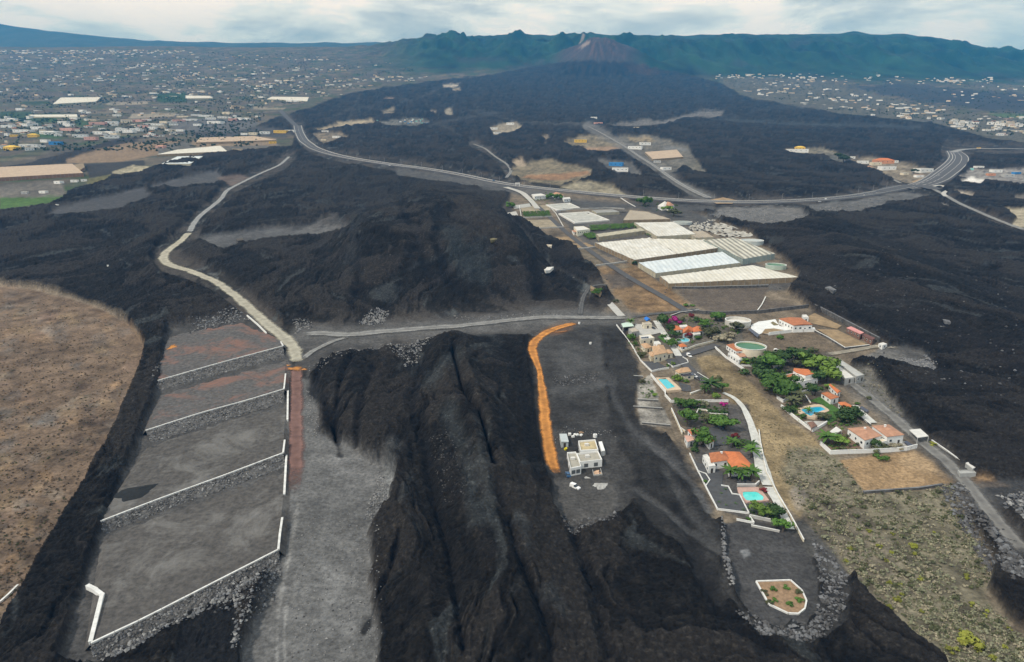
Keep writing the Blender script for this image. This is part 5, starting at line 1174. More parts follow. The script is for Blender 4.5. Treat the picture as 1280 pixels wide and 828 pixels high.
def car(name, label, a, b_, col, van=False, L=4.5, cat='car', group=None):
    """a rear, b front (image points)"""
    A, B = P(*a), P(*b_); c = (A+B)/2; c.z = float(z0(c.x, c.y))+.45*(0); d = math.atan2(B.y-A.y, B.x-A.x)
    root = empty(name, c, label, cat, group, rz=d)
    paint_ = mat('car_paint_%02d%02d%02d' % tuple(int(99*v) for v in col), col, .25, .04, 1, spec=.5)
    def part(nm, b, m, par=root):
        me = bpy.data.meshes.new(nm); me.from_pydata(b.v, [], b.f); me.materials.append(m); o = bpy.data.objects.new(nm, me); C.objects.link(o); o.parent = par; return o
    z_ = .45; h = L/2; W = .88
    prof = [(-h, .30), (-h, .85), (-h*.93, .95), (h*.45, .95), (h*.96, .78), (h, .55), (h, .30)]
    m = MB(); n = len(prof); m.v = [(x, -W, y) for x, y in prof]+[(x, W, y) for x, y in prof]
    m.f = [tuple(range(n)), tuple(range(2*n-1, n-1, -1))]+[((i+1) % n, i, i+n, (i+1) % n+n) for i in range(n)]; part('body', m, paint_)
    top = 1.9 if van else 1.45; rear = -h*.97 if van else -h*.72
    def cab(s, z_lo, z_hi, fr_lo, fr_hi, re_lo, re_hi, w_lo, w_hi):
        m = MB(); m.v = [(re_lo, -w_lo, z_lo), (fr_lo, -w_lo, z_lo), (fr_lo, w_lo, z_lo), (re_lo, w_lo, z_lo), (re_hi, -w_hi, z_hi), (fr_hi, -w_hi, z_hi), (fr_hi, w_hi, z_hi), (re_hi, w_hi, z_hi)]
        m.f = [(0, 1, 5, 4), (1, 2, 6, 5), (2, 3, 7, 6), (3, 0, 4, 7), (4, 5, 6, 7)]; return m
    part('windows', cab(0, .94, top-.08, h*.42, h*.12, rear-.02, rear+.25, .84, .70), M_glass)
    part('roof', cab(0, top-.10, top, h*.12, h*.06, rear+.22, rear+.3, .72, .66), paint_)
    if van: part('cargo_body', cab(0, .93, top-.02, -h*.05, -h*.08, rear-.03, rear+.04, .87, .76), paint_)
    for x in (-h*.62, h*.62):
        for s in (-1, 1):
            m = MB(); m.tube((x, s*.70, .33), (x, s*.90, .33), .33, .33, 12); w = part('wheel', m, mat('tyre', (.02, .02, .02), .9))
            m = MB(); m.tube((x, s*.901, .33), (x, s*.915, .33), .19, .19, 10); part('rim', m, M_grey_w, w)
    for s in (-1, 1):
        m = MB(); m.box((h*.985, s*.62, .62), (.06, .32, .14)); part('headlight', m, M_white)
    return root
car('parked_car', 'dark blue parked car left of the unfinished white house', (711.6, 599.5), (708.2, 590.0), (.03, .09, .19))
car('parked_van', 'white parked van below the unfinished white house', (713.2, 608.0), (724.6, 613.0), (.78, .78, .77), van=True, cat='van')
car('parked_van', 'white van parked on the lane beside the sand roofed bungalow', z2((735, 530))[0], z2((778, 562))[0], (.78, .78, .77), van=True, cat='van')
car('parked_car', 'white car parked beside the dark lean-to of the bungalow', z2((790, 740))[0], z2((836, 772))[0], (.74, .74, .74))
car('parked_car', 'black car parked next to a white one below the bungalow', z2((850, 765))[0], z2((884, 800))[0], (.02, .02, .022))
car('parked_car', 'white car parked in the yard beside the cream annexe', z2((275, 238))[0], z2((322, 232))[0], (.74, .74, .74))
car('parked_car', 'dark car parked by the driveway gate near the blue tarpaulin', z2((370, 250))[0], z2((400, 268))[0], (.03, .03, .035))
car('parked_van', 'white van parked under the dark trees by the rust roofed house', z3((640, 480))[0], z3((690, 520))[0], (.75, .75, .74), van=True, cat='van')
for k, (a, b_, c_, lab, vn, nm) in enumerate((((613, 226.5), (622, 228.2), (.06, .16, .30), 'blue van driving on the highway near the lane turn-off', True, 'van'), ((1030, 251.2), (1036, 250.8), (.75, .75, .74), 'white van driving on the highway before the wide junction', True, 'van'),
        ((1022, 254.2), (1027, 253.9), (.72, .72, .72), 'white car on the near lane of the highway beside the spoil heap', False, 'car'), ((1018, 249.6), (1023, 249.4), (.35, .37, .40), 'grey car on the far lane of the highway', False, 'car'),
        ((1078, 246.5), (1083, 245.5), (.75, .75, .74), 'white car approaching the wide junction', False, 'car'), ((484, 208), (490, 209), (.70, .70, .70), 'white car on the left stretch of the highway', False, 'car'), ((1172, 221.5), (1175, 219.5), (.75, .75, .75), 'white car on the wide curved road beyond the junction', False, 'car'))):
    o = car('van' if vn else 'car', lab, a, b_, c_, van=vn, cat=nm, L=5.5 if vn else 4.5); o.location.z += 1.3+float(np.clip(o.location.y/4000, 0, 1))

# ------------------------------------------------------------------ yards, lawns and pools
sheet('yard', z6((72, 175), (130, 230), (220, 268), (318, 300), (310, 402), (356, 410), (384, 466), (440, 474), (508, 606), (276, 576), (192, 408), (130, 292)), M_yard, .35)
sheet('yard', z6((420, 350), (575, 385), (560, 410), (424, 412)), M_yard, .34)
sheet('yard', z6((485, 535), (650, 525), (740, 640), (520, 632)), M_yard, .34)
sheet('yard', z5((560, 150), (690, 190), (690, 250), (600, 245)), M_yard, .34)
sheet('yard', z2((510, 585), (600, 570), (745, 600), (590, 660)), M_yard, .34); sheet('yard', z2((265, 600), (420, 600), (540, 670), (375, 705)), M_yard, .34)
sheet('yard', z5((800, 650), (1000, 590), (1076, 690), (1060, 800), (930, 815)), M_yard, .34)
sheet('yard', z5((490, 370), (1070, 362), (1076, 500), (900, 640), (600, 600)), mat('garden_soil', (.085, .075, .062), .95, .35, .3, .2), .28)
sheet('yard', z2((200, 210), (380, 230), (480, 300), (300, 340), (190, 330)), M_conc, .36)
sheet('yard', z2((455, 330), (500, 300), (660, 470), (640, 490)), _M['tan_soil'], .33)
sheet('lawn', z2((430, 345), (480, 320), (540, 390), (500, 410)), M_lawn, .36)
sheet('yard', z3((400, 270), (405, 225), (480, 190), (560, 180), (655, 165), (700, 235), (800, 258), (1060, 250), (1075, 290), (830, 292), (600, 324), (512, 312), (490, 322)), mat('white_yard', (.66, .67, .66), .85, .1, .3), .45)
sheet('planted_bed', z3((512, 316), (548, 268), (640, 262), (800, 290), (620, 316)), M_tan, .6); sheet('planted_bed', z3((605, 205), (630, 190), (690, 225), (640, 232)), mat('olive_bed', (.16, .14, .075), .95, .3, .3), .6)
sheet('lawn', z7((510, 430), (620, 388), (890, 565), (830, 605), (720, 660), (640, 590), (720, 530), (640, 465)), M_lawn, .36)
sheet('yard', z7((470, 640), (700, 640), (560, 745), (450, 650)), M_conc, .34)
sheet('field', [(1021, 413.7), (1046.4, 414.5), (1084, 433.4), (1056, 436)], M_tan, 1.2)
sheet('field', [(1000, 402), (1018, 392), (1052, 408), (1046, 412)], _M['tan_soil'], .4)
sheet('yard', [(1050, 412), (1058, 411), (1104, 434), (1088, 434)], M_grav, .42)
sheet('yard', z8((60, 580), (260, 440), (480, 640), (140, 660)), mat('reddish_garden', (.14, .095, .065), .95, .35, .25, .2), .34)
sheet('yard', z8((680, 560), (830, 545), (900, 600), (690, 630)), M_conc, .36)
M_water = mat('pool_water', (.02, .42, .52), .08, .12, .4, col2=(.03, .52, .58), spec=.5)
M_water2 = mat('aqua_water', (.10, .60, .56), .08, .1, .4, spec=.5)
M_water_b = mat('blue_water', (.02, .36, .56), .08, .1, .4, spec=.5)
M_green_w = mat('green_water', (.03, .15, .07), .3, .12, .15, spec=.3)
M_pave = mat('sandstone_paving', (.55, .43, .31), .85, .12, .6); M_pave2 = mat('pink_paving', (.46, .31, .26), .85, .12, .6)
def rounded(q, k=3, r=.25):
    out = []; n = len(q)
    for i in range(n):
        p0, p1, p2 = q[i-1], q[i], q[(i+1) % n]
        a = p1.lerp(p0, r); b = p1.lerp(p2, r)
        for j in range(k+1):
            t = j/k; out.append(a*(1-t)**2+p1*(2*t*(1-t))+b*t*t)
    return out
def pool(label, wpx, water, deck_px=None, deck=M_pave, round_=0.12, name='swimming_pool', raise_=.55):
    w = [P(*c) for c in wpx]; w = rounded(w, 4, round_); c = centroid(w); zt = float(z0(c.x, c.y))+raise_
    root = empty(name, (c.x, c.y, zt-raise_), label, 'pool')
    rim = []
    for p in w: d = Vector((p.x-c.x, p.y-c.y, 0)); rim.append((p.x+d.x/d.length*.55, p.y+d.y/d.length*.55))
    n = len(w); b = MB()
    for i in range(n):
        j = (i+1) % n; b.prism([(w[i].x, w[i].y, zt), (w[j].x, w[j].y, zt), (*rim[j], zt), (*rim[i], zt)], -.9, .10)
    b.build('coping', M_conc if deck is None else deck, root)
    b = MB(); b.prism([(p.x, p.y, zt) for p in w], -1.4, -.12); b.build('water', water, root)
    if deck_px:
        q = [P(*c_) for c_ in deck_px]; b = MB(); n2 = len(q)
        # deck as a slab with a hole: ring faces between the rim and the outer edge, sampled by angle
        m_ = 48; ring_i = []; ring_o = []
        def hit(poly, a):
            d = (math.cos(a), math.sin(a)); best = None
            for i in range(len(poly)):
                p_, q_ = poly[i], poly[(i+1) % len(poly)]; ex, ey = q_[0]-p_[0], q_[1]-p_[1]; den = d[0]*ey-d[1]*ex
                if abs(den) < 1e-9: continue
                t = ((p_[0]-c.x)*ey-(p_[1]-c.y)*ex)/den; s = ((p_[0]-c.x)*d[1]-(p_[1]-c.y)*d[0])/den
                if t > 0 and -1e-6 <= s <= 1+1e-6: best = t if best is None else max(best, t)
            return best or .1
        for k in range(m_):
            a = 2*math.pi*k/m_; ri = hit(rim, a)+.02; ro = max(ri+.2, hit([(p.x, p.y) for p in q], a))
            ring_i.append((c.x+math.cos(a)*ri, c.y+math.sin(a)*ri)); ring_o.append((c.x+math.cos(a)*ro, c.y+math.sin(a)*ro))
        vs = [(*p, zt+.04) for p in ring_i]+[(*p, zt+.04) for p in ring_o]+[(*p, zt-1.5) for p in ring_o]
        fs = []
        for k in range(m_):
            j = (k+1) % m_; fs += [(k, m_+k, m_+j, j), (m_+k, 2*m_+k, 2*m_+j, m_+j)]
        b.add(vs, fs); b.build('deck', deck or M_pave, root)
    return root
pool('rectangular turquoise swimming pool on a sandstone deck below the cream villa', z5((352, 118), (430, 106), (530, 214), (446, 240)), M_water, z5((318, 88), (442, 74), (598, 244), (430, 262)), M_pave, .05)
pool('pale aqua swimming pool with one rounded end below the lowest orange villa', z6((463, 448), (568, 446), (618, 488), (612, 520), (490, 522), (464, 484)), M_water2, z6((420, 408), (582, 408), (660, 520), (490, 534), (428, 450)), M_pave2, .22)
pool('large blue angular swimming pool with pale deck on the green lawn', z7((424, 526), (470, 502), (628, 486), (682, 520), (590, 560), (522, 602), (470, 572)), M_water_b, z7((385, 515), (460, 482), (590, 455), (660, 470), (722, 535), (600, 590), (590, 625), (470, 605), (400, 560)), M_pave, .15)
pool('curved double lobed light blue pool beside the bright orange roofed villa', z2((622, 380), (650, 360), (680, 372), (715, 350), (760, 375), (748, 404), (700, 408), (672, 398), (635, 404)), mat('light_pool_water', (.16, .55, .66), .1, .1, .4, spec=.5), None, None, .3)
# ------------------------------------------------------------------ garden walls
low_wall(z2((5, 225), (95, 345), (170, 450), (250, 590), (370, 708), (440, 690), (545, 672)), 'long thin white garden wall around the cream villa, down to the rectangular pool', .35, 1.1)
low_wall(z2((540, 630), (590, 662), (745, 618), (738, 590), (690, 560)), 'white garden wall around the dark gravel corner beside the bungalow', .35, 1.0)
low_wall(z2((490, 310), (520, 350), (600, 440), (690, 500)), 'white wall between the cream villa garden and the curved pool', .35, 1.2, material=M_cream_w)
low_wall(z2((680, 500), (830, 440), (1020, 395), (1076, 385)), 'pale wall along the lane below the curved double pool', .35, 1.4, material=M_cream_w)
low_wall(z2((565, 135), (660, 100), (780, 85), (860, 72)), 'grey stone wall along the road above the magenta bush', .5, 1.3, material=M_stone)
low_wall(z5((278, 82), (350, 170), (425, 255), (425, 295), (480, 355)), 'white retaining wall along the left side of the rectangular pool', .5, 1.6)
low_wall(z5((480, 360), (700, 356), (1076, 352)), 'straight white wall crossing the garden below the rectangular pool', .35, 1.5)
low_wall(z5((490, 440), (545, 560), (600, 690)), 'cream garden wall running down to the salmon roofed villa', .4, 1.5, material=M_cream_w)
low_wall(z5((590, 640), (628, 668)), 'short cream wall at the corner of the salmon roofed villa', .4, 1.2, material=M_cream_w)
low_wall(z5((740, 500), (770, 440), (850, 450), (890, 485), (1070, 495)), 'curved cream garden wall around the bed beside the big bushy tree', .4, 1.0, material=M_cream_w)
low_wall(z5((690, 275), (760, 250), (810, 236)), 'short thick cream wall above the spiky palms', .9, 1.0, material=M_cream_w)
low_wall(z6((72, 168), (130, 292), (188, 408), (276, 578), (508, 608), (440, 474), (384, 466), (356, 412), (306, 404)), 'white wall framing the dark gravel yard of the lowest villa', .35, .8)
low_wall(z6((130, 294), (190, 316), (220, 362), (190, 406)), 'curved white kerb of the planted corner in the dark gravel yard', .35, .6)
low_wall(z6((420, 655), (545, 680), (514, 630)), 'white angular wall of the small red planted bed below the dark yard', .35, .9)
low_wall(z6((530, 702), (730, 742)), 'pale low wall along the bottom of the lowest garden', .5, .9, material=M_conc)
low_wall(z6((520, 634), (720, 676)), 'grey terrace wall below the aqua pool', .5, 1.4, material=M_conc)
low_wall(z6((424, 408), (556, 408), (582, 384)), 'grey wall with white cap behind the aqua pool', .5, 1.6, material=M_grey_w)
low_wall(z6((582, 0), (595, 100), (640, 310), (720, 470), (820, 640), (912, 812)), 'long cream boundary wall down the right side of the concrete drive', .4, 1.3, material=M_cream_w)
low_wall(z5((760, 60), (870, 130)), 'stone edge wall of the asphalt lane above the palms', .4, 1.0, material=M_stone)
low_wall(z7((180, 402), (235, 442), (390, 372), (552, 306)), 'thick white wall dividing the bushy tree garden from the blue pool garden', .8, 1.8)
low_wall(z7((220, 490), (350, 600), (480, 700), (545, 746), (620, 705), (688, 662)), 'white boundary wall around the brown gazebo corner', .6, 1.6)
low_wall(z7((400, 300), (450, 345), (520, 450)), 'pale garden steps wall between the white wall and the blue pool', .6, .6, material=M_pave)
low_wall(z7((470, 310), (560, 205)), 'sloping pale wall below the rounded orange roof', .5, 1.2, material=M_cream_w)
low_wall(z8((40, 575), (135, 664), (300, 658), (540, 650), (700, 642), (850, 628), (945, 604)), 'long white boundary wall below the twin block villa', .5, 2.2)
low_wall(z8((370, 300), (430, 330), (510, 395)), 'dark hedge side wall next to the concrete drive', .5, 1.2, material=M_stone)
low_wall(z3((32, 460), (140, 560), (260, 640), (330, 690)), 'white boundary wall below the low white house by the green tank', .5, 1.5)
low_wall(z3((300, 645), (470, 650)), 'white wall stub under the green tank hedge', .5, 1.0)
low_wall(z3((590, 326), (820, 296), (1062, 290)), 'long white retaining wall in front of the wide orange roof', .6, 2.4)
low_wall([(1018, 385.6), (1042, 398), (1066, 411), (1098, 428)], 'long dark stone wall along the lava edge behind the pink shed', 1.2, 4.0, material=M_stone, cap=M_rock3)
low_wall([(1017, 414.5), (1035, 424), (1056, 437), (1086, 433.5)], 'dark stone wall with pale cap around the raised tan field', .7, 1.6, material=M_stone)
low_wall([(866, 392), (900, 394), (950, 392), (1010, 385)], 'grey stone wall between the dark brown field and the farm yard', .8, 3.0, material=M_stone, cap=M_rock3)
low_wall([(946, 390), (952, 382), (957, 372)], 'thin pale wall crossing the dark brown field', .7, .8, material=M_conc)
low_wall([(836, 361), (880, 361), (960, 359)], 'grey arcaded stone wall below the front greenhouse', 1.0, 2.2, material=M_stone, cap=M_grey_w)
low_wall([(713, 313), (735, 311), (748, 309)], 'grey field wall above the dry plot left of the lane', .8, 1.6, material=M_conc); low_wall([(745, 333), (770, 330), (783, 328)], 'lower grey field wall left of the lane', .8, 1.6, material=M_grey_w)
low_wall([(1080, 617), (1110, 615), (1150, 612), (1176, 608)], 'rough stone wall below the bare orange plot', .9, 1.2, material=M_stone, cap=M_rock3)
low_wall([(1165, 552), (1185, 566), (1200, 577)], 'pale kerb wall along the gravel track by the lava edge', .6, .8, material=M_conc)
low_wall(z5((150, 338), (350, 348)), 'upper wall of the abandoned grey terraces left of the pool', .6, 1.0, material=M_stone, cap=M_grey_w); low_wall(z5((100, 412), (390, 430)), 'middle wall of the abandoned grey terraces', .6, 1.0, material=M_stone, cap=M_grey_w)
low_wall(z5((190, 580), (470, 606)), 'bottom wall of the abandoned grey terraces', .6, 1.0, material=M_stone, cap=M_grey_w); low_wall(z5((5, 92), (190, 106)), 'top wall of the abandoned terraces by the lava edge', .8, 1.4, material=M_stone, cap=M_grey_w)
# ------------------------------------------------------------------ ornamental bed on the turning head
bed = [(945, 728), (988, 726.5), (1002, 739), (1008, 752), (1006, 762), (998, 768.5), (985, 768), (961, 756.5)]
W = [P(*q) for q in bed]; r = empty('planted_bed', centroid(W), 'white kerbed pointed bed of brown soil on the dark turning head', 'planted bed')
b = MB(); coping(b, W+W[:1], .5, .55, -.3); b.build('kerb', M_cap, r)
b = MB(); b.prism([tuple(p) for p in W], -.3, .22); b.build('soil', mat('brown_mulch', (.25, .165, .10), .95, .3, .8, .4), r)
# ------------------------------------------------------------------ water tanks
def tank(label, cx, cy, rx, h, wallm, waterm, fill, name='water_tank', lean=0):
    c = P(cx, cy, dz=h); rr = rx*mpp(c); zg = float(z0(c.x, c.y-rr))-.3; root = empty(name, (c.x, c.y, zg), label, 'tank')
    n = 48; b = MB(); zt = c.z
    ro = [(c.x+rr*math.cos(2*math.pi*i/n), c.y+rr*math.sin(2*math.pi*i/n)) for i in range(n)]; ri = [(c.x+(rr-.5)*math.cos(2*math.pi*i/n), c.y+(rr-.5)*math.sin(2*math.pi*i/n)) for i in range(n)]
    for i in range(n):
        j = (i+1) % n; b.prism([(*ro[i], 0), (*ro[j], 0), (*ri[j], 0), (*ri[i], 0)], zg, zt)
    b.build('tank_wall', wallm, root)
    b = MB(); b.prism([(*p, 0) for p in ri], zg, zt-fill); b.build('water' if waterm in (M_green_w,) else 'tank_floor', waterm, root)
    b = MB()
    for i in range(n):
        j = (i+1) % n; q = [(c.x+(x-c.x)*f, c.y+(y-c.y)*f, 0) for x, y, f in ((*ro[i], 1.012), (*ro[j], 1.012), (*ri[j], .99), (*ri[i], .99))]; b.prism(q, zt+.003, zt+.22, 0, True)
    b.build('rim', M_cap, root); return root
tank('round cream water tank brimming with green water beside the low white house', 938.3, 432.5, 19, 4.2, mat('tank_cream', (.66, .60, .47), .85, .12, .25), M_green_w, .7)
tank('round pale empty water tank with a sloping white inside at the head of the yard', 922.5, 400, 15.5, 3.6, mat('tank_grey', (.52, .50, .45), .9, .15, .2), M_flat, 1.6)
tank('small round tank with green water at the corner of the greenhouses', 970, 331, 12.5, 3.0, mat('tank_green', (.42, .50, .42), .85, .12, .2), mat('green_water', (.045, .19, .095)), .8)
tank('round grey covered tank beside the ribbed greenhouse', 940, 300.5, 14, 3.6, mat('tank_blue_grey', (.44, .48, .47), .85, .1, .2), mat('pale_cover', (.44, .47, .46), .8, .12, .2), .3)
tank('flat grey round cistern behind the upper greenhouse', 853.5, 277.5, 11.5, 2.0, mat('tank_blue_grey', (.44, .48, .47)), mat('grey_cover', (.28, .31, .29), .8, .12, .2), .2)
# ------------------------------------------------------------------ greenhouses
def fabric(name, c1, c2, rib, wash=.35):
    m = mat(name, c1, .75, .1, .10, 0, col2=c2, stripes=(rib, .16, 'X')); return m
F1 = fabric('white_netting', (.50, .475, .41), (.70, .69, .65), .09); F2 = fabric('bluish_netting', (.52, .58, .61), (.66, .70, .71), .07); F3 = fabric('cream_netting', (.56, .53, .45), (.68, .66, .60), .08)
F4 = fabric('tan_netting', (.33, .28, .215), (.42, .36, .28), .10); F5 = fabric('brown_netting', (.40, .30, .215), (.52, .40, .29), .08)
M_net = mat('side_netting', (.24, .185, .12), .9, .25, .25); M_net2 = mat('pale_side_netting', (.40, .37, .28), .9, .2, .25)
def greenhouse(label, px, h, roofm, sidem, sag=.35, frame=6.0):
    """px: far-left, far-right, near-right, near-left roof corners"""
    q = [P(*c, dz=h) for c in px]; c = centroid(q); root = empty('greenhouse', (c.x, c.y, float(z0(c.x, c.y))), label, 'greenhouse')
    L = max((q[1]-q[0]).length, (q[2]-q[3]).length); D = max((q[3]-q[0]).length, (q[2]-q[1]).length)
    nx = max(6, int(L/3)); ny = max(4, int(D/4)); b = MB(); ribs = max(2, int(L/8))
    for j in range(ny+1):
        for i in range(nx+1):
            s, t = i/nx, j/ny; p = q[0].lerp(q[1], s).lerp(q[3].lerp(q[2], s), t)
            e = 1-(1-min(1, min(t, 1-t, s*L/D, (1-s)*L/D)/.08))**2*.5
            b.v.append((p.x, p.y, p.z-sag*abs(math.sin(math.pi*s*ribs))-.6*(1-e)+.15*math.sin(i*2.1+j)))
    for j in range(ny):
        for i in range(nx): a = j*(nx+1)+i; b.f.append((a+nx+1, a+nx+2, a+1, a)); b.m.append(0)
    b.build('roof_netting', roofm, root)
    b = MB(); n = 24; loop = []
    for e in range(4):
        for k in range(n): loop.append(q[e].lerp(q[(e+1) % 4], k/n))
    m_ = len(loop)
    for p in loop: b.v.append((p.x, p.y, p.z-.45))
    for p in loop: b.v.append((c.x+(p.x-c.x)*1.004, c.y+(p.y-c.y)*1.004, float(z0(p.x, p.y))-.4))
    for k in range(m_): b.f.append((k, (k+1) % m_, m_+(k+1) % m_, m_+k)); b.m.append(0)
    b.build('side_netting', sidem, root)
    b = MB()
    for e, (u, v) in enumerate(((q[2], q[3]), (q[3], q[0]))):
        k = max(3, int((v-u).length/frame))
        for i in range(k+1):
            p = u.lerp(v, i/k); o = Vector((p.x-c.x, p.y-c.y, 0)).normalized()*.5
            b.tube((p.x+o.x, p.y+o.y, float(z0(p.x, p.y))-.2), (p.x+o.x, p.y+o.y, p.z-.2), .12, .12, 5)
    b.build('frame', M_grey_w, root); return root
greenhouse('large white netted greenhouse with a wavy front, second row behind the bluish one', [(743.7, 303), (812, 296.5), (846, 317), (792.7, 324.5)], 5, F1, M_net, .7)
greenhouse('cream right half of the wavy white greenhouse, against the ribbed one', [(812.6, 297.5), (880, 299), (898.4, 309.3), (847, 317)], 5, F3, M_net, .7)
greenhouse('bluish white netted greenhouse between the two cream ones', [(798, 328), (902.4, 314.4), (925.5, 328), (820, 341)], 5, F2, M_net2, .3)
greenhouse('long cream netted greenhouse in the front row above the brown field', [(825, 345), (941, 331), (998, 346), (836.5, 354)], 5, F3, M_net, .3)
greenhouse('white greenhouse in front of the flat tan one', [(792.7, 278), (841.8, 277), (869.6, 292.4), (821.5, 295.2)], 5, F1, M_net2, .3)
greenhouse('dull tan netted greenhouse below the white tile roofed house', [(787.6, 262.5), (808, 264.5), (838, 273.5), (779, 275)], 6, F4, M_net, .2)
greenhouse('ribbed greenhouse with cream strips and grey green glass front at the right', [(879.7, 299.7), (917.8, 296.3), (968.5, 316.6), (928.8, 323.4)], 6, mat('ribbed_roof', (.42, .41, .34), .75, .1, .1, 0, col2=(.66, .63, .54), stripes=(.055, .62, 'X')), mat('glass_side', (.27, .32, .30), .5, .15, .2), .3)
greenhouse('narrow net house with beige side below the banana rows', [(745, 292.4), (801, 284.8), (806, 288), (749, 296)], 5, M_net2, mat('beige_netting', (.33, .285, .20), .9, .2, .2), .1)
greenhouse('huge brown netted greenhouse at the left edge of the picture', [(-40, 210.5), (90, 204.5), (104, 216), (-40, 224)], 7, F5, mat('red_brown_netting', (.20, .125, .085), .9, .2, .1), .3)
greenhouse('small brown greenhouse end beside the huge brown one', [(92, 206), (104, 204), (106, 209), (99, 213)], 6, M_net, mat('red_brown_netting', (.20, .125, .085)), .1)
greenhouse('long pale cream greenhouse beside the lava above the gravel flat', [(222, 187), (275, 182), (284, 189), (196, 193)], 6, F3, M_net, .3)
greenhouse('white peaked greenhouse below the long pale cream one', [(222, 195.5), (254, 195), (238, 204.5), (202, 204.5)], 5, F2, M_net2, .2)
greenhouse('broad tan greenhouse behind the cream ones near the town', [(250, 172), (318, 170), (345, 175), (245, 178)], 5, F5, M_net, .2)
greenhouse('tan greenhouse beside the straight track in the upper lava', [(806, 190), (846, 187), (854, 196), (816, 199)], 5, F5, M_net, .2)
for q in ([(76, 122), (126, 121.5), (120, 127), (66, 130)], [(232, 119.5), (262, 120), (266, 122.5), (232, 123)], [(340, 121), (386, 121.5), (384, 126.5), (334, 123.5)]):
    r = greenhouse(['white netted greenhouse far up the town slope at the left', 'double narrow white greenhouse among the far green fields', 'pale wide greenhouse just above the lava edge by the far town'][q[0][0] > 100 and (1 if q[0][0] < 300 else 2)], q, 6, F3, M_net2, .3, 30)
greenhouse('long thin white greenhouse strip above the left town', [(36, 143.5), (96, 143), (97, 146), (40, 146)], 5, F3, M_net2, .2, 20)
# reservoirs
def basin(label, px, h=3.0):
    q = [P(*c, dz=1.7) for c in px]; c = centroid(q); root = empty('reservoir', (c.x, c.y, float(z0(c.x, c.y))), label, 'reservoir')
    inn = [c+(p-c)*.90 for p in q]; low = [c+(p-c)*.74 for p in q]; b = MB()
    for i in range(4):
        j = (i+1) % 4; b.prism([tuple(p) for p in (q[i], q[j], inn[j], inn[i])], -2.6, 0)
    b.build('wall', M_flat, root); b = MB()
    for i in range(4):
        j = (i+1) % 4; b.add([tuple(inn[i]), tuple(inn[j]), (low[j].x, low[j].y, low[j].z-1.35), (low[i].x, low[i].y, low[i].z-1.35)], [(0, 1, 2, 3)])
    b.add([(p.x, p.y, p.z-1.35) for p in low], [(0, 1, 2, 3)]); b.build('lining', mat('pale_lining', (.40, .40, .37), .85, .25, .12), root); return root
basin('pale rectangular reservoir with scrub inside, nearest the highway', [(682, 256), (712, 253.6), (725, 259.5), (696, 263)]); basin('big pale rectangular reservoir above the cream farmhouse', [(698, 267), (735.6, 264.5), (762, 275), (718, 278.6)], 3.5)
# torn sheeting
def crumple(label, px, seed):
    w = [P(*c) for c in px]; c = centroid(w); b = MB(); n = 15
    for j in range(n+1):
        for i in range(n+1):
            p = w[0].lerp(w[1], i/n).lerp(w[3].lerp(w[2], i/n), j/n); g = gnoise(np.array([i*.8+seed]), np.array([j*.8]))[0]
            b.v.append((p.x+random.uniform(-1, 1), p.y+random.uniform(-1, 1), p.z+.1+max(-.4, 2.4*g)+random.uniform(0, .9)))
    for j in range(n):
        for i in range(n):
            if random.random() < .30: continue
            a = j*(n+1)+i; b.f.append((a, a+1, a+n+2, a+n+1)); b.m.append(0)
    return tag(b.build('torn_sheeting', mat('dirty_plastic', (.16, .15, .125), .7, .3, .10, col2=(.52, .50, .45)), origin=c), label, 'plastic sheeting')
crumple('heap of torn whitish greenhouse sheeting at the lava edge behind the ribbed greenhouse', [(868, 284), (888, 274), (950, 296), (905, 297)], 1.0); crumple('torn sheeting draped over bent frames behind the upper greenhouse', [(860, 284), (872, 278), (880, 288), (868, 292)], 5.0)
# blue tarpaulin and solar arrays
r = empty('tarpaulin', P(*z2((320, 160))[0]), 'bright blue tarpaulin tent beside the driveway gate', 'tarpaulin'); q = [P(*c, dz=2.2) for c in z2((288, 152), (330, 138), (358, 160), (318, 178))]
b = MB(); roof_poly(b, q, 'gable', 1.0); b.build('canopy', mat('tarp_blue', (.02, .16, .55), .6, .15, .5), r)
for p in q: b = MB(); b.tube((p.x, p.y, p.z-2.3), p, .08, .08, 5); b.build('pole', M_grey_w, r)
def solar(label, px, h=1.0, n=4):
    q = [P(*c, dz=h) for c in px]; c = centroid(q); root = empty('solar_array', (c.x, c.y, float(z0(c.x, c.y))), label, 'solar panels')
    for i in range(n):
        a, d = i/n+.02/n, (i+1)/n-.04/n; b = MB(); qq = [q[0].lerp(q[1], a), q[0].lerp(q[1], d), q[3].lerp(q[2], d), q[3].lerp(q[2], a)]; b.prism([tuple(p) for p in qq], -.06, .04, 0, True); b.build('panel', M_solar, root)
    b = MB()
    for p in q: b.tube((p.x, p.y, float(z0(p.x, p.y))-.1), (p.x, p.y, p.z-.07), .07, .07, 5)
    b.build('frame', M_grey_w, root)
solar('dark blue solar array at the right end of the long white boundary wall', z8((826, 550), (852, 534), (938, 590), (892, 602))); solar('dark blue solar array beside the concrete drive above the twin block villa', z8((408, 226), (432, 208), (497, 250), (480, 270)))
solar('row of solar panels on the white roofed wing of the cream villa', z2((258, 345), (335, 338), (340, 355), (264, 362)), 3.5, 4)
solar('grey glass array between the empty tank and the green tank', z3((370, 262), (395, 250), (492, 318), (468, 345)), 2.0, 5)

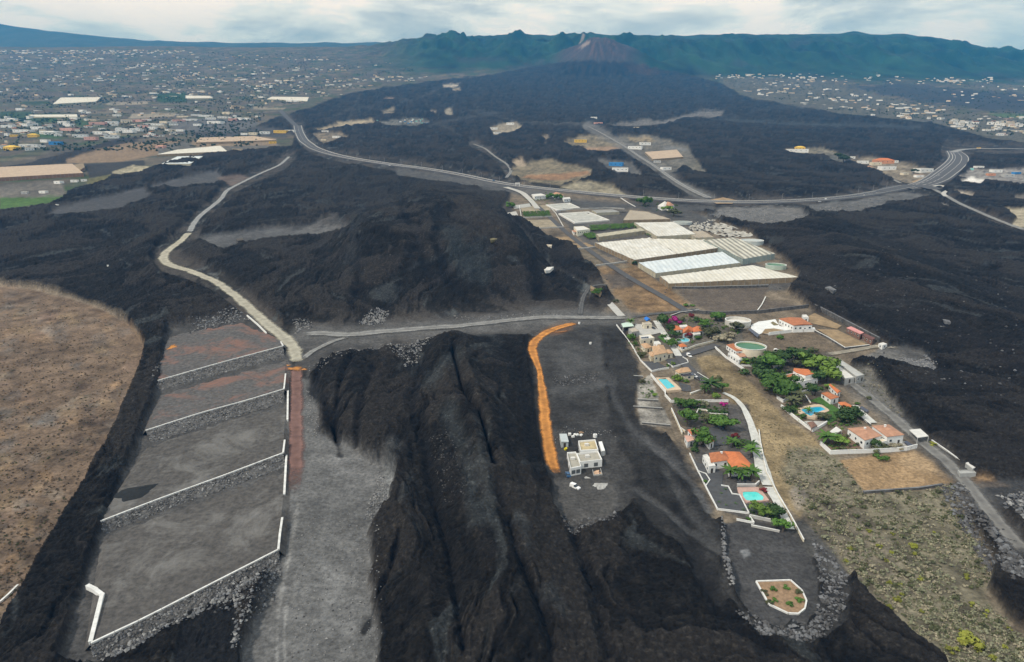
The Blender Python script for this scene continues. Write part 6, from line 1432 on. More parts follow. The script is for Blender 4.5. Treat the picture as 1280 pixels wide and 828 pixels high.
# walled plots by the upper lane
M_plot = mat('pale_plot_soil', (.27, .23, .165), .95, .3, .15, .2)
sheet('field', [(650, 259), (684, 257), (690, 264), (653, 266)], M_plot, .5); sheet('field', [(652, 276), (692, 275), (702, 284), (656, 286)], M_plot, .5); sheet('field', [(694, 297), (716, 296), (722, 303), (700, 303)], _M['tan_soil'], .4); sheet('field', [(708, 306), (732, 304), (744, 309), (716, 312)], _M['tan_soil'], .4)
low_wall([(649, 258), (651, 268), (653, 287)], 'pale block wall on the lava side of the banana plot', .8, 1.6, material=M_conc); low_wall([(653, 273), (690, 271.5)], 'beige wall below the banana plot nearest the lava', .8, 1.8, material=M_conc); low_wall([(655, 287), (704, 285)], 'long grey wall closing the pale plot against the lava', .8, 1.6, material=M_grey_w); low_wall([(685, 257), (695, 268), (704, 284)], 'grey wall between the pale plot and the lane', .7, 1.4, material=M_grey_w)
sheet('yard', [(628, 268), (645, 265), (648, 271), (632, 272.5)], M_conc, .8); sheet('yard', [(640, 258), (662, 255), (664, 259), (643, 262)], M_grey_w, .7)
low_wall([(704, 262), (735, 262), (764, 261), (780, 262)], 'grey field wall below the highway bank, left of the tan greenhouse', .9, 2.0, material=M_grey_w); low_wall([(735, 268), (760, 266), (782, 266)], 'dark field wall behind the big pale reservoir', .9, 2.2, material=M_stone)
low_wall([(776, 248), (785, 254), (794, 259)], 'pale ramp wall running down from the highway', 1.6, .8, material=M_conc)
greenhouse('small beige greenhouse behind the ribbed one', [(856, 290), (878, 288), (892, 296), (870, 297)], 4, F4, M_net2, .2)
greenhouse('narrow grey net house at the foot of the highway bank', [(740, 262.5), (766, 261.5), (774, 264.5), (746, 266)], 4, mat('grey_netting', (.26, .26, .25), .9, .2, .15), M_net2, .2)

# ------------------------------------------------------------------ trees and plants
def leafmat(name, c1, c2):
    m = mat(name, c1, .7, .2, .9, col2=c2, spec=.25); nt = m.node_tree; b = nt.nodes['Principled BSDF']; src = b.inputs['Base Color'].links[0].from_socket
    oi = nt.nodes.new('ShaderNodeObjectInfo'); mr = nt.nodes.new('ShaderNodeMapRange'); mr.inputs[3].default_value = .75; mr.inputs[4].default_value = 1.25; nt.links.new(oi.outputs['Random'], mr.inputs[0])
    v = nt.nodes.new('ShaderNodeVectorMath'); v.operation = 'SCALE'; nt.links.new(src, v.inputs[0]); nt.links.new(mr.outputs[0], v.inputs['Scale']); nt.links.new(v.outputs[0], b.inputs['Base Color']); return m
LM = {'green': leafmat('green_leaves', (.040, .095, .014), (.095, .185, .030)), 'dark': leafmat('dark_leaves', (.024, .056, .014), (.060, .110, .026)), 'light': leafmat('light_leaves', (.090, .17, .022), (.18, .26, .05)),
      'olive': leafmat('olive_leaves', (.055, .065, .028), (.105, .11, .05)), 'magenta': leafmat('magenta_flowers', (.28, .012, .13), (.45, .03, .25)), 'yellow': leafmat('yellow_green_leaves', (.16, .185, .02), (.27, .26, .05)),
      'scrub': leafmat('scrub_leaves', (.15, .155, .095), (.27, .265, .17)), 'straw': leafmat('straw_leaves', (.24, .215, .15), (.36, .32, .22)), 'far': leafmat('far_leaves', (.022, .042, .016), (.05, .075, .03)), 'crimson': leafmat('crimson_leaves', (.14, .015, .02), (.24, .04, .035))}
M_bark = mat('bark', (.11, .085, .06), .95, .25, 2)
def leafblob(b, c, rx, rz, n, s, lumps=7):
    """leaf-sized faces through several overlapping clumps"""
    cl = [(Vector((random.gauss(0, .42)*rx, random.gauss(0, .42)*rx, random.uniform(-.35, .45)*rz)), random.uniform(.38, .62)) for _ in range(lumps)]
    for _ in range(n):
        o, r = random.choice(cl); d = Vector((random.gauss(0, 1), random.gauss(0, 1), random.gauss(0, 1)+.15)).normalized()
        p = Vector(c)+o+Vector((d.x*rx*r, d.y*rx*r, d.z*rz*r))*random.uniform(.55, 1.05)
        u = d.orthogonal().normalized(); u.rotate(Matrix.Rotation(random.uniform(0, 6.28), 3, d)); v = d.cross(u); t = d*random.uniform(-.4, .4)
        a = s*random.uniform(.6, 1.3); w = a*.6
        b.add([p-u*a, p-v*w+t*a, p+u*a, p+v*w+t*a], [(0, 1, 2, 3)])
def proto_mesh(fn):
    b = MB(); fn(b); me = bpy.data.meshes.new('plant_mesh'); me.from_pydata(b.v, [], b.f); me.update(); return me
def _tree(b, n=520, s=.11, l=9): leafblob(b, (0, 0, .68), .55, .40, n, s, l)
CROWN = [proto_mesh(lambda b: _tree(b)) for _ in range(4)]
BUSH = [proto_mesh(lambda b: leafblob(b, (0, 0, .42), .52, .42, 260, .12, 6)) for _ in range(4)]
def _trunk(b):
    b.tube((0, 0, -.1), (.02, .01, .35), .06, .045, 7)
    for k in range(4):
        a = k*1.6+.4; b.tube((.02, .01, .33), (.02+.26*math.cos(a), .01+.26*math.sin(a), .66), .035, .015, 5)
TRUNK = proto_mesh(_trunk)
def _frond(b):
    for k in range(26):
        a = k*2.399+random.uniform(-.4, .4); up = .95-.9*(k/26)+random.uniform(-.2, .2); p = Vector((0, 0, .72)); d = Vector((math.cos(a)*.6, math.sin(a)*.6, up)).normalized(); w = .035
        for sgm in range(5):
            q = p+d*.135*(.75+.06*((k*7) % 8)); d.z -= .24; d.normalize(); sd = Vector((-d.y, d.x, 0)); sd = sd.normalized() if sd.length > 1e-4 else Vector((1, 0, 0))
            w2 = [.085, .09, .075, .05, .012][sgm]; dr = Vector((0, 0, .05))
            b.add([p, q, q+sd*w2-dr, p+sd*w-dr], [(0, 1, 2, 3)]); b.add([p, q, q-sd*w2-dr, p-sd*w-dr], [(3, 2, 1, 0)]); w = w2; p = q
FROND = [proto_mesh(_frond) for _ in range(4)]; PTRUNK = proto_mesh(lambda b: b.tube((0, 0, -.05), (.01, .01, .74), .055, .045, 8))
def _aloe(b):
    for k in range(40):
        a = random.uniform(0, 6.28); e = random.uniform(.2, 1.3); d = Vector((math.cos(a)*math.cos(e), math.sin(a)*math.cos(e), math.sin(e))); sd = Vector((-d.y, d.x, 0)).normalized()*.05; L = random.uniform(.4, .62)
        b.add([sd, -sd, d*L*.6-sd*.8, d*L*.6+sd*.8], [(0, 1, 2, 3)]); b.add([d*L*.6+sd*.8, d*L*.6-sd*.8, d*L-Vector((0, 0, .08))], [(0, 1, 2)])
ALOE = [proto_mesh(_aloe) for _ in range(3)]
_mm = {}
def matmesh(me, m):
    k = (me.name, m.name)
    if k not in _mm: c = me.copy(); c.materials.append(m); _mm[k] = c
    return _mm[k]
def plant(kind, px, py, wpx, label, leaf='green', hf=1.0, group=None, name=None, cat=None, pos=None):
    """wpx: crown width in photograph pixels; the plant's real width follows from its distance"""
    wpx = wpx*(1.0 if 'scrub' in (group or '') else {'tree': 1.16, 'palm': 1.2}.get(kind, 1.15))
    p = pos or G(px, py); w = wpx*mpp(p) if wpx else 1; rz = random.uniform(0, 6.28)
    nm, ct, tr, cr = {'tree': ('broadleaf_tree', 'tree', TRUNK, CROWN), 'palm': ('palm_tree', 'palm tree', PTRUNK, FROND), 'bush': ('bush', 'bush', None, BUSH), 'aloe': ('spiky_plant', 'plant', None, ALOE)}[kind]
    nm = name or nm; ct = cat or ct
    def obj(n2, me, m): o = bpy.data.objects.new(n2, matmesh(me, m)); C.objects.link(o); return o
    if tr is None:
        o = obj(nm, random.choice(cr), LM[leaf]); o.location = p; o.rotation_euler = (0, 0, rz); o.scale = (w, w, w*hf); return tag(o, label, ct, group)
    r = empty(nm, p, label, ct, group, rz); r.scale = (w, w, w*hf*(.78 if kind == 'palm' else .92))
    o = obj('trunk', tr, M_bark); o.parent = r; o = obj('crown', random.choice(cr), LM[leaf]); o.parent = r; return r
T = plant
def at2(x, y): return z2((x, y))[0]
def at3(x, y): return z3((x, y))[0]
def at5(x, y): return z5((x, y))[0]
def at6(x, y): return z6((x, y))[0]
def at7(x, y): return z7((x, y))[0]
def at8(x, y): return z8((x, y))[0]
for k, px, w, lab, lf, hf in (
    ('tree', at2(500, 250), 14, 'dark green tree left of the magenta bush by the orange roofed villa', 'dark', 1.1), ('tree', at2(545, 300), 11, 'dark tree at the left end of the bright orange roof', 'dark', .9), ('bush', at2(600, 195), 12, 'magenta flowering bush above the bright orange roof', 'magenta', .8), ('bush', at2(650, 215), 7, 'smaller magenta bush touching the bright orange roof', 'magenta', .8),
    ('bush', at2(160, 372), 10, 'green bush along the white garden wall behind the cream villa', 'green', .9), ('bush', at2(205, 430), 6, 'small green bush halfway down the long white garden wall', 'green', .8), ('bush', at2(268, 555), 10, 'rounded green bush at the lower left corner of the cream villa', 'olive', .9), ('palm', at2(150, 225), 8, 'small palm beside the pale green shelter', 'green', 1.1),
    ('tree', at2(570, 450), 12, 'leafy green tree between the cream villa and the curved pool', 'green', .9), ('tree', at2(600, 350), 10, 'dark tree left of the curved double pool', 'dark', .9), ('bush', at2(740, 340), 12, 'russet bush in front of the bright orange roof', 'crimson', .6), ('bush', at2(835, 372), 8, 'green bush right of the curved double pool', 'green', .9), ('tree', at2(960, 350), 18, 'wide olive tree right of the bright orange roofed villa', 'olive', .7), ('tree', at2(920, 240), 11, 'green tree above the right end of the bright orange roof', 'green', .8), ('tree', at2(1030, 180), 13, 'green tree at the bend of the upper lane', 'green', .8),
    ('bush', at2(680, 180), 8, 'olive bush above the bright orange roof', 'olive', .8), ('bush', at2(790, 140), 9, 'reddish brown bush by the upper stone wall', 'crimson', .6), ('bush', at2(840, 190), 9, 'dark bush behind the right orange wing', 'dark', .8), ('bush', at2(490, 350), 6, 'small bush by the driveway wall', 'green', .8), ('bush', at2(600, 632), 5, 'lone round shrub in the dark gravel corner', 'light', .8), ('bush', at2(640, 800), 11, 'yellowish green tree beside the rectangular pool deck', 'light', .9), ('bush', at2(540, 650), 5, 'small shrub by the corner wall of the cream villa', 'green', .8),
    ('tree', at5(655, 600), 19, 'big bright green tree in the middle of the walled garden', 'green', 1.0), ('tree', at5(585, 420), 13, 'bushy tree below the straight white garden wall', 'green', .9), ('tree', at5(700, 410), 12, 'green tree beside the bushy one below the white wall', 'green', .9), ('palm', at5(885, 250), 20, 'large spreading dark palm by the asphalt lane', 'dark', .9), ('palm', at5(835, 265), 12, 'smaller dark palm left of the large spreading one', 'dark', .9), ('tree', at5(1015, 235), 11, 'green tree at the lane bend by the dry grass', 'green', .8), ('bush', at5(980, 135), 8, 'small green bush above the spreading palm', 'olive', .8), ('bush', at5(565, 140), 9, 'yellow green bush beside the rectangular pool', 'light', .9), ('bush', at5(645, 155), 6, 'low bush by the pool terrace', 'green', .7), ('bush', at5(190, 165), 8, 'green bush on the abandoned grey terraces', 'olive', .8), ('bush', at5(310, 305), 8, 'yellow green bush beside the pool wall at the terraces', 'light', .8), ('bush', at5(290, 260), 6, 'small dark bush on the terrace slope', 'green', .7), ('tree', at5(945, 335), 10, 'light green tree on the white garden wall', 'light', .9), ('bush', at5(1020, 395), 7, 'small magenta bush by the white garden wall', 'magenta', .8), ('bush', at5(850, 395), 9, 'pale flowering bush below the white wall', 'scrub', .8),
    ('bush', at5(900, 470), 9, 'left end of the clipped dark hedge', 'dark', .6), ('bush', at5(960, 470), 9, 'middle of the clipped dark hedge', 'dark', .6), ('bush', at5(1030, 475), 9, 'right end of the clipped dark hedge', 'dark', .6), ('tree', at5(855, 570), 12, 'olive green tree between curved wall and bright tree', 'olive', .9), ('tree', at5(1050, 630), 25, 'broad bright green tree crown beside the concrete drive', 'green', .6), ('tree', at5(815, 790), 20, 'deep green tree in front of the salmon roof', 'green', .9), ('bush', at5(730, 815), 9, 'dark low bush beside the pinkish lean-to', 'dark', .7), ('bush', at6(405, 40), 8, 'crimson bush beside the dark parking yard', 'crimson', .8),
    ('palm', at6(372, 345), 17, 'palm left in front of the large orange roof', 'green', .95), ('palm', at6(450, 355), 15, 'middle palm in front of the large orange roof', 'green', .9), ('palm', at6(525, 350), 18, 'right palm in front of the large orange roof', 'green', .95), ('palm', at6(525, 190), 17, 'palm between the large orange roof and the concrete drive', 'green', .95), ('palm', at6(390, 115), 13, 'palm behind the ridge of the large orange roof', 'green', .95), ('palm', at6(530, 130), 12, 'upper palm beside the concrete drive', 'dark', .9),
    ('tree', at6(578, 610), 17, 'feathery light green tree below the aqua pool', 'light', .8), ('tree', at6(705, 635), 19, 'dark green tree beside the lower drive', 'dark', .8), ('tree', at6(760, 740), 16, 'green tree at the bottom end of the drive', 'green', .9), ('bush', at6(625, 440), 9, 'flowering red bush beside the pink pool deck', 'crimson', .5), ('bush', at6(650, 630), 9, 'olive bush between the two lower trees', 'olive', .6), ('bush', at6(185, 375), 7, 'green shrub in the curved planted corner', 'green', .6), ('bush', at6(505, 650), 6, 'small green shrub in the red planted bed', 'green', .7), ('bush', at6(105, 150), 9, 'dark bush beside the porch of the lowest villa', 'dark', .8),
    ('tree', at3(600, 700), 24, 'bright green tree canopy below the green tank', 'green', .8), ('tree', at3(500, 690), 18, 'dark green tree left of the bright canopy', 'dark', .8), ('tree', at3(860, 640), 26, 'large dark olive tree behind the rounded orange roof', 'dark', .8), ('tree', at3(960, 660), 16, 'olive tree right of the rounded orange roof', 'olive', .8), ('bush', at3(380, 615), 12, 'long hedge bush under the green tank', 'green', .6), ('bush', at3(440, 745), 18, 'dense dark green shrubbery below the tank hedge', 'dark', .7), ('tree', at3(560, 800), 20, 'round green tree left of the white villa', 'dark', .8), ('tree', at3(250, 290), 14, 'round olive tree beside the empty white tank', 'olive', .8), ('bush', at3(90, 380), 18, 'brownish wide bush beside the lane bend', 'straw', .5), ('bush', at3(35, 300), 12, 'light green bush left of the grey bushes', 'olive', .7), ('tree', at3(50, 170), 12, 'green tree by the stone wall left of the empty tank', 'green', .8), ('bush', at3(200, 350), 13, 'dull brown bush between the two round tanks', 'straw', .6), ('bush', at3(700, 365), 8, 'small green bush in the brown field', 'green', .7), ('tree', at3(565, 560), 8, 'slender green tree at the right side of the green tank', 'green', 1.1), ('bush', at3(310, 620), 7, 'yellow flowering bush under the green tank', 'yellow', .7), ('bush', at3(1030, 500), 10, 'pale green bush by the field wall', 'olive', .7),
    ('tree', at7(620, 150), 30, 'tall spreading light green tree above the white villa', 'light', .8), ('tree', at7(690, 230), 22, 'light green tree right below the tallest one', 'light', .8), ('tree', at7(560, 60), 18, 'upper left light green tree behind the rounded roof', 'light', .8), ('tree', at7(150, 330), 30, 'large deep green tree in the corner below the white villa', 'green', .8), ('tree', at7(290, 380), 28, 'broad green tree against the thick white wall', 'green', .7), ('tree', at7(70, 260), 18, 'dark green tree at the left end of the villa garden', 'dark', .8), ('tree', at7(570, 370), 15, 'dark round tree at the end of the thick white wall', 'dark', .9), ('tree', at7(600, 250), 18, 'shady dark tree right of the rounded roof', 'dark', .8), ('palm', at7(400, 430), 18, 'feathery palm beside the thick white wall', 'olive', .8), ('palm', at7(330, 480), 16, 'grey green palm behind the blue pool', 'olive', .8), ('bush', at7(440, 610), 10, 'dark shrub left of the gazebo', 'dark', .7), ('bush', at7(300, 540), 14, 'dark shrubbery behind the lower white wall', 'dark', .6), ('tree', at7(630, 620), 12, 'olive shrub between pool and gazebo', 'olive', .7), ('palm', at7(500, 560), 9, 'small palm at the blue pool edge', 'green', .9), ('tree', at7(900, 620), 20, 'dark tree at the lower edge of the lawn', 'dark', .7), ('tree', at7(980, 590), 14, 'dark green tree beside the short orange roof', 'dark', .8), ('bush', at7(830, 640), 11, 'olive bush at the lawn corner', 'olive', .6), ('bush', at7(790, 420), 8, 'small bush between the two bungalow roofs', 'olive', .8), ('bush', at7(720, 300), 9, 'yellowish bush behind the terracotta bungalow roof', 'light', .8), ('bush', at7(700, 790), 10, 'light green bush near the patio shelter', 'light', .7),
    ('palm', at8(100, 565), 20, 'big green palm at the corner of the long white boundary wall', 'green', .8), ('tree', at8(225, 580), 15, 'light green tree beside the big corner palm', 'light', .7), ('bush', at8(300, 505), 6, 'round bush at the twin block villa corner', 'olive', .8), ('bush', at8(400, 580), 6, 'small bush under the villa front wall', 'olive', .8), ('tree', at8(520, 600), 13, 'dark olive tree against the villa front', 'dark', .8), ('bush', at8(570, 630), 12, 'olive hedge along the white boundary wall', 'olive', .7), ('bush', at8(645, 620), 10, 'olive green round bush beside the hedge', 'olive', .8), ('bush', at8(755, 605), 13, 'brown dry bush before the villa garage', 'straw', .6), ('bush', at8(625, 725), 14, 'dark green bush on the bare orange plot', 'green', .6), ('tree', at8(330, 330), 14, 'dark tree above the twin block villa', 'dark', .8), ('bush', at8(240, 620), 11, 'grey green bush inside the white boundary wall', 'olive', .5), ('bush', at8(500, 150), 8, 'small green bush on the gravel verge above the array', 'olive', .7), ('bush', at8(380, 200), 8, 'green verge bush beside the lane', 'green', .5), ('bush', (1166, 556), 8, 'yellow green bush on the verge near the white shed', 'yellow', .5),
    ('tree', (747, 373), 10, 'small round green tree beside the lava near the field road', 'green', .8), ('bush', (770, 378), 6, 'small olive bush near the concrete ramp', 'olive', .7), ('bush', (858, 383), 10, 'green weeds beside the lane by the brown field', 'green', .4), ('tree', (806, 258), 13, 'round green tree left of the white house below the highway', 'green', .9), ('tree', (836, 266), 10, 'yellow green tree below the white house', 'light', .8), ('tree', (842, 271), 10, 'olive tree at the corner of the tan greenhouse', 'olive', .8), ('bush', (793, 331), 6, 'dark bush at the greenhouse corner by the lane', 'dark', .9), ('bush', (640, 260), 10, 'green bush among the ruined walls by the lava', 'green', .8), ('bush', (689, 248), 9, 'green tree beside the red roofed house', 'green', .9), ('bush', (698, 249), 9, 'second green tree in the yard of the red roofed house', 'green', .8), ('bush', (1143, 686), 12, 'bright yellow green bush alone in the scrub', 'yellow', .7), ('bush', (1214, 806), 26, 'yellow green bush largest in the lower scrub', 'yellow', .6),
    ('tree', (1054, 205), 10, 'dark tree clump left of the roadside village', 'far', .9), ('tree', (1048, 199), 8, 'dark tree beside the yellow house at the lava', 'far', .8), ('tree', (1142, 217), 7, 'dark tree among the roadside village houses', 'far', .8)):
    if isinstance(px, list): px = px[0]
    T(k, px[0], px[1], w, lab, lf, hf)
for (a, b_), lab in zip(((305, 460), (285, 525), (340, 548), (412, 536), (336, 430), (465, 580)), ('upper spiky plant in the dark gravel yard', 'left spiky plant in the dark gravel yard', 'lowest spiky plant in the dark gravel yard', 'right spiky plant in the dark gravel yard', 'topmost spiky plant in the dark gravel yard', 'spiky plant in the bottom corner of the dark yard')):
    q = at6(a, b_); T('aloe', q[0], q[1], 6.5, lab, 'green', .7)
for (a, b_), lab in zip(((967.5, 738), (983, 737), (968.5, 752), (986.5, 757), (997.5, 751.5), (997, 741), (955, 741), (961, 755)), ('upper left green shrub in the white kerbed bed', 'upper right green shrub in the white kerbed bed', 'spiky looking green shrub left of the bed middle', 'lowest green shrub in the white kerbed bed', 'right green shrub in the white kerbed bed', 'dry grey shrub in the upper right of the bed', 'small shrub at the left kerb of the bed', 'dark small shrub at the bed point')):
    T('bush', a, b_, 8, lab, 'green' if 'green' in lab else 'olive', .6, 'shrubs in the white kerbed bed')
# banana rows
def bananas(label, poly, n, h=2.6):
    b = MB(); p = np.array(poly); k = 0
    while k < n:
        x = random.uniform(p[:, 0].min(), p[:, 0].max()); y = random.uniform(p[:, 1].min(), p[:, 1].max())
        if sdpoly(poly, np.array([x]), np.array([y]))[0] > 0: continue
        w = P(x, y); k += 1
        for j in range(9):
            a = j*2.4+k; d = Vector((math.cos(a), math.sin(a), random.uniform(.5, 1.4))).normalized(); sd = Vector((-d.y, d.x, 0)).normalized()*.35; q = w+Vector((0, 0, h*.45)); t = q+d*1.3; e = t+Vector((d.x, d.y, -.5))*.9
            b.add([q-sd*.4, q+sd*.4, t+sd, t-sd], [(0, 1, 2, 3)]); b.add([t-sd, t+sd, e], [(0, 1, 2)])
    o = b.build('banana_plants', LM['green']); o['kind'] = 'stuff'; tag(o, label)
bananas('banana rows', [(735.6, 283.5), (796.6, 280.4), (795, 286), (739, 290)], 420); bananas('bananas', [(726, 293), (740, 292), (750, 298), (736, 300)], 160); bananas('bananas', [(653, 266), (686, 265), (689, 271.6), (655, 272.6)], 260); bananas('bananas', [(815, 290), (822, 293), (820, 298), (808, 295)], 60)
# scrub on the lower right slope: the largest bushes stand for themselves, the rest is ground cover
def scrub_cover(name, poly, n, r0, r1, mats, avoid=None):
    b = MB(); p = np.array(poly); k = 0; t = 0
    while k < n and t < 15*n:
        t += 1; x = random.uniform(p[:, 0].min(), p[:, 0].max()); y = random.uniform(p[:, 1].min(), p[:, 1].max())
        if sdpoly(poly, np.array([x]), np.array([y]))[0] > random.uniform(-6, 2): continue
        w = G(x, y)
        if fbm(np.array([w.x/14]), np.array([w.y/14]), 3)[0] < random.uniform(-.5, .25): continue
        k += 1; r = random.uniform(r0, r1); mi = random.randrange(len(mats)); n0 = len(b.m)
        leafblob(b, (w.x, w.y, w.z+r*.3), r, r*.7, 22, r*.34, 3)
        for i in range(n0, len(b.m)): b.m[i] = mi
    o = b.build(name, mats); o['kind'] = 'stuff'; return o
scrub_cover('scrub', scrub, 4200, .35, 1.05, [LM['scrub'], LM['straw'], LM['olive'], LM['scrub']])
scrub_cover('dry_grass', [(900, 470), (940, 480), (1020, 550), (1000, 640), (970, 600), (930, 520)], 300, .2, .5, [LM['straw'], LM['olive']])
for gp, n_, r_ in ((z5((560, 380), (1060, 370), (1076, 620), (940, 600), (740, 560), (620, 600)), 90, 1.3), (z7((10, 60), (330, 60), (600, 120), (690, 240), (420, 330), (230, 420), (30, 300)), 130, 1.5), (z7((240, 470), (420, 440), (400, 560), (480, 690), (350, 590)), 60, 1.1), (z7((700, 640), (960, 560), (1040, 640), (850, 720), (720, 720)), 60, 1.2),
                   (z6((490, 535), (660, 530), (760, 700), (690, 660), (520, 630)), 50, 1.0), (z6((250, 60), (350, 20), (520, 90), (470, 130), (380, 100)), 40, 1.1), (z2((100, 290), (220, 430), (330, 610), (260, 590), (150, 440)), 45, 1.0), (z2((460, 140), (900, 100), (1050, 200), (1040, 370), (880, 360), (600, 480), (520, 350)), 110, 1.2), (z8((50, 560), (280, 450), (420, 600), (680, 640), (150, 650)), 60, 1.0), (z5((130, 110), (240, 90), (330, 330), (200, 330)), 25, .8), (z3((10, 150), (120, 130), (330, 300), (60, 420)), 50, 1.3), ([(640, 250), (700, 240), (712, 252), (660, 258)], 40, 1.8), ([(800, 256), (850, 254), (848, 272), (836, 270)], 40, 1.8)):
    scrub_cover('garden_shrubbery', gp, n_, r_*.5, r_*1.25, [LM['green'], LM['olive'], LM['dark'], LM['light'], LM['green']])
scrub_cover('dry_scrub', [(-60, 366), (40, 368), (90, 378), (160, 412), (172, 440), (150, 500), (110, 585), (50, 690), (0, 790), (-60, 800)], 2600, .25, .8, [leafmat('dry_brown_leaves', (.075, .062, .045), (.13, .105, .075)), LM['olive'], leafmat('rust_grass', (.16, .10, .055), (.24, .16, .085)), _M['dry_brown_leaves']])
pk = np.array(scrub); k = 0
while k < 210:
    x = random.uniform(985, 1300); y = random.uniform(600, 850)
    if sdpoly(scrub, np.array([x]), np.array([y]))[0] > -4: continue
    k += 1; lf = random.choice(['scrub', 'scrub', 'olive', 'straw', 'yellow'] if y > 660 else ['scrub', 'olive', 'straw'])
    T('bush', x, y, random.uniform(4.5, 8.5)*(.55+.0013*y*.6), {'scrub': 'rounded grey green bush in the scrub of the right slope', 'olive': 'olive green bush in the scrub of the right slope', 'straw': 'dry straw coloured bush in the scrub of the right slope', 'yellow': 'yellow green bush in the scrub of the right slope'}[lf], lf, random.uniform(.6, .85), {'scrub': 'grey green scrub bushes', 'olive': 'olive scrub bushes', 'straw': 'dry scrub bushes', 'yellow': 'yellow green scrub bushes'}[lf], 'scrub_bush')
scrub_cover('scrub', [(1062, 458), (1095, 460), (1110, 492), (1135, 525), (1105, 520), (1070, 490)], 120, .3, .8, [LM['scrub'], LM['straw'], LM['olive']])

# ------------------------------------------------------------------ smaller and farther buildings
def hm(nm, c): return mat('render_'+nm, c, .85, .08, .3)
HCOL = {'white': (.74, .73, .70), 'cream': (.66, .58, .44), 'yellow': (.66, .43, .08), 'pink': (.58, .34, .29), 'grey': (.42, .42, .41), 'blue': (.05, .22, .50), 'tan': (.46, .37, .26), 'salmon': (.55, .26, .15), 'turquoise': (.20, .52, .50)}
RCOL = {'white': M_flat, 'red': M_pink_r, 'orange': M_orange_r, 'grey': mat('far_grey_roof', (.36, .35, .33), .9, .15, .2), 'blue': mat('far_blue_roof', (.03, .22, .48), .7, .1, .2), 'cream': mat('far_cream_roof', (.56, .50, .40), .9, .1, .2), 'yellow': mat('far_yellow_roof', (.70, .47, .07), .8, .1, .2), 'brown': M_brown_roof}
def small_house(px, py, w, wall, roof, label, kind='flat', hh=None, depth=.6, rz=None, group=None, cat='house', name='house'):
    p = P(px, py); s = mpp(p); W2 = w*s/2; D2 = W2*depth; h = hh or min(7, max(3.2, W2*.55)); a = random.uniform(-.35, .35) if rz is None else rz
    p.y += D2; p.z = float(z0(p.x, p.y))
    root = empty(name, p, label, cat, group)
    ca, sa = math.cos(a), math.sin(a); q = [Vector((p.x+x*ca-y*sa, p.y+x*sa+y*ca, p.z)) for x, y in ((-W2, -D2), (W2, -D2), (W2, D2), (-W2, D2))]
    b = MB(); b.prism([tuple(v) for v in q], -2.0, h-.06); b.build('wall', hm(wall, HCOL[wall]), root)
    b = MB(); roof_poly(b, [v+Vector((0, 0, h)) for v in q], kind, W2*.22); b.build('roof', RCOL[roof], root)
    n = max(1, min(4, int(W2/4)))
    d = (q[1]-q[0]).normalized(); nn = Vector((d.y, -d.x, 0))
    for k in range(n):
        c = q[0].lerp(q[1], (k+.5)/n); b = MB(); e = min(.8, W2/n*.35); b.prism([tuple(c+d*f+nn*o) for f, o in ((-e, 0), (e, 0), (e, .06), (-e, .06))], h*.38, h*.62, 0, True); b.build('window', M_glass, root)
    return root
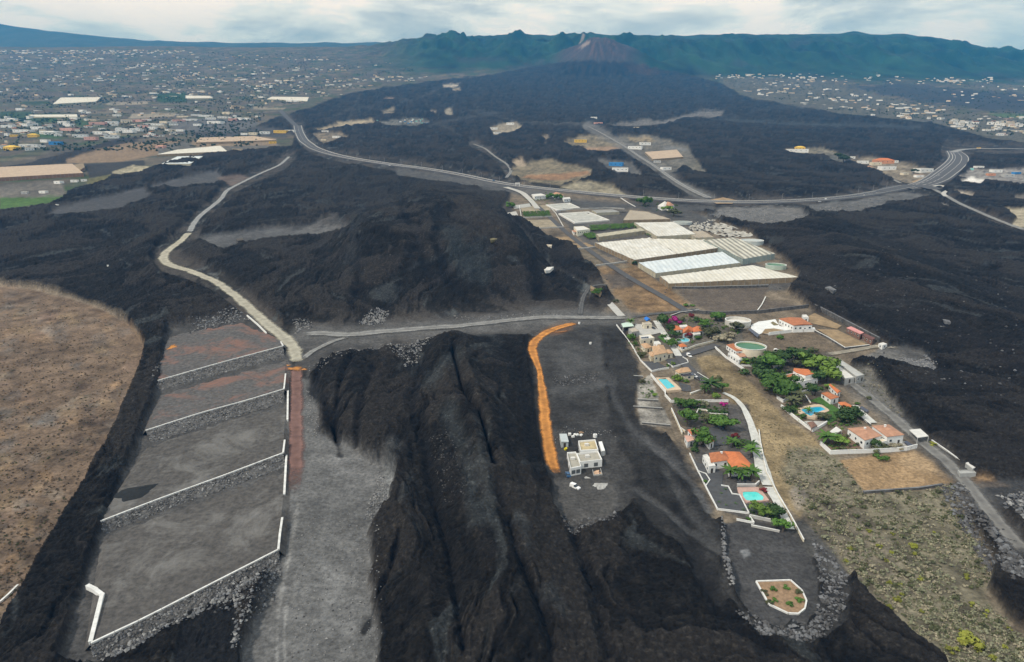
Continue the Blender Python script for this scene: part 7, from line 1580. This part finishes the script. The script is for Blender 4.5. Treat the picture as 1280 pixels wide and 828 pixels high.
for a in ((726, 178.5, 15, 'yellow', 'cream', 'yellow two storey house on its island in the upper lava', 'flat'), (795, 187, 17, 'white', 'white', 'white house with yellowish wing beside the straight track', 'flat'), (807, 182, 13, 'white', 'white', 'white long house behind the one by the straight track', 'flat'),
          (771, 208, 17, 'blue', 'blue', 'blue warehouse in the lava beside the curved drive', 'flat'), (776, 215, 20, 'white', 'grey', 'long white low block in front of the blue warehouse', 'flat'), (833, 213, 12, 'white', 'white', 'white house right of the straight track, nearest the highway', 'flat'), (822, 204, 9, 'grey', 'white', 'small pale house below the tan greenhouse', 'flat'),
          (748, 156, 10, 'pink', 'red', 'pink house far up beside the straight track', 'flat'), (742.5, 149, 8, 'white', 'white', 'small white house highest along the straight track', 'flat'), (716, 158, 5, 'white', 'white', 'tiny white hut at the head of the straight track', 'flat'), (797, 162, 9, 'cream', 'cream', 'cream ruin at the lava edge right of the track head', 'flat'),
          (617, 162.5, 9, 'white', 'white', 'white house at the left of the small upper islet', 'flat'), (638, 156.5, 9, 'white', 'white', 'white house at the top of the small upper islet', 'flat'), (621, 168, 8, 'white', 'white', 'white house at the bottom of the small upper islet', 'flat'),
          (1001, 188, 12, 'yellow', 'yellow', 'yellow house at the lava edge in the right mid distance', 'hip'), (999, 191, 24, 'white', 'white', 'long white terrace wall building under the yellow house', 'flat'), (1064, 199, 10, 'white', 'white', 'white house at the upper left of the roadside village', 'flat'), (1107, 205, 22, 'salmon', 'orange', 'long red roofed house in the roadside village', 'hip'), (1118, 204, 10, 'white', 'white', 'white house right of the long red roofed one', 'flat'),
          (1111, 213, 18, 'white', 'grey', 'white house in the middle of the roadside village', 'flat'), (1096, 207, 12, 'cream', 'cream', 'cream house left in the roadside village', 'flat'), (1157, 216, 20, 'white', 'white', 'long white house at the right end of the roadside village', 'flat'), (1080, 205, 12, 'white', 'white', 'white house with low wall left of the red roofed one', 'flat'), (1088, 211, 8, 'tan', 'red', 'small tan house near the roadside village entry', 'hip'), (1150, 222, 10, 'white', 'red', 'small white house right at the junction', 'flat'), (1132, 219, 9, 'cream', 'grey', 'grey roofed cream house near the junction', 'flat'),
          (1213, 213, 8, 'turquoise', 'white', 'turquoise building beside the white plaza', 'flat'), (1225, 211, 10, 'white', 'white', 'white hall above the white plaza', 'flat'), (1247, 216, 12, 'white', 'grey', 'white shed right of the white plaza', 'flat'), (1262, 222, 12, 'grey', 'grey', 'grey workshop at the right edge below the road', 'flat'), (1277, 210, 10, 'white', 'white', 'leaning white slab building at the right edge', 'flat'), (1224, 186.5, 4, 'yellow', 'yellow', 'tiny yellow kiosk on the far right road', 'flat'), (1272, 218, 9, 'blue', 'grey', 'small blue walled store at the right edge', 'flat'), (1240, 220, 9, 'salmon', 'red', 'small rust coloured shed by the white plaza', 'flat'),
          (420, 173, 9, 'white', 'white', 'white house alone beside the winding cream drive', 'flat'), (404, 176, 6, 'cream', 'cream', 'small cream ruin beside the winding drive', 'flat'), (460, 146, 5, 'white', 'white', 'tiny white house above the cream scree strip', 'flat'), (406, 166, 8, 'white', 'cream', 'cream house at the foot of the scree strip', 'flat'), (350, 166.5, 16, 'yellow', 'cream', 'ochre block near the highway bend at the town', 'flat'), (362, 166, 12, 'white', 'white', 'white block right of the ochre one at the highway bend', 'flat'), (340, 180, 9, 'yellow', 'yellow', 'small yellow house above the pale road end', 'flat'), (330, 168, 12, 'white', 'white', 'white long house left of the ochre block', 'flat'), (316, 169, 10, 'cream', 'cream', 'cream house among the fields left of the ochre block', 'flat'), (305, 169, 8, 'white', 'white', 'small white house at the field edge', 'flat'),
          (268, 155, 18, 'white', 'white', 'long white hall with colonnade in the lower town', 'flat'), (283, 143, 11, 'cream', 'cream', 'cream church like block in the lower town', 'flat'), (470, 152, 5, 'turquoise', 'white', 'tiny turquoise roofed hut at the container yard', 'flat'),
          (68, 181, 14, 'blue', 'blue', 'blue roofed hall with red base in the left town', 'flat'), (12, 188, 17, 'yellow', 'yellow', 'bright yellow hall at the left edge of the town', 'hip'), (40, 172, 11, 'yellow', 'yellow', 'ochre yellow house in the left town', 'hip'), (16, 171, 8, 'yellow', 'white', 'small yellow house between white ones in the left town', 'flat'), (55, 178, 10, 'white', 'white', 'white block left of the blue roofed hall', 'flat'), (34, 185, 20, 'white', 'white', 'long white row below the ochre yellow house', 'flat'), (4, 184, 8, 'salmon', 'red', 'dark red house at the left edge of the town', 'hip'), (200, 186, 11, 'pink', 'red', 'red and white farm sheds at the brown terraces', 'hip'), (296, 202-12, 12, 'tan', 'cream', 'tan cabin beside the fields above the lava', 'flat'),
          (72, 230, 10, 'white', 'white', 'white ruin at the lava edge above the gravel flat', 'flat'), (92, 228, 8, 'white', 'white', 'small white block by the brown greenhouse corner', 'flat'), (53, 242, 9, 'white', 'white', 'white pump house at the green field', 'flat'), (30, 243, 7, 'grey', 'white', 'pale hut left of the white pump house', 'flat'), (69, 259, 6, 'white', 'white', 'white hut alone at the left end of the gravel flat', 'flat'), (104, 227, 6, 'white', 'white', 'white cubic shed right of the brown greenhouse', 'flat')):
    small_house(*a)
# white blocks of the lower left town
blocks = [(8, 160, 14), (26, 166, 20), (46, 162, 16), (60, 168, 22), (84, 164, 20), (98, 172, 16), (112, 175, 14), (122, 168, 12), (136, 168, 16), (143, 170, 10), (150, 164, 12), (160, 166, 14), (168, 164, 12), (178, 160, 12), (190, 162, 10), (196, 158, 14), (205, 155, 12), (216, 158, 10), (222, 153, 14), (228, 148, 14), (236, 152, 16), (244, 146, 12), (256, 147, 16), (262, 150, 12), (84, 158, 12), (78, 155, 12), (120, 156, 18), (138, 155, 14), (158, 153, 14), (172, 153, 16), (182, 152, 10), (30, 158, 12), (4, 152, 14), (14, 151, 10), (92, 150, 10), (145, 146, 9), (24, 138, 9), (102, 140, 8), (246, 158, 9), (225, 165, 9), (210, 164, 8), (290, 151, 10), (298, 150, 9), (308, 150, 8)]
for i, (x, y, w) in enumerate(blocks):
    c, r = random.choice([('white', 'white')]*7+[('cream', 'red'), ('white', 'grey'), ('pink', 'red')])
    lb = {'white': 'white flat roofed block in the lower left town', 'cream': 'cream red roofed house in the lower left town', 'pink': 'pinkish red roofed house in the lower left town'}[c]
    if r == 'grey': lb = 'white block with grey roof in the lower left town'
    small_house(x, y, w, c, r, lb, 'flat', group={'white': 'white blocks of the lower left town', 'cream': 'cream houses of the lower left town', 'pink': 'pink houses of the lower left town'}[c] if r != 'grey' else 'grey roofed blocks of the lower left town')
# distant towns
zones_l = [(0, 63, 240, 67.5, 130), (0, 69, 130, 80, 40), (60, 68, 250, 84, 60), (0, 92, 30, 104, 14), (60, 90, 150, 108, 42), (150, 80, 330, 100, 85), (200, 96, 330, 120, 60), (330, 82, 480, 110, 70), (280, 70, 460, 76, 26), (0, 110, 50, 120, 8), (120, 112, 210, 124, 14), (330, 100, 440, 130, 60), (440, 96, 540, 104, 26), (100, 135, 260, 146, 20), (0, 130, 60, 160, 14), (60, 150, 230, 172, 46), (250, 122, 330, 150, 18), (440, 76, 540, 80, 8), (0, 80, 330, 128, 70), (0, 150, 60, 190, 20)]
zones_r = [(895, 93, 1010, 99, 55), (1010, 96, 1060, 103, 14), (930, 100, 1060, 118, 45), (1000, 118, 1100, 138, 50), (1090, 130, 1180, 150, 46), (1080, 96, 1240, 106, 44), (1172, 99, 1214, 102.5, 22), (1180, 146, 1290, 166, 56), (1180, 108, 1290, 130, 22), (1245, 152, 1290, 170, 18), (940, 112, 985, 120, 12), (1010, 92, 1120, 98, 10)]
spots = []
for zs in (zones_l, zones_r):
    for x0, y0, x1, y1, n in zs:
        for _ in range(n):
            for _t in range(8):
                x, y = random.uniform(x0, x1), random.uniform(y0, y1)
                if sdpoly(lava_main, np.array([x]), np.array([y]))[0] > 1.5: spots.append((x, y, zs is zones_l)); break
random.shuffle(spots)
def _hm_mesh(wm, rm, kind):
    b = MB(); b.prism([(-.5, -.5, 0), (.5, -.5, 0), (.5, .5, 0), (-.5, .5, 0)], -.5, .44, 0)
    roof_poly(b, [Vector((-.5, -.5, .45)), Vector((.5, -.5, .45)), Vector((.5, .5, .45)), Vector((-.5, .5, .45))], kind, .16, m=1)
    for x in (-.3, 0, .3): b.prism([(x-.07, -.51, 0), (x+.07, -.51, 0), (x+.07, -.503, 0), (x-.07, -.503, 0)], .14, .30, 2, True)
    me = bpy.data.meshes.new('house_mesh'); me.from_pydata(b.v, [], b.f)
    for m in (wm, rm, M_glass): me.materials.append(m)
    me.polygons.foreach_set('material_index', b.m); me.update(); return me
HV = [('white', _hm_mesh(hm('white', HCOL['white']), M_flat, 'flat'), 8), ('white', _hm_mesh(hm('white', HCOL['white']), RCOL['cream'], 'flat'), 3), ('tiled', _hm_mesh(hm('cream', HCOL['cream']), M_pink_r, 'hip'), 2), ('tiled', _hm_mesh(hm('white', HCOL['white']), M_terra, 'hip'), 2), ('pale', _hm_mesh(hm('tan', HCOL['tan']), RCOL['cream'], 'flat'), 2), ('pale', _hm_mesh(hm('cream', HCOL['cream']), RCOL['grey'], 'flat'), 2)]
pool_ = [v for v in HV for _ in range(v[2])]
near = sorted(range(len(spots)), key=lambda i: -spots[i][1])
indiv = set(near[:150]); town = {True: MB(), False: MB()}
for i, (x, y, left) in enumerate(spots):
    p = P(x, y); s = mpp(p); kind, me, _ = random.choice(pool_); w = random.uniform(10, 20)*(1.0 if random.random() < .8 else 1.9); d = w*random.uniform(.5, .8); h = random.uniform(7, 10); a = random.uniform(-.7, .7)
    if i in indiv:
        o = bpy.data.objects.new('house', me); C.objects.link(o); o.location = p; o.rotation_euler = (0, 0, a); o.scale = (w, d, h)
        side = 'left' if left else 'right'; tag(o, {'white': 'small white flat roofed house in the distant %s town', 'tiled': 'small tile roofed house in the distant %s town', 'pale': 'small tan or cream house in the distant %s town'}[kind] % side, 'house', {'white': 'white', 'tiled': 'tile roofed', 'pale': 'tan'}[kind]+' houses of the distant '+side+' town')
    else:
        b = town[left]; mi = {'white': 0, 'tiled': 2, 'pale': 4}[kind]; ca, sa = math.cos(a), math.sin(a)
        q = [(p.x+(u*ca*w-v*sa*d)/2, p.y+(u*sa*w+v*ca*d)/2, p.z) for u, v in ((-1, -1), (1, -1), (1, 1), (-1, 1))]
        b.prism(q, -3, h*.45, mi); roof_poly(b, [Vector((c[0], c[1], c[2]+h*.45+.05)) for c in q], 'hip' if kind == 'tiled' else 'flat', 1.8, m=mi+1)
for left, b in town.items():
    o = b.build('town', [hm('white', HCOL['white']), M_flat, hm('cream', HCOL['cream']), M_pink_r, hm('tan', HCOL['tan']), RCOL['grey']]); o['kind'] = 'stuff'
b = MB(); cnt = 0
for zs, n in (((0, 66, 520, 130), 2900), ((0, 128, 330, 190), 1100), ((900, 92, 1290, 170), 1000)):
    k = 0
    while k < n:
        x, y = random.uniform(zs[0], zs[2]), random.uniform(zs[1], zs[3])
        if sdpoly(lava_main, np.array([x]), np.array([y]))[0] < 2: continue
        p = P(x, y)
        if fbm(np.array([p.x/260]), np.array([p.y/260]), 3)[0] < random.uniform(-.35, .3): continue
        k += 1; leafblob(b, (p.x, p.y, p.z+2.5), random.uniform(3, 8), random.uniform(2.5, 5), 12, 2.4, 2)
o = b.build('town_trees', LM['far']); o['kind'] = 'stuff'
# street lamps along the highway
proto = None; lam = mat('lamp_metal', (.30, .31, .32), .5, .05, 1)
L_ = [0]
for i in range(len(hx)-1): L_.append(L_[-1]+math.hypot(hx[i+1]-hx[i], hy[i+1]-hy[i]))
for d in np.arange(120, L_[-1]-60, 55):
    i = int(np.searchsorted(L_, d)); i = min(i, len(hx)-1); ex, ey = hx[i]+hnx[i]*(hh[i]+1.0), hy[i]+hny[i]*(hh[i]+1.0)
    if proto is None:
        proto = empty('street_lamp', (0, 0, 0), 'tall slender grey street lamp on the far edge of the highway', 'street lamp', 'street lamps along the highway')
        b = MB(); b.tube((0, 0, 0), (0, 0, 10), .16, .10, 6); b.build('pole', lam, proto); b = MB(); b.tube((0, 0, 9.9), (0, -2.2, 10.4), .07, .06, 5); b.build('arm', lam, proto); b = MB(); b.box((0, -2.5, 10.32), (.35, .9, .16)); b.build('lamp_head', lam, proto); o = proto
    else: o = copy_tree(proto)
    o.location = (ex, ey, float(z0(ex, ey))+1.0); o.rotation_euler = (0, 0, math.atan2(hny[i], hnx[i])-math.pi/2)
strip('road', [(1050, 199), (1070, 206), (1090, 214), (1110, 222), (1128, 231)], [3, 3, 3.5, 4, 5], M_grav, dz=.9, step=7)
strip('road', [(648, 157), (690, 157), (734, 158.5), (760, 157), (800, 152), (850, 148), (898, 143)], 5, M_grav, dz=1.0, step=14, jitter=2)
# gantry sign and small items
p = P(647, 234); r = empty('road_sign', p, 'white double legged sign frame standing at the lane turn-off', 'sign'); b = MB()
for a in (-3, 3): b.tube((p.x+a, p.y, p.z), (p.x+a, p.y, p.z+5.5), .35, .35, 6)
b.build('post', M_white, r); b = MB(); b.box((p.x, p.y, p.z+5.5), (8, .4, 1.6)); b.build('panel', M_white, r)
for a, b_, lab in ((738, 431, 'small white drum standing on the dark gravel yard'), (724, 405, 'white marker block at the end of the orange track'), (136, 340, 'small white wreck lying on the left lava')):
    p = P(a, b_); p.z = gz(p.x, p.y); r = empty('marker_block', p, lab, 'block'); m = MB(); m.tube((p.x, p.y, p.z-.2), (p.x, p.y, p.z+1.0), .8, .7, 9); m.build('body', M_white, r); m = MB(); m.tube((p.x, p.y, p.z+1.003), (p.x, p.y, p.z+1.2), .85, .8, 9); m.build('lid', M_cap, r)
# half buried roof pieces in the lava
def slab(px, label, mt=None, h=.5):
    w = [P(*c) for c in px]; c = centroid(w); zz = gz(c.x, c.y); b = MB(); b.prism([(p.x, p.y, zz+.6+.15*i) for i, p in enumerate(w)], -2, h); return tag(b.build('buried_roof', mt or M_flat, origin=(c.x, c.y, zz)), label, 'ruin')
slab([(675, 345), (692, 344), (687, 351), (682, 352)], 'white half buried flat roof in the dark lava hollow'); slab([(683, 312), (690, 313), (689, 316), (686, 316)], 'small pale ruin roof peeking out of the lava', RCOL['cream'])
slab([(612, 335), (620, 333), (622, 338), (614, 341)], 'olive ruin fragment on the brown lava slab', mat('olive_bed', (.16, .14, .075))); slab([(1030, 370), (1036, 368), (1044, 375), (1040, 377)], 'grey ruin fragment in the right lava', M_rock3); slab([(1176, 413), (1184, 415), (1186, 419), (1178, 417)], 'small grey slab in the middle of the right lava', M_rock3)
slab([(295, 301), (303, 299), (305, 304), (298, 306)], 'dark excavator like wreck on the scraped track', M_door, 1.5)
slab([(738, 360), (752, 372), (750, 376), (738, 366)], 'tan wall fragment at the lava tip', mat('tan_soil', (.25, .18, .105)))
# container yard high in the lava
b = MB()
ccol = [hm('white', HCOL['white']), hm('turquoise', HCOL['turquoise']), M_grey_w, hm('blue', HCOL['blue'])]
for k in range(26):
    x, y = random.uniform(498, 536), random.uniform(149.5, 155); p = P(x, y); o = empty('shipping_container', p, 'container or caravan in the yard high in the lava', 'container', 'containers in the yard high in the lava')
    for nm, z_a, z_b, g in (('body', 0, 2.9, 1), ('roof', 2.903, 3.1, 1.02)):
        m = MB(); m.box((p.x, p.y, p.z+z_a), (7*g, 3*g, z_b-z_a), random.choice([0, 0, 1.5])); m.build(nm, ccol[k % 4], o)
# ------------------------------------------------------------------ air
def haze():
    b = MB(); x0, x1, y0, y1, z_a, z_b = -13000, 13000, -400, 13600, -60, 2300
    b.prism([(x0, y0, 0), (x1, y0, 0), (x1, y1, 0), (x0, y1, 0)], z_a, z_b, 0, True); m = bpy.data.materials.new('haze'); m.use_nodes = True; nt = m.node_tree; nt.nodes.clear()
    o_ = nt.nodes.new('ShaderNodeOutputMaterial'); v = nt.nodes.new('ShaderNodeVolumePrincipled'); v.inputs['Color'].default_value = (.04, .39, 1.0, 1); v.inputs['Absorption Color'].default_value = (.55, .55, .55, 1); v.inputs['Density'].default_value = HAZE; v.inputs['Anisotropy'].default_value = 0.0
    nt.links.new(v.outputs[0], o_.inputs['Volume']); o = b.build('haze', m); o['kind'] = 'stuff'
HAZE = 6.6e-5
haze()
terrain_done()
